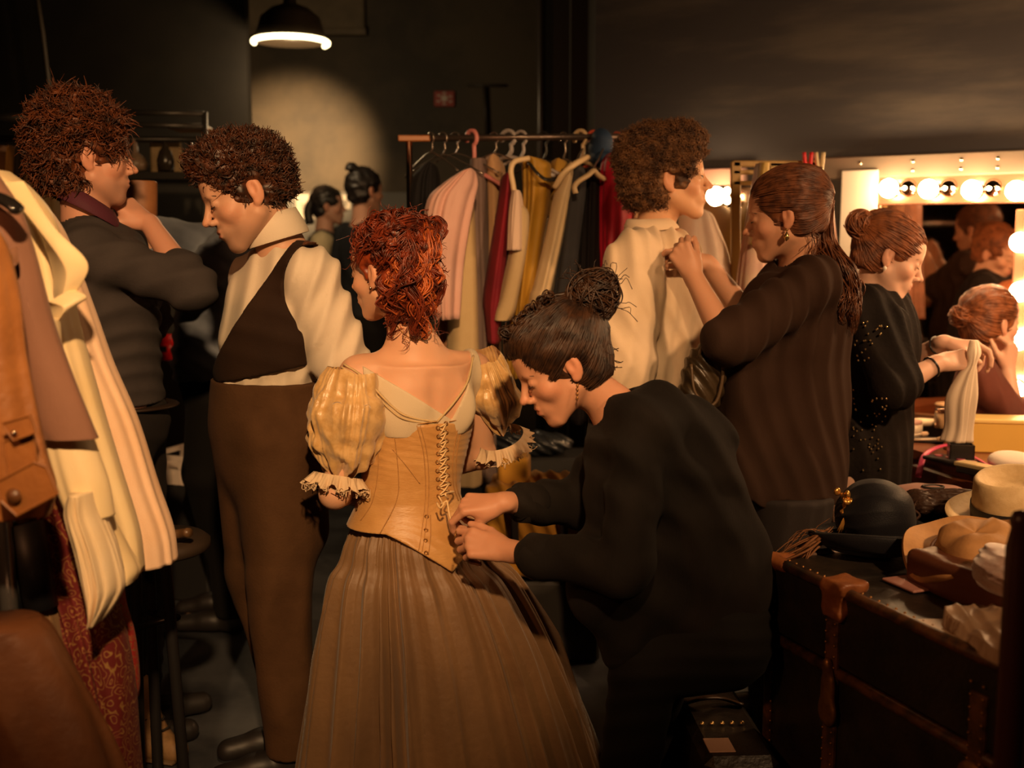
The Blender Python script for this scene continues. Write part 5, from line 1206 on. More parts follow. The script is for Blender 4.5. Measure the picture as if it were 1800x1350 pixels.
# ---------------- woman with red curled hair in the corset (back to the camera)
Y3 = 2.75
J = dict(H=frame(W(683, 478, 2.73), (-.84, .52, -.10), (.02, -.05, 1), .97), neck=W(728, 606, 2.75), shL=W(630, 662, 2.70), shR=W(832, 655, 2.84), pelvis=W(728, 985, 2.80), bulk=.92)
J['elL'] = W(588, 868, 2.66); J['wrL'] = W(618, 872, 2.88); J['elR'] = W(848, 800, 2.93); J['wrR'] = W(772, 830, 3.03)
stand(J, (-.5, .85)); J3 = J
P3 = person('woman with copper-red updo seen from behind in a tan corset and brown skirt', J)
nb = J['neck']; fw3 = nrm(V3(-.38, .92, 0)); rt3 = V3(.92, .38, 0)
Z3 = lambda py: W(728, py, Y3)[2]
rows3 = [(640, 640, 826), (675, 636, 830), (710, 640, 828), (745, 650, 824), (780, 650, 815), (820, 646, 806), (850, 642, 800), (875, 638, 800), (895, 630, 806), (920, 618, 824), (950, 604, 846), (985, 596, 862)]
def stk(off=0.0, lo=0, hi=99, dr=.76):
    z = []; cx = []; cy = []; rx = []; ry = []
    for i, (py, l, r) in enumerate(rows3):
        if not lo <= i <= hi: continue
        a = W(l, py, Y3); b = W(r, py, Y3); hw = (b[0]-a[0])/2/math.sqrt(.92**2+(dr*.38)**2)
        z.append(a[2]); cx.append((a[0]+b[0])/2); cy.append(Y3+.02); rx.append(hw+off); ry.append(hw*dr+off)
    return z, cx, cy, rx, ry
yaw3 = math.atan2(.38, .92)
S = Sdf(); z, cx, cy, rx, ry = stk(0, 0, 9); S.stack(z, cx, cy, [a-.012 if zz < Z3(900) else a for a, zz in zip(rx, z)], [a-.012 if zz < Z3(900) else a for a, zz in zip(ry, z)], yaw3, .04)
neck(S, J, .044)
for s_ in ('shL', 'shR'): S.cap(J['neck']-V3(0, 0, .035), J[s_]+V3(0, 0, .008), .036, .040, .045)
S.cap(J['neck']-V3(0, 0, .01), J['neck']-V3(0, 0, .14), .05, .06, .06)
# shoulder blades and spine groove
bk = -fw3
for g, zz in ((-1, 0), (1, 0)):
    c = (J['shL']+J['shR'])/2+rt3*g*.075+bk*.075-V3(0, 0, .075); S.ell(c, (.045, .02, .06), .03, frame((0, 0, 0), bk) if False else ID)
c0 = (J['shL']+J['shR'])/2+bk*.118
S.cap(c0+V3(0, 0, .0)+rt3*.01, c0-V3(0, 0, .17)+rt3*.01, .007, .009, .03, op=-1)
arm(S, J, 'L', .88); arm(S, J, 'R', .88); legs(S, J, .85, feet=False)
for q in 'LR': S.cap(J['an'+q]-V3(0, 0, .03), J['toe'+q], .03, .022, .02)
head(S, J['H'], False, .92)
hand(S, J['wrL'], (.45, .75, -.3), (-.6, -.1, .7), 'L', curl=(35, 40, 30), sc=.9)
hand(S, J['wrR'], (-.9, .2, -.2), (.1, -.8, .5), 'R', curl=(35, 40, 30), sc=.9)
S3 = S
S.build('body', SKIN, P3, .004, paint=face_paint(J['H']), base=(.66, .36, .22))
face_marks(J['H'], P3, (.12, .04, .015))
# chemise: pale under-bodice showing above the corset
H3 = Sdf(); H3.P = [q for q in S3.P if q[7][2] < J['neck'][2]+.03][:14]; H3.disp = lambda p: np.full(len(p), .0055); H3.dmax = .006
mid = (J['shL']+J['shR'])/2
lace_x = 790
def chem(p):
    # neckline: a deep V down to the lacing
    d = p-mid; u = d @ rt3; b = d @ fw3
    z_ = p[:, 2]-Z3(735)
    uc = .055
    line = np.where(u < uc, np.abs(u-uc)*.66, np.abs(u-uc)*1.9)
    line = np.clip(line, 0, .165)
    return np.maximum.reduce([z_-line-.004, -z_-.035, np.abs(u)-.155])
H3.fclip = chem
m_chem = cloth('chemise voile', (.62, .50, .34), None, .6, bump=.2)
H3.build('chemise', m_chem, P3, .0035)
# corset
K3 = Sdf(); z, cx, cy, rx, ry = stk(.012, 2, 11); K3.stack(z, cx, cy, rx, ry, yaw3, .02)
z745, z985 = Z3(745), Z3(992)
def corset_clip(p):
    d = p-mid; u = d @ rt3; b = d @ fw3
    back = b < .0
    top = p[:, 2]-(z745+.012*np.cos(u*9)+np.where(b > 0, .05, 0))
    # bottom edge: pointed at the back
    bot = Z3(920)-(Z3(920)-Z3(984))*np.clip(1-np.abs(u-.035)/.15, 0, 1)**1.15
    bot = np.where(b > 0.05, Z3(922), bot)
    return np.maximum(top, bot-p[:, 2])
K3.fclip = corset_clip
K3.disp = lambda p: .0016*ridge((p[:, 2]+.3*((p-mid) @ rt3))*150+2*noise(p, 25, 1))*np.clip(.5+noise(p, 12, 2), 0, 1); K3.dmax = .003
m_corset = mat('tan corset satin', (.56, .30, .10), .42, col2=(.48, .24, .07), scale=14, bump=.4, bscale=90, bstretch=(1, 1, 3), bdist=.002, set={'Sheen Weight': .2})
K3.build('corset', m_corset, P3, .0035)
m_seam = cloth('corset seam', (.40, .20, .065), None, .5); m_lace = cloth('corset lace', (.74, .52, .26), None, .5)
KN = Sdf(); KN.P = K3.P; KN.disp = None
def on3(px, py, off=.001):
    p = KN.hit(px, py, 2.0, 3.6, off); return p
q = MB()
for ln in ([(733, 748), (745, 800), (748, 870), (742, 930), (736, 968)], [(739, 748), (751, 800), (754, 870), (748, 930), (742, 970)], [(692, 755), (700, 830), (697, 880), (668, 938)], [(662, 760), (665, 820), (655, 880), (634, 915)],
           [(806, 748), (797, 800), (797, 850), (806, 880)], [(812, 750), (803, 800), (802, 850), (810, 878)], [(757, 905), (757, 940), (753, 976)], [(690, 790), (715, 820), (738, 850)], [(655, 752), (700, 752), (745, 744), (768, 741)], [(790, 741), (810, 738), (822, 742)]):
    pts = [on3(*a) for a in ln]; pts = [p for p in pts if p is not None]
    if len(pts) > 1:
        sp = smooth_path(pts, 24); q.tube(sp, .0012, 6)
q.build('corset_seam', m_seam, P3)
q = MB(); ey = MB(); prev = None
ring = np.linspace(0, 2*np.pi, 13)[:-1]
for i, y in enumerate(np.linspace(752, 872, 9)):
    a = on3(770+1.0*math.sin(i), y, .002); b = on3(784+i*.6 if y < 850 else 790, y-8, .002)
    for c in (a, b):
        if c is not None: ey = MB(); ey.tube(c+np.stack([.0042*np.cos(ring), 0*ring-.001, .0042*np.sin(ring)], 1), .0014, 5, closed=True); ey.build('eyelet', m_brass, P3)
    if a is None or b is None: continue
    q.tube([a, (a+b)/2+bk*.004, b], .0021, 6)
    if prev is not None: q.tube([prev[1], (prev[1]+a)/2+bk*.006, a], .0021, 6); q.tube([prev[0], (prev[0]+b)/2+bk*.004, b], .0018, 6)
    prev = (a, b)
for (x, y) in ((750, 908), (749, 932), (748, 950), (749, 972)):
    c = on3(x, y, .002)
    if c is not None: MB().tube(c+np.stack([.0042*np.cos(ring), 0*ring, .0042*np.sin(ring)], 1), .0014, 5, closed=True).build('eyelet', m_brass, P3)
HND = W(786, 880, 2.615)
q.tube(smooth_path([prev[0], prev[0]+V3(.008, -.01, -.012), W(776, 886, 2.62), HND], 12), .0024, 6)
q.tube(smooth_path([prev[1], prev[1]+V3(.012, -.02, .004), W(783, 868, 2.6), HND+V3(.002, 0, .004)], 12), .0024, 6)
q.tube(smooth_path([W(768, 884, 2.62), W(774, 893, 2.6), W(781, 885, 2.6)], 10), .0026, 6)
q.tube(smooth_path([HND, W(790, 905, 2.6), W(797, 930, 2.59)], 10), .0024, 6)
q.build('corset_lacing', m_lace, P3)
# skirt
m_skirt = mat('golden brown taffeta', (.20, .105, .042), .55, col2=(.135, .070, .030), scale=5, stretch=(1, 1, .4), bump=.45, bscale=45, bstretch=(1, 1, 1), bdist=.004, set={'Sheen Weight': .2})
rs_ = [(880, 640, 798), (895, 631, 804), (920, 619, 822), (950, 604, 845), (985, 594, 868), (1012, 578, 900), (1060, 566, 930), (1130, 554, 965), (1220, 540, 1000), (1320, 526, 1036), (1400, 514, 1062), (1478, 505, 1085)]
nu, nv = 560, 90
A = np.array([[W((l+r)/2, y, Y3+.02)[0], Y3+.02+(y-895)/583*.12, W(700, y, Y3)[2], (W(r, y, Y3)[0]-W(l, y, Y3)[0])/2, ((W(r, y, Y3)[0]-W(l, y, Y3)[0])/2)*(.80 if y < 950 else .86)] for y, l, r in rs_])
A[-1, 2] = .012; A = smooth_path(A, nv); th = np.arange(nu)*2*np.pi/nu; t = np.linspace(0, 1, nv)
rs = np.random.RandomState(8); G = []
wob = .22*np.sin(3*th+.5)+.13*np.sin(7*th+1.2)+.07*np.sin(13*th)
amp1 = np.interp((th+wob) % 6.283, np.linspace(0, 6.283, 20), rs.uniform(.15, 1.9, 20), period=6.283)
for i in range(nv):
    ti = t[i]; g = min(1, max(.12, (ti-.12)*6))
    f1 = ridge(11*(th+wob+.025*np.sin(5*ti+th*2))); f2 = ridge(25*(th+.6*wob)+.8*np.sin(3*ti)); f3 = ridge(52*th+2*wob)
    k = 1+g*(.125*amp1*(f1-.45)*min(1, .35+ti)+.040*(f2-.45)*(1-.45*ti)+.014*(f3-.45)*(1-ti)**2)
    X = np.cos(th)*A[i, 3]*k; Yy = np.sin(th)*A[i, 4]*k
    zz = np.full(nu, A[i, 2])
    G.append(np.stack([A[i, 0]+X*.97-Yy*.10, A[i, 1]+X*.10+Yy*.97, zz], 1))
G = np.array(G); G = np.concatenate([G, [G[-1]*.96+G[-1].mean(0)*.04+V3(0, 0, .0)], [G[-6]*.96+G[-6].mean(0)*.04]])
MB().grid(G, close_u=True).build('skirt', m_skirt, P3)
# puffed sleeves
m_puff = mat('cream gold brocade', (.66, .42, .18), .36, col2=(.56, .33, .12), scale=34, ramp=(.44, .58), bump=.5, bscale=70, bdist=.003, set={'Sheen Weight': .3})
def puff(c, ax, R, L, seed, nm='puff_sleeve', nf=11):
    ax = nrm(ax); a = nrm(np.cross(ax, V3(0, 1, .1))); b = np.cross(ax, a); nu, nv = 220, 64
    th = np.arange(nu)*2*np.pi/nu; v = np.linspace(0, 1, nv); rs = np.random.RandomState(seed)
    am = np.interp(th, np.linspace(0, 6.283, 13), rs.uniform(.3, 1.5, 13), period=6.283); w_ = .25*np.sin(2*th+seed)+.15*np.sin(5*th)
    G = []
    for x in v:
        prof = (math.sin(math.pi*min(1, .16+x*.86)))**.62
        k = R*prof*(1+.13*am*(ridge(nf*.5*(th+w_)+.5*math.sin(4*x+seed))-.45)*math.sin(math.pi*min(1, .1+x*.9))+.05*(ridge(nf*1.3*(th+w_*1.4)+3*x)-.4))
        G.append(c+ax*L*(x-.5)+np.cos(th)[:, None]*k[:, None]*a+np.sin(th)[:, None]*k[:, None]*b+ax*.012*np.sin(9*th+5*x)[:, None]*(x > .3))
    G = np.array(G); sh = G.shape; Q = G.reshape(-1, 3); ctr = Q.mean(0); dd = (Q-ctr)/np.linalg.norm(Q-ctr, axis=1)[:, None]
    Q = Q+dd*(.011*noise(Q, 22, seed)+.007*(ridge(7+Q[:, 0]*50+Q[:, 2]*22+2.5*noise(Q, 14, seed+1))-.4)+.004*noise(Q, 60, seed+2))[:, None]; return MB().grid(Q.reshape(sh), close_u=True).build(nm, m_puff, P3)
aL = nrm(J['elL']-J['shL'])
cL = W(610, 752, 2.675); puff(cL, W(596, 850, 2.68)-W(622, 655, 2.70), .102, .285, 3, nf=8)
cR = W(868, 698, 2.86); puff(cR, W(880, 780, 2.90)-W(842, 625, 2.82), .066, .23, 5)
# lace frills on the sleeve ends and fraying at the neckline
q = MB(); m_frill = cloth('lace frill', (.66, .48, .30), None, .6)
def frill(c, ax, R, n, seed, drop=.03, R2=None):
    rs = np.random.RandomState(seed); ax = nrm(ax); a = nrm(np.cross(ax, V3(0, 1, .1))); b = np.cross(ax, a)
    th = np.linspace(0, 2*np.pi, 181)[:-1]; G = []
    for x in np.linspace(0, 1, 7):
        k = R*(1+x*.25+x*.16*np.sin(16*th+seed)+x*.07*np.sin(41*th)); G.append(c+ax*(x*drop*(1+.25*np.sin(11*th)))[:, None]+np.cos(th)[:, None]*k[:, None]*a+np.sin(th)[:, None]*k[:, None]*b)
    q.grid(np.array(G), close_u=True)
    for i in range(n):
        t0 = rs.uniform(0, 6.28); p = c+ax*drop+R*1.22*(math.cos(t0)*a+math.sin(t0)*b)
        e = np.array([p, p+ax*.006+rs.normal(size=3)*.004, p+ax*.010+rs.normal(size=3)*.006, p+ax*.004+rs.normal(size=3)*.007]); q.tube(smooth_path(e, 8), .0011, 4)
frill(W(594, 835, 2.68), W(588, 868, 2.66)-W(600, 800, 2.68), .060, 80, 2)
q.build('lace_frill', m_frill, P3); q = MB()
frill(W(880, 768, 2.90), W(890, 800, 2.92)-W(870, 740, 2.88), .062, 60, 4)
q.build('lace_frill', m_frill, P3)
# neckline braid, necklace threads
q = MB(); T3 = Sdf(); T3.P = S3.P
for ln in ([(604, 640), (640, 664), (690, 715), (720, 733), (768, 742)], [(768, 742), (800, 705), (822, 670), (832, 625)], [(600, 645), (636, 668), (686, 720), (716, 738), (768, 746)]):
    pts = [H3.hit(x, y, 2, 3.5, .001) if False else T3.hit(x, y, 2.0, 3.6, .007) for x, y in ln]; pts = [p for p in pts if p is not None]
    if len(pts) > 1: q.tube(smooth_path(pts, 24), .003, 6)
q.build('neckline_braid', cloth('braid', (.56, .40, .20), None, .5), P3)
q = MB()
pts = [T3.hit(x, y, 2, 3.5, .002) for x, y in ((697, 572), (712, 588), (730, 597), (748, 594), (762, 580))]; pts = [p for p in pts if p is not None]
if len(pts) > 2: q.tube(smooth_path(pts, 20), .0013, 6)
q.build('neck_chain', m_brass, P3)
# hair
m_red = hairmat('copper red hair', (.30, .050, .012), (.10, .014, .005), .30)
F = J['H']
hair_cap(F, None, None) if False else None
def ex(S): 
    S.ell((0, -.055, .06), (.078, .072, .078), .02, F); S.ell((.02, -.075, -.01), (.055, .045, .06), .03, F)
HS = hair_cap(F, m_red, P3, .010, .005, 60, low=-.085, seed=3, extra=ex, vox=.0045)
q = MB(); q2 = MB()
comb_strands(HS, F, (.15, -.75, .62), 140, 12, q, .0019, .003, .004, low=-.10)
tufts(HS, F, 420, 13, q, (.018, .04), .0019, .018, (0, -.6, .3), .7, twist=(.8, 1.6), rad=.006, N=12, ear=.055)
coil(q, W(765, 402, 2.78), (.3, -1, .2), .032, .018, 70, 13, .0020)
coil(q, W(735, 400, 2.74), (-.2, -1, .4), .030, .02, 70, 14, .0020)
coil(q, W(700, 405, 2.72), (.1, -.5, 1), .036, .02, 60, 15, .0020)
rs = np.random.RandomState(17); D = rs.normal(size=(150, 3)); D /= np.linalg.norm(D, axis=1)[:, None]; D = D[(D[:, 1] < .3) & (D[:, 2] > -.05)]
Pq, ok = HS.radial(F, D)
for i, (p_, o_) in enumerate(zip(Pq, ok)):
    if o_: coil(q, p_, nrm(np.cross(F[1] @ D[i], rs.normal(size=3))), rs.uniform(.010, .024), .008, 16, 500+i, .0019, .2)
rs = np.random.RandomState(7)
for i in range(50):
    wv = rs.choice([-1, 1])*rs.uniform(7, 15); x0 = rs.uniform(662, 772); y0 = rs.uniform(400, 490); x1 = 726+(x0-716)*.62+rs.uniform(-8, 8); y1 = rs.uniform(498, 560)+(rs.rand() < .3)*28
    Yb = 2.635+abs(x0-715)/60*.05
    lock(q2 if i % 3 == 0 else q, [W(x0-5, y0-18, Yb+.03), W(x0, y0, Yb-.005), W(x0+(x1-x0)*.3+wv, y0*.68+y1*.32, Yb-.018), W(x0+(x1-x0)*.6-wv, y0*.38+y1*.62, Yb-.010), W(x1+wv*.7, y1-10, Yb+.010), W(x1+rs.uniform(-16, 16), y1+4, Yb+.02), W(x1+rs.uniform(-10, 10), y1-8, Yb+.01)], 13, .0042, .0019, 100+i, .0085, rs.uniform(1.3, 2.6), N=34)
for a, b, c_, d_ in (((752, 540), (768, 562), (766, 584), (790, 588)), ((720, 560), (708, 590), (716, 604), (702, 618))):
    lock(q, [W(*a, 2.66), W(*b, 2.66), W(*c_, 2.66), W(*d_, 2.67)], 3, .0025, .0010, a[0], .006, 2)
q.build('hair_curls', hairmat('shaded copper hair', (.20, .030, .009), (.06, .010, .004), .30), P3); q2.build('hair_curls', hairmat('highlight copper hair', (.50, .115, .022), (.28, .05, .012), .28), P3)  # shaded underlayer and orange highlights put into two hair colours
c = F[0]+F[1] @ V3(-.084, -.004, -.036)*F[2]
MB().lathe([(1e-3, .004), (.004, 0), (1e-3, -.004)], c, n=12).build('earring', mat('stud silver', (.8, .7, .6), .15, 1.0), P3)
# ---------------- bending dresser in black cardigan
m_knit = cloth('black rib knit', (.010, .008, .007), (.017, .013, .011), .85, bump=.5, bscale=120, scale=4, bstretch=(5, 1, .2))
m_blkt = cloth('black trousers', (.008, .007, .006), None, .8)
H = frame(W(985, 642, 2.47), (-.86, -.20, -.50), (-.50, -.05, .80), 1.0)
J = dict(H=H, neck=W(1072, 705, 2.50), shL=W(1130, 770, 2.36), shR=W(1100, 765, 2.66), pelvis=W(1258, 1085, 2.56), bulk=1.02)
J['elL'] = W(1098, 1000, 2.30); J['wrL'] = W(893, 968, 2.47); J['elR'] = W(1010, 885, 2.74); J['wrR'] = W(882, 883, 2.58)
pe = J['pelvis']
for s_, yy in (('L', -.09), ('R', .09)):
    J['hip'+s_] = pe+V3(0, yy, -.03); J['kn'+s_] = V3(pe[0]-.18+(s_ == 'R')*.05, pe[1]+yy*1.1, .50); J['an'+s_] = V3(pe[0]-.23+(s_ == 'R')*.10, pe[1]+yy, .10); J['toe'+s_] = J['an'+s_]+V3(-.17, -.02, -.06)
P4 = person('woman with a messy dark bun bending in a black cardigan over the corset laces', J); J4 = J
h1 = dict(wr=J['wrR'], fwd=(-1, .02, -.06), back=(.05, -.45, .85), side='R', curls=[(42, 48, 22), (58, 62, 35), (66, 62, 35), (70, 60, 35)], thumb=(22, 30), sc=1.0, spread=2)
h2 = dict(wr=J['wrL'], fwd=(-.93, .22, .14), back=(-.05, -.80, .58), side='L', curls=[(30, 42, 26), (48, 56, 34), (54, 60, 34), (60, 60, 34)], thumb=(34, 8), sc=1.03, spread=2)
S4 = body(J, P4, w=.95, male=False, paint=face_paint(H, (.48, .15, .10)), skin=(.56, .27, .16), vox=.0036, nr=.046, hands=[h1, h2], jaw=.92)
face_marks(H, P4, (.025, .012, .008))
# nails
q = MB()
def clo(J, w, o, loose, disp, clip, nm, mt, par, vox=.006, sleeves=(1, 1), dm=.014, hips=True, extra=None, hem=None, k=.05, arms=True):
    S = Sdf(); torso(S, J, w, o, hips, k)
    if arms:
        for sd, e in zip('LR', sleeves): arm(S, J, sd, w, o, e, loose=loose)
    if extra: extra(S)
    S.disp = disp; S.dmax = dm; S.fclip = clip; S.build(nm, mt, par, vox); return S
def neckcut(J, r=.062, r2=.075):
    a = fp(J['H'], (0, -.02, -.08)); b = J['neck']-nrm(J['neck']-J['pelvis'])*.015
    def f(p):
        ab = b-a; h = np.clip(((p-a) @ ab)/(ab @ ab), 0, 1.0); v = p-a-h[:, None]*ab
        return (r+(r2-r)*h)-np.sqrt((v*v).sum(1))
    return f
up = nrm(J['neck']-J['pelvis'])
nc = neckcut(J, .06, .058)
def ex(S):
    # cardigan body hanging from the bent back
    S.cap(W(1165, 815, 2.52), W(1232, 1010, 2.56), .165, .168, .06); S.cap(W(1232, 1010, 2.56), W(1245, 1100, 2.56), .160, .140, .05)
    S.cap(W(1095, 800, 2.44), W(1075, 1040, 2.46), .07, .085, .05); S.cap(W(1075, 1040, 2.46), W(1100, 1140, 2.46), .085, .055, .04)
    S.cap(W(1100, 1000, 2.52), W(1190, 1080, 2.54), .12, .12, .06)
    S.cap(W(1150, 745, 2.42), W(1190, 800, 2.50), .09, .12, .05)
C4 = clo(J, .98, .012, .008, folds([((.9, .2, .35), .11, .010, 2.4), ((.5, .2, 1), .09, .007, 2.4)], 21), nc, 'cardigan', m_knit, P4, .0055, (.74, .70), .016, hips=False, extra=ex)
# cuffs
for e, wv, n in ((J['elL'], J['wrL'], .70), (J['elR'], J['wrR'], .64)):
    q = MB(); a = e+(wv-e)*n; d = nrm(wv-e); q.tube([a-d*.03, a-d*.02, a+d*.03, a+d*.036, a+d*.02], [.046, .050, .049, .044, .036], 24, cap=False); q.build('cuff', m_knit, P4)
S = Sdf(); legs(S, J, .98, .012, False, .012); S.ell(J['pelvis']+V3(-.01, 0, .0), (.14, .16, .14), .05); S.disp = folds([((0, .3, 1), .06, .006, 2)], 5); S.dmax = .009
S.fclip = lambda p: .07-p[:, 2]; S.build('trousers', m_blkt, P4, .008); shoes(J, m_dk_shoe, P4)
m_brun = hairmat('dark brunette hair', (.050, .020, .008), (.016, .007, .004), .34)
F = H
def ex(S): S.ell((0, -.05, .05), (.088, .085, .088), .02, F); S.ell((0, .02, .085), (.07, .07, .045), .02, F)
HS = hair_cap(F, m_brun, P4, .013, .003, 60, low=-.075, seed=5, extra=ex, vox=.0045, front=-.006)
q = MB()
tie = F[1].T @ (W(1015, 545, 2.47)-F[0]); tie = nrm(tie-V3(0, -.014, .036))
hk = lambda d: d[1] < .50+.6*d[2] and not (d[1] > -.25 and d[2] < -.05) and d[2] > -.62
comb_strands(HS, F, tie, 2600, 31, q, .0015, .002, .002)
bc = W(1040, 525, 2.47)
coil(q, bc, (.5, -1, .2), .062, .034, 420, 33, .0018, .5); coil(q, bc+V3(.015, 0, .02), (0, -.3, 1), .055, .028, 130, 34, .0018, .6)
S = Sdf(); S.ell(bc, (.050, .040, .046), .01); S.disp = lambda p: .006*noise(p, 50); S.dmax = .01; S.build('hair_bun', m_brun, P4, .005)
rs = np.random.RandomState(4)
for i in range(26):   # braid edge and loose ends
    a = rs.uniform(0, 1); x = 878+a*80; y = 575-70*a+rs.uniform(-5, 5)
    coil(q, W(x+8, y+14, 2.42+rs.uniform(0, .05)), rs.normal(size=3), .014, .008, 8, 200+i, .0017)
for i in range(22):
    th_ = rs.uniform(-.6, 2.4); c = bc+V3(math.cos(th_)*.055, rs.uniform(-.03, .02), math.sin(th_)*.05); d = nrm(c-bc+rs.normal(size=3)*.02)
    q.tube(smooth_path([c, c+d*.02, c+d*.034+rs.normal(size=3)*.005, c+d*.045+V3(0, 0, -.010)+rs.normal(size=3)*.007], 9), .0008, 4)
for i in range(16):
    c = W(1062+rs.uniform(-25, 12), 612+rs.uniform(-20, 30), 2.46+rs.uniform(-.04, .05)); d = V3(.03, 0, -.02)
    q.tube(smooth_path([c-V3(.03, 0, 0), c, c+d*.5+rs.normal(size=3)*.003, c+d*.8+V3(0, 0, .006)+rs.normal(size=3)*.005], 9), .0010, 4)
q.build('hair_strands', m_brun, P4)
q = MB(); c = fp(F, (-.082, .0, -.040)); 
for k_ in range(4): q.lathe([(1e-3, .004), (.0034, 0), (1e-3, -.004)], c+V3(-.002, -.004, -.006-.009*k_), n=10)
q.tube([c, c+V3(-.002, -.004, -.036)], .0008, 5); q.build('earring', m_brass, P4)
c = J['wrL']+nrm(J['elL']-J['wrL'])*-.075
MB().tube(W(800, 941, 2.44)+V3(0, 0, 0)+np.stack([.002*np.cos(ring), .010*np.sin(ring), .010*np.cos(ring)], 1), .0014, 6, closed=True).build('finger_ring', m_brass, P4)

# ---------------- man in dark waistcoat
m_shirt = cloth('off white cotton', (.66, .56, .44), (.60, .50, .38), .75, bump=.25)
H = frame(W(432, 340, 2.88), (-.84, -.36, -.40), (-.30, -.05, .92), 1.10)
J = dict(H=H, neck=W(498, 432, 2.93), shL=W(548, 488, 2.82), shR=W(450, 490, 3.10), pelvis=W(472, 735, 2.96), bulk=1.0)
J['elL'] = W(600, 640, 2.84); J['wrL'] = W(622, 740, 2.95); J['elR'] = W(440, 640, 3.14); J['wrR'] = W(430, 760, 3.05)
stand(J, (-.9, -.3), .10, .085)
J['anL'] = W(520, 1330, 2.96)*V3(1, 1, 0)+V3(0, -.06, .10); J['anR'] = V3(J['anL'][0]-.02, 3.06, .10); J['knL'] = W(492, 1010, 2.90); J['knR'] = W(455, 1000, 3.04)
for q_ in 'LR': J['toe'+q_] = J['an'+q_]+V3(-.16, -.05, -.06)
P2 = person('man with short dark curls looking down in a dark brown waistcoat over a cream shirt', J); J2 = J
h1 = dict(wr=J['wrL'], fwd=(.0, .3, -1), back=(.8, -.6, 0), side='L', curl=(30, 30, 20)); h2 = dict(wr=J['wrR'], fwd=(-.1, .1, -1), back=(-.6, .6, 0), side='R', curl=(30, 30, 20))
body(J, P2, w=1.05, paint=face_paint(H, (.44, .17, .12), (.20, .12, .08)), skin=(.55, .30, .19), vox=.004, nr=.057, hands=[h1, h2], jaw=1.08)
face_marks(H, P2, (.02, .01, .006), brow=.0034)
cut = neckcut(J, .056, .050)
def ex(S): S.ell(W(475, 690, 2.95), (.135, .125, .13), .05); S.cap(W(575, 560, 2.83), W(596, 625, 2.84), .062, .066, .04)
f2 = folds([((.93, .2, -.25), .052, .009, 2.4), ((.6, .2, -.75), .08, .006, 2)], 31)
clo(J, 1.02, .012, .013, f2, lambda p: np.maximum(cut(p), np.maximum(W(472, 735, 2.9)[2]-p[:, 2], -99)) , 'shirt', m_shirt, P2, .0055, (.12, .5), .013, extra=ex, hips=False)
q = MB(); a = W(588, 640, 2.845); d = nrm(J['wrL']-J['elL']); q.tube([W(586, 612, 2.84), W(588, 618, 2.84), W(592, 652, 2.85), W(592, 660, 2.85), W(590, 650, 2.85)], [.055, .062, .060, .056, .045], 28, cap=False); q.build('rolled_cuff', m_shirt, P2)
# collar
def collar(J, par, mt, pts_px, h=.05, Y=2.9, nm='collar', r0=.066, r1=.072, tilt=(0, 0, 1), c=None, open_=.5, lean=.0):
    c = J['neck'] if c is None else c; up = nrm(tilt); fwd = nrm(J['H'][1][:, 1]*V3(1, 1, .2)); fwd = nrm(fwd-up*(fwd @ up)); sd = np.cross(up, fwd)
    th = np.linspace(open_*.5, 2*np.pi-open_*.5, 60); G = []
    for (k, z) in ((r0, 0), (r0*.98, h*.6), (r0, h), (r0*1.08, h*1.0), (r1*1.12, h*.55), (r1*1.22, h*.0), (r1*1.2, -h*.12)):
        G.append(c+(np.cos(th)*k)[:, None]*fwd+(np.sin(th)*k)[:, None]*sd+up*(z+lean*(np.cos(th)*-.02))[:, None])
    MB().grid(np.array(G)).build(nm, mt, par)
collar(J, P2, m_shirt, None, .062, nm='collar', tilt=(-.30, -.05, 1), c=W(487, 418, 2.92), r0=.066, r1=.070)
# waistcoat
m_vest = cloth('dark brown waistcoat', (.022, .011, .007), (.028, .014, .008), .8); m_vest2 = cloth('brown lining satin', (.10, .035, .015), None, .45)
axc = J['shL']
vcut = neckcut(J, .085, .080)
def vclip(p):
    # armhole near side and the V at the chest
    d1 = np.sqrt((((p-W(560, 505, 2.80))/np.array([.085, .16, .115]))**2).sum(1)); a1 = (1-d1)*.085
    d2 = np.sqrt((((p-W(440, 505, 3.16))/np.array([.07, .12, .11]))**2).sum(1)); a2 = (1-d2)*.07
    pa = W(500, 420, 2.7); pb = W(392, 580, 2.7)   # V opening line on the chest side
    line = (p[:, 0]-pa[0])*(pb[2]-pa[2])-(p[:, 2]-pa[2])*(pb[0]-pa[0])
    line = line/np.hypot(pb[2]-pa[2], pb[0]-pa[0]); v = line
    hem = (W(470, 655, 2.9)[2]+.22*(p[:, 0]-J['pelvis'][0])*1.0)-p[:, 2]
    return np.maximum.reduce([vcut(p), a1, a2, v, hem])
S = Sdf(); torso(S, J, 1.04, .026, False, .05); S.cap(W(452, 560, 2.93), W(468, 660, 2.95), .135, .118, .05)
S.disp = folds([((.3, .2, 1), .06, .003, 2)], 6); S.dmax = .005; S.fclip = vclip; S.build('waistcoat', m_vest, P2, .005)
S.disp = lambda p: np.full(len(p), .0018); S.fclip = lambda p: np.maximum.reduce([vclip(p), W(537, 440, 2.85)[0]-p[:, 0], W(560, 474, 2.85)[2]-p[:, 2]]); S.build('shoulder_panel', m_vest2, P2, .005)
q = MB()
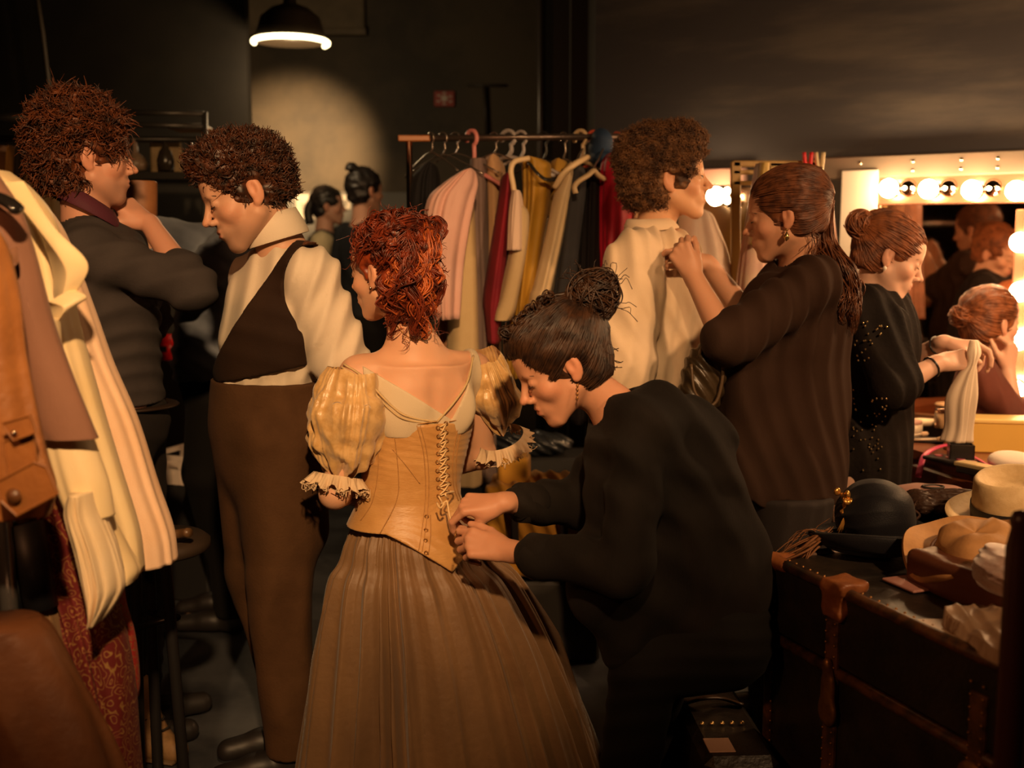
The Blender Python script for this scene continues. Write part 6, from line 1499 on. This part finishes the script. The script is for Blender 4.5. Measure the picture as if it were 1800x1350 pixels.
# trousers, high waisted
m_wool = cloth('brown wool', (.085, .041, .018), (.058, .027, .012), .9, bump=.5, bscale=160, scale=6)
S = Sdf(); torso(S, J, 1.02, .030); legs(S, J, 1.0, .014, False, .016, .04); S.cap(W(474, 690, 2.96), W(476, 800, 2.97), .138, .138, .04); S.cap(W(492, 800, 2.95), W(505, 930, 2.95), .115, .11, .05)
S.disp = folds([((.8, .5, .12), .10, .010, 1.6)], 9); S.dmax = .018; S.fclip = lambda p: np.maximum(.085-p[:, 2], p[:, 2]-W(472, 674, 2.85)[2]-.0*(J['pelvis'][0]-p[:, 0])*-1.0)
S.build('trousers', m_wool, P2, .0065); shoes(J, m_dk_shoe, P2)
# hair
m_dkcurl = hairmat('dark brown curls', (.075, .022, .008), (.018, .008, .004), .35)
def ex(S): S.ell((0, .02, .095), (.072, .085, .045), .02, H)
HS = hair_cap(H, m_dkcurl, P2, .012, .005, 75, low=-.045, seed=8, extra=ex, front=-.012, vox=.0045)
q = MB(); hk = lambda d: d[1] < .60+.9*d[2] and not (d[1] > -.35 and d[2] < -.12) and d[2] > -.5
tufts(HS, H, 5200, 41, q, (.012, .026), .0021, .012, (0, -.7, .15), .7, low=-.06)
for x in (-1, 1):
    for i in range(26): 
        rs = np.random.RandomState(i*2+x+1); c = fp(H, (x*.071, .018+rs.uniform(-.008, .008), .012-rs.uniform(0, .035))); q.tube([c, c+V3(0, 0, -.008)+rs.normal(size=3)*.002], .0012, 4)
q.build('hair_curls', m_dkcurl, P2)
# ---------------- man with wild curls in a charcoal cardigan
H = frame(W(157, 277, 3.10), (.90, .40, -.03), (0, 0, 1), 1.05)
J = dict(H=H, neck=W(150, 372, 3.10), shL=W(212, 425, 3.32), shR=W(150, 445, 2.98), pelvis=W(205, 735, 3.15), bulk=1.05)
J['elR'] = W(338, 505, 3.02); J['wrR'] = W(262, 392, 3.18); J['elL'] = W(262, 560, 3.42); J['wrL'] = W(230, 470, 3.40)
stand(J, (.8, .5))
P1 = person('man with wild reddish-brown curls in a charcoal cardigan raising his hand to his collar', J)
h1 = dict(wr=J['wrR'], fwd=(-.80, .10, .60), back=(.45, -.45, .75), side='R', curls=[(30, 45, 25), (38, 45, 25), (48, 50, 30), (55, 50, 30)], thumb=(35, 15), sc=1.12)
h2 = dict(wr=J['wrL'], fwd=(-.5, .1, .8), back=(.5, -.3, .6), side='L', curl=(35, 35, 25))
body(J, P1, w=1.05, paint=face_paint(H, (.48, .18, .12), (.16, .09, .06)), skin=(.60, .30, .20), vox=.0045, nr=.058, hands=[h1, h2], jaw=1.08)
face_marks(H, P1, (.03, .014, .008), open_=True, brow=.0034)
m_char = cloth('charcoal wool', (.058, .048, .046), (.042, .035, .034), .9, bump=.4, bscale=200)
cut = neckcut(J, .064, .066)
def ex(S): S.cap(W(178, 560, 3.12), W(200, 690, 3.15), .138, .134, .05, sq=(V3(.8, .58, 0), .9))
clo(J, 1.03, .012, .012, folds([((-.35, .2, .9), .055, .010, 2.2)], 41), lambda p: np.maximum(cut(p), W(200, 705, 3.15)[2]-p[:, 2]), 'cardigan', m_char, P1, .0055, (.75, .28), .014, extra=ex, hips=True)
collar(J, P1, cloth('plum shirt collar', (.085, .022, .035), None, .6), None, .040, nm='shirt_collar', c=W(152, 372, 3.10), tilt=(.18, .1, 1), r0=.068, r1=.078, lean=1.4)
m_jean = cloth('black jeans', (.014, .012, .012), (.020, .015, .012), .7, bump=.4)
S = Sdf(); legs(S, J, 1.02, .012, False, .012); S.ell(J['pelvis']-V3(0, 0, .01), (.150, .125, .13), .05); S.disp = folds([((0, .3, 1), .06, .005, 2)], 5); S.dmax = .008
S.fclip = lambda p: np.maximum(.07-p[:, 2], p[:, 2]-W(205, 690, 3.15)[2]); S.build('jeans', m_jean, P1, .007); shoes(J, m_dk_shoe, P1)
c = V3(J['pelvis'][0], J['pelvis'][1], W(205, 712, 3.15)[2]); a_ = np.linspace(0, 2*np.pi, 41)[:-1]
b_ = MB().tube(c+np.stack([.160*np.cos(a_), .135*np.sin(a_), 0*a_], 1), .018, 8, closed=True, flat=.35).build('belt', mat('belt', (.025, .014, .009), .4), P1)
m_rcurl = hairmat('reddish brown curls', (.15, .040, .012), (.035, .012, .006), .4)
def ex(S): S.ell((0, -.03, .06), (.098, .115, .10), .02, H); S.ell((0, -.06, -.02), (.085, .07, .08), .02, H)
HS = hair_cap(H, m_rcurl, P1, .018, .012, 45, low=-.085, seed=9, extra=ex, front=-.010, vox=.005)
q = MB(); hk = lambda d: d[1] < .60+.8*d[2] and not (d[1] > -.2 and d[2] < -.10) and d[2] > -.75
tufts(HS, H, 5200, 51, q, (.018, .042), .0024, .022, (0, -.4, -.1), .4, twist=(.6, 1.3), rad=.006)
q.build('hair_curls', m_rcurl, P1)

# ---------------- helper in a blue denim shirt behind the waistcoat man
H = frame(W(448, 342, 4.0), (-1, -.05, -.15), (0, 0, 1), 1.0)
J = dict(H=H, neck=W(440, 412, 4.0), shL=W(410, 432, 3.82), shR=W(428, 432, 4.18), pelvis=W(390, 668, 4.0), bulk=1.0)
J['elL'] = W(398, 560, 3.70); J['wrL'] = W(300, 500, 3.66); J['elR'] = W(300, 420, 4.0); J['wrR'] = W(235, 395, 3.75)
J['elL'] = W(330, 500, 3.70); J['wrL'] = W(262, 440, 3.60)
stand(J, (-1, 0), .09); J['anL'] = W(405, 1000, 4.25)*V3(1, 1, 0)+V3(0, 0, .11); J['knL'] = W(362, 830, 3.95); J['toeL'] = J['anL']+V3(-.17, 0, -.07)
P9 = person('person in a blue denim shirt reaching out behind the man in the dark waistcoat', J)
h1 = dict(wr=J['wrL'], fwd=(-1, 0, .3), back=(0, -.5, 1), side='L', curl=(30, 35, 20)); h2 = dict(wr=J['wrR'], fwd=(-1, -.2, .1), back=(0, -.2, 1), side='R', curl=(30, 35, 20))
body(J, P9, w=1.0, paint=face_paint(H), skin=(.55, .30, .19), vox=.006, hands=[h1, h2])
m_denim = cloth('blue grey denim', (.19, .21, .25), (.13, .145, .18), .75, bump=.3)
cut = neckcut(J, .068, .075)
def ex(S): S.cap(W(385, 520, 4.0), W(382, 640, 4.0), .15, .16, .05)
clo(J, 1.03, .012, .016, folds([((.5, .2, 1), .05, .013, 2.2)], 61), lambda p: np.maximum(cut(p), W(380, 665, 4)[2]-p[:, 2]), 'denim_shirt', m_denim, P9, .007, (.8, .8), .02, extra=ex)
S = Sdf(); legs(S, J, 1.0, .012, False, .014); S.ell(J['pelvis'], (.15, .15, .14), .05); S.fclip = lambda p: .07-p[:, 2]; S.build('trousers', m_blkt, P9, .009); shoes(J, m_dk_shoe, P9)
m_blackh = hairmat('black hair', (.012, .010, .010), (.022, .017, .015), .28)
hair_cap(H, m_blackh, P9, .012, .004, 60, low=-.095, seed=12, vox=.006)
q = MB(); strands_to(H, (0, -.6, -.8), 260, 61, q, (.010, .016), .002, keep=lambda d: d[1] < .3+.6*d[2] and d[2] > -.3, wave=.003, end_off=.02); q.build('hair_strands', m_blackh, P9)

# ---------------- young man in cream shirt
H = frame(W(1180, 316, 3.45), (.985, -.12, .06), (0, 0, 1), 1.03)
J = dict(H=H, neck=W(1148, 402, 3.47), shL=W(1165, 440, 3.65), shR=W(1118, 450, 3.30), pelvis=W(1150, 760, 3.48), bulk=1.0)
J['elR'] = W(1098, 640, 3.30); J['wrR'] = W(1120, 760, 3.28); J['elL'] = W(1180, 600, 3.70); J['wrL'] = W(1200, 760, 3.68)
stand(J, (1, 0)); J5 = J
P5 = person('young man with a brown afro in a loose cream period shirt having his collar fastened', J)
h1 = dict(wr=J['wrR'], fwd=(.1, 0, -1), back=(0, -1, 0), side='R', curl=(25, 25, 20)); h2 = dict(wr=J['wrL'], fwd=(.1, 0, -1), back=(0, 1, 0), side='L', curl=(25, 25, 20))
body(J, P5, w=1.0, paint=face_paint(H, (.55, .22, .14)), skin=(.66, .36, .20), vox=.0045, nr=.055, hands=[h1, h2], jaw=1.03)
face_marks(H, P5, (.05, .02, .01), open_=True)
m_crm = cloth('cream period linen', (.66, .50, .33), (.72, .56, .40), .7, bump=.3)
cut = neckcut(J, .066, .064)
def ex(S):
    S.cap(W(1150, 500, 3.47), W(1155, 700, 3.48), .165, .165, .05, sq=(V3(0, 1, 0), .85)); S.cap(W(1112, 470, 3.30), W(1098, 640, 3.27), .075, .085, .05); S.cap(W(1098, 640, 3.27), W(1112, 710, 3.27), .085, .05, .03)
    S.cap(W(1185, 450, 3.40), W(1212, 640, 3.42), .07, .075, .05)
clo(J, 1.04, .012, .012, folds([((1, .3, -.22), .055, .011, 2.3), ((1, .2, .3), .09, .008, 2)], 71), lambda p: np.maximum(cut(p), W(1150, 745, 3.48)[2]-p[:, 2]), 'linen_shirt', m_crm, P5, .005, (.75, .6), .022, extra=ex)
collar(J, P5, m_crm, None, .034, c=W(1150, 402, 3.46), tilt=(-.40, 0, 1), r0=.064, r1=.074, lean=1.2, open_=1.3)
S = Sdf(); legs(S, J, 1.0, .014, False, .014); S.ell(J['pelvis'], (.16, .15, .14), .05); S.fclip = lambda p: .07-p[:, 2]; S.build('trousers', m_blkt, P5, .009); shoes(J, m_dk_shoe, P5)
m_afro = hairmat('brown afro', (.19, .085, .030), (.05, .022, .010), .55)
def ex(S): S.ell((0, -.045, .065), (.10, .118, .10), .02, H); S.ell((0, .03, .11), (.075, .07, .05), .02, H); S.ell((0, -.07, -.01), (.09, .08, .08), .02, H)
HS = hair_cap(H, m_afro, P5, .018, .007, 90, low=-.075, seed=15, extra=ex, front=-.004, vox=.005)
q = MB(); hk = lambda d: d[1] < .34+.75*d[2] and not (d[1] > -.2 and d[2] < -.10) and d[2] > -.6
tufts(HS, H, 6500, 71, q, (.012, .028), .0014, .008, (0, 0, .1), .1, twist=(1.5, 3), rad=.005, N=12); q.build('hair_curls', m_afro, P5)

# ---------------- woman with a wavy ponytail
H = frame(W(1380, 380, 3.12), (-.93, .26, -.16), (0, 0, 1), 1.0)
J = dict(H=H, neck=W(1408, 456, 3.16), shL=W(1432, 500, 3.02), shR=W(1410, 495, 3.32), pelvis=W(1385, 800, 3.2), bulk=1.05)
J['elL'] = W(1278, 600, 2.98); J['wrL'] = W(1219, 487, 3.10); J['elR'] = W(1315, 560, 3.32); J['wrR'] = W(1243, 462, 3.28)
stand(J, (-1, .1))
P6 = person('woman with a wavy auburn ponytail in a dark brown cardigan fastening the cream shirt', J)
h1 = dict(wr=J['wrL'], fwd=(-.45, .15, .88), back=(-.35, -.85, .05), side='L', curls=[(62, 60, 30), (68, 65, 35), (70, 65, 35), (72, 60, 35)], thumb=(24, 25), sc=1.0)
h2 = dict(wr=J['wrR'], fwd=(-.85, .0, .45), back=(.35, -.3, .9), side='R', curls=[(30, 40, 20), (45, 50, 25), (55, 50, 30), (60, 50, 30)], thumb=(30, 20), sc=1.0)
body(J, P6, w=1.02, male=False, paint=face_paint(H, (.46, .14, .10)), skin=(.58, .30, .18), vox=.0042, nr=.050, hands=[h1, h2], jaw=.96)
face_marks(H, P6, (.025, .012, .008))
m_brn = cloth('dark brown jersey', (.045, .024, .016), (.035, .018, .012), .85, bump=.3)
cut = neckcut(J, .062, .072)
def ex(S):
    S.cap(W(1395, 560, 3.18), W(1382, 700, 3.2), .155, .16, .06); S.cap(W(1382, 700, 3.2), W(1378, 860, 3.2), .165, .180, .06); S.cap(W(1365, 540, 3.0), W(1300, 590, 2.98), .062, .066, .04); S.cap(W(1320, 620, 3.1), W(1318, 850, 3.12), .08, .10, .06)
hemz = W(1380, 862, 3.2)[2]
clo(J, 1.04, .012, .010, folds([((1, .4, .25), .055, .009, 1.8)], 81), lambda p: np.maximum(cut(p), hemz+.012*np.sin(p[:, 0]*60)-p[:, 2]), 'long_cardigan', m_brn, P6, .0055, (.06, .06), .015, extra=ex)
S = Sdf(); legs(S, J, 1.05, .014, False, .025); S.ell(J['pelvis'], (.16, .15, .14), .05); S.disp = folds([((1, .5, 0), .05, .012, 1)], 3); S.dmax = .014; S.fclip = lambda p: np.maximum(.06-p[:, 2], p[:, 2]-hemz-.012); S.build('trousers', cloth('charcoal linen', (.035, .028, .026)), P6, .009); shoes(J, m_dk_shoe, P6)
m_aub = hairmat('auburn brown hair', (.17, .058, .022), (.07, .024, .011), .34)
def ex(S): S.ell((0, -.04, .05), (.082, .09, .082), .02, H)
HS = hair_cap(H, m_aub, P6, .010, .002, 60, low=-.055, seed=18, extra=ex, front=-.004, vox=.0045)
q = MB(); tie = nrm(V3(0, -.97, -.12)); hk = lambda d: d[1] < .42+.6*d[2] and not (d[1] > -.2 and d[2] < -.08) and d[2] > -.6
comb_strands(HS, H, tie, 2200, 81, q, .0015, .002, .002)
tp_ = fp(H, (0, -.125, .02))
for i in range(40):
    rs = np.random.RandomState(300+i); dx = rs.uniform(-26, 22); dy = rs.uniform(-30, 25)
    lock(q, [tp_, W(1447+dx*.4, 425, 3.13), W(1466+dx, 470, 3.06+rs.uniform(-.04, .03)), W(1483+dx, 510+dy*.3, 3.05), W(1480+dx, 540+dy*.6, 3.05+rs.uniform(-.03, .03)), W(1478+dx*1.1, 560+dy, 3.07)], 22, .008, .0016, 400+i, .009, rs.uniform(1.2, 2.6), N=26)
for i in range(14): 
    rs = np.random.RandomState(350+i); c = fp(H, (-.05, -.06, -.04)); q.tube(smooth_path([c, c+rs.normal(size=3)*.01+V3(.01, 0, -.02), c+V3(.02, 0, -.05)+rs.normal(size=3)*.012, c+V3(.0, 0, -.07)+rs.normal(size=3)*.015], 12), .0009, 4)
q.build('hair_strands', m_aub, P6)
c = fp(H, (-.083, -.002, -.040)); q = MB()
q.lathe([(1e-3, .004), (.004, 0), (1e-3, -.004)], c, n=10); q.lathe([(1e-3, .0), (.008, -.012), (.007, -.02), (1e-3, -.026)], c+V3(0, 0, -.004), n=12); q.tube([c, c+V3(0, 0, -.010)], .001, 5); q.build('earring', mat('gold bead', (.6, .4, .15), .2, .9), P6)
# bag with straps on her arm
t = thing('handbag', 'dark crumpled handbag with cords at the ponytailed woman\'s side', 'bag', W(1238, 660, 3.12))
S = Sdf(); F_ = frame(W(1236, 668, 3.05), (.1, 1, .1)); S.ell((0, 0, 0), (.06, .05, .10), .03, F_); S.ell((-.02, 0, -.06), (.05, .045, .05), .03, F_); S.disp = folds([((1, .3, .6), .03, .010, 2)], 17); S.dmax = .014
S.build('bag_body', mat('dark soft leather', (.05, .032, .016), .35), t, .005)
q = MB(); q.tube(smooth_path([W(1225, 630, 3.02), W(1245, 600, 3.0), W(1270, 640, 3.0), W(1262, 700, 3.0), W(1240, 720, 3.0)], 20), .005, 6); q.tube(smooth_path([W(1215, 640, 3.0), W(1222, 690, 2.99), W(1250, 715, 2.99)], 12), .004, 6); q.build('strap', mat('strap tan', (.10, .06, .03), .4), t)

# ---------------- woman at the makeup table
H = frame(W(1563, 452, 3.45), (.84, -.22, -.36), (.35, 0, .93), 1.0)
J = dict(H=H, neck=W(1530, 508, 3.47), shL=W(1560, 540, 3.62), shR=W(1522, 545, 3.32), pelvis=W(1508, 800, 3.5), bulk=1.0)
J['elR'] = W(1572, 682, 3.22); J['wrR'] = W(1650, 638, 3.28); J['elL'] = W(1592, 640, 3.60); J['wrL'] = W(1660, 602, 3.44)
stand(J, (1, -.2))
P7 = person('ginger woman with a bun and pearl earring in black lace holding a white cloth', J)
h1 = dict(wr=J['wrR'], fwd=(.95, .15, .10), back=(.05, -.75, .65), side='R', curls=[(25, 35, 20), (38, 40, 25), (45, 45, 25), (50, 45, 25)], thumb=(25, 15)); h2 = dict(wr=J['wrL'], fwd=(.95, -.2, -.05), back=(0, .2, 1), side='L', curls=[(30, 40, 20), (40, 40, 25), (48, 45, 25), (50, 45, 25)], thumb=(25, 25))
body(J, P7, w=.95, male=False, paint=face_paint(H, (.60, .24, .18)), skin=(.72, .44, .32), vox=.0045, nr=.047, hands=[h1, h2], jaw=.92)
face_marks(H, P7, (.10, .04, .02))
m_lc = cloth('black lace', (.012, .009, .008), (.022, .016, .013), .75, bump=.8, bscale=90)
cut = neckcut(J, .058, .062)
def ex(S): S.cap(W(1530, 620, 3.48), W(1512, 760, 3.5), .150, .165, .06, sq=(V3(1, 0, 0), .85)); S.cap(W(1512, 760, 3.5), W(1510, 1000, 3.5), .168, .185, .06, sq=(V3(1, 0, 0), .85)); S.cap(W(1510, 1000, 3.5), W(1510, 1130, 3.5), .185, .19, .06, sq=(V3(1, 0, 0), .85)); S.cap(W(1560, 570, 3.30), W(1575, 665, 3.24), .06, .06, .03)
clo(J, 1.0, .012, .010, folds([((1, .6, .1), .05, .010, 1.2)], 91), lambda p: np.maximum(cut(p), .20-p[:, 2]), 'lace_dress', m_lc, P7, .006, (.10, .12), .015, extra=ex)
q = MB(); rs = np.random.RandomState(9); T7 = Sdf(); torso(T7, J, 1.0, .02, True); arm(T7, J, 'R', 1.0, .02, .1, loose=.01); ex(T7)
for i in range(70):
    x = rs.uniform(1500, 1560); y = rs.choice([rs.uniform(560, 640), rs.uniform(680, 830), rs.uniform(700, 800)])
    p = T7.hit(x, y, 2.5, 4.0, .004)
    if p is not None: q.lathe([(1e-3, .003), (.0035, 0), (1e-3, -.003)], p, n=8)
o = q.build('sequins', mat('gold sequin', (.8, .6, .3), .2, .9), P7); o['kind'] = 'stuff'
for q_ in 'LR': 
    p = J['wr'+q_]-nrm(J['wr'+q_]-J['el'+q_])*.03; d = nrm(J['wr'+q_]-J['el'+q_]); a = nrm(np.cross(d, V3(0, 0, 1))); b = np.cross(d, a)
    MB().tube(p+.031*np.cos(ring)[:, None]*a+.031*np.sin(ring)[:, None]*b, .0032, 8, closed=True).build('bracelet', m_dk, P7)
shoes(J, m_dk_shoe, P7)
m_ging = hairmat('ginger hair', (.30, .10, .035), (.14, .045, .018), .38)
def ex(S): S.ell((0, -.04, .05), (.080, .085, .080), .02, H)
HS = hair_cap(H, m_ging, P7, .009, .003, 60, low=-.06, seed=21, extra=ex, vox=.0045)
q = MB(); bc = W(1513, 394, 3.44); tie = nrm(H[1].T @ (bc-H[0])-V3(0, -.014, .036)); hk = lambda d: d[1] < .40+.6*d[2] and not (d[1] > -.2 and d[2] < -.05) and d[2] > -.55
comb_strands(HS, H, tie, 2000, 91, q, .0014, .002, .002); coil(q, bc, (.3, -1, .3), .048, .026, 190, 93, .0018); coil(q, bc, (1, -.2, .1), .042, .026, 110, 94, .0018)
S = Sdf(); S.ell(bc, (.038, .036, .036), .01); S.build('hair_bun', m_ging, P7, .005); q.build('hair_strands', m_ging, P7)
c = fp(H, (.084, -.004, -.044)); MB().lathe([(1e-3, .007), (.0055, .003), (.006, -.003), (1e-3, -.008)], c, n=12).build('earring', mat('pearl', (.85, .75, .65), .15), P7)
c = W(1705, 640, 3.27)
t = thing('white_cloth', 'sheer white cloth held up in the hands of the woman in black lace', 'cloth', W(1705, 700, 3.27))
loft('cloth', [(W(1712, 598, 3.3), .012, .012), (W(1712, 620, 3.28), .020, .018), (W(1708, 640, 3.27), .014, .016), (W(1700, 662, 3.27), .030, .022), (W(1692, 700, 3.27), .048, .025), (W(1688, 750, 3.28), .044, .026), (W(1684, 776, 3.28), .050, .028)], cloth('sheer white', (.80, .66, .50), None, .5), t, nf=5, amp=.25, seed=3, nu=60, nv=40)

# ---------------- seated person beside the mirror
H = frame(W(1742, 568, 4.02), (.93, .30, 0), (0, 0, 1), 1.0)
J = dict(H=H, neck=W(1722, 625, 4.03), shL=W(1738, 655, 4.17), shR=W(1718, 662, 3.90), pelvis=W(1715, 840, 4.03), bulk=.95)
J['elR'] = W(1782, 735, 3.86); J['wrR'] = W(1772, 650, 3.93); J['elL'] = W(1770, 760, 4.18); J['wrL'] = W(1800, 740, 4.05)
pe = J['pelvis']
for s_, yy in (('L', .09), ('R', -.09)):
    J['hip'+s_] = pe+V3(0, yy, -.02); J['kn'+s_] = V3(pe[0]-.02, pe[1]+yy, pe[2]-.42) ; J['an'+s_] = V3(pe[0]-.05, pe[1]+yy, .10); J['toe'+s_] = J['an'+s_]+V3(.14, 0, -.05)
P8 = person('auburn-haired person in a wine-red top resting the chin on a hand beside the mirror bulbs', J)
h1 = dict(wr=J['wrR'], fwd=(.15, .05, 1), back=(.6, -.8, 0), side='R', curl=(60, 60, 30)); h2 = dict(wr=J['wrL'], fwd=(1, -.1, 0), back=(0, 0, 1), side='L', curl=(20, 25, 20))
body(J, P8, w=.92, male=False, paint=face_paint(H), skin=(.70, .42, .30), vox=.0055, nr=.047, hands=[h1, h2], jaw=.92)
face_marks(H, P8, (.06, .025, .015))
m_wine = cloth('wine red top', (.16, .045, .030), (.11, .03, .02), .7)
cut = neckcut(J, .058, .085)
clo(J, 1.0, .012, .012, folds([((1, .4, .2), .05, .006, 1.4)], 101), lambda p: np.maximum(cut(p), pe[2]-.08-p[:, 2]), 'top', m_wine, P8, .007, (0, .1), .01)
S = Sdf(); legs(S, J, .95, .012, False, .012); S.ell(pe-V3(0, 0, .03), (.15, .15, .12), .05); S.fclip = lambda p: .07-p[:, 2]; S.build('trousers', m_blkt, P8, .009); shoes(J, m_dk_shoe, P8)
HS = hair_cap(H, m_ging, P8, .012, .003, 60, low=-.065, seed=25, vox=.006)
q = MB(); bc = fp(H, (0, -.135, .03)); comb_strands(HS, H, (0, -1, .1), 1200, 95, q, .0018, .002, .002)
coil(q, bc, (.2, -.3, 1), .042, .03, 70, 96, .002); q.build('hair_strands', m_ging, P8); S = Sdf(); S.ell(bc, (.03, .03, .03), .01); S.build('hair_bun', m_ging, P8, .006)

# ---------------- two people in the background
def bg_person(label, hx, hy, Y, sc, fw, hair_c, top_c, sleeve_c, vest_c=None, male=False, sx=1, foot=None):
    H = frame(W(hx, hy, Y), fw, (0, 0, 1), sc); dn = V3(0, 0, 1); c = H[0]
    rt = np.cross(nrm(V3(fw[0], fw[1], 0)), dn); bk_ = -nrm(V3(fw[0], fw[1], 0))
    J = dict(H=H, neck=c-dn*.175*sc+bk_*.03, shL=c-dn*.245*sc+bk_*.035-rt*.155, shR=c-dn*.245*sc+bk_*.035+rt*.155, pelvis=V3(c[0]+bk_[0]*.03, Y, (c[2]+.12)*.53), bulk=1.0)
    for s_, g in (('L', -1), ('R', 1)):
        J['el'+s_] = J['sh'+s_]-dn*.27+rt*g*.05+bk_*.06; J['wr'+s_] = J['el'+s_]-dn*.08-bk_*.22
    stand(J, fw[:2]); t = person(label, J)
    hs = [dict(wr=J['wr'+s_], fwd=-bk_-dn*.2, back=rt*(1 if s_ == 'R' else -1)+dn*.5, side=s_, curl=(30, 35, 20)) for s_ in 'LR']
    body(J, t, w=.95 if not male else 1.05, male=male, paint=face_paint(H), skin=(.52, .28, .19), vox=.0075, hands=hs)
    cut = neckcut(J, .062, .075); z0 = J['pelvis'][2]-.02
    clo(J, 1.0, .014, .012, folds([((1, .4, .2), .06, .006, 1.4)], 3), lambda p: np.maximum(cut(p), z0-p[:, 2]), 'shirt' if vest_c else 'jacket', cloth('bg top %s' % hx, top_c if not vest_c else sleeve_c), t, .009, (.9, .9), .01)
    if vest_c:
        S = Sdf(); torso(S, J, 1.02, .026); vc = neckcut(J, .08, .09); S.fclip = lambda p: np.maximum.reduce([vc(p), z0-p[:, 2], np.abs((p-J['neck']) @ rt)-.125]); S.build('vest', cloth('bg vest', vest_c), t, .009)
    S = Sdf(); legs(S, J, 1.0, .014, False, .014); S.ell(J['pelvis'], (.15, .14, .13), .05); S.fclip = lambda p: .07-p[:, 2]; S.build('trousers', m_blkt, t, .012); shoes(J, m_dk_shoe, t)
    hair_cap(H, hair_c, t, .012, .005, 60, low=-.08, seed=3, vox=.008)
    q = MB(); q.tube(smooth_path([fp(H, (0, -.10, .03)), fp(H, (0, -.13, -.03)), fp(H, (0, -.12, -.12))], 8) if not male else smooth_path([fp(H, (0, -.06, .11)), fp(H, (0, -.09, .13)), fp(H, (0, -.10, .11))], 8), .03, 10); q.build('hair_knot', hair_c, t)
    return t
bg_person('dark-haired woman in cream sleeves and dark vest in the far background', 577, 362, 7.15, .98, (.97, .1, 0), m_blackh, (.5, .42, .26), (.55, .46, .28), (.03, .03, .028))
bg_person('dark-haired man in a black jacket with a topknot, back turned in the background', 642, 336, 6.6, 1.05, (.75, .65, 0), m_blackh, (.02, .022, .026), (.02, .022, .026), None, True)
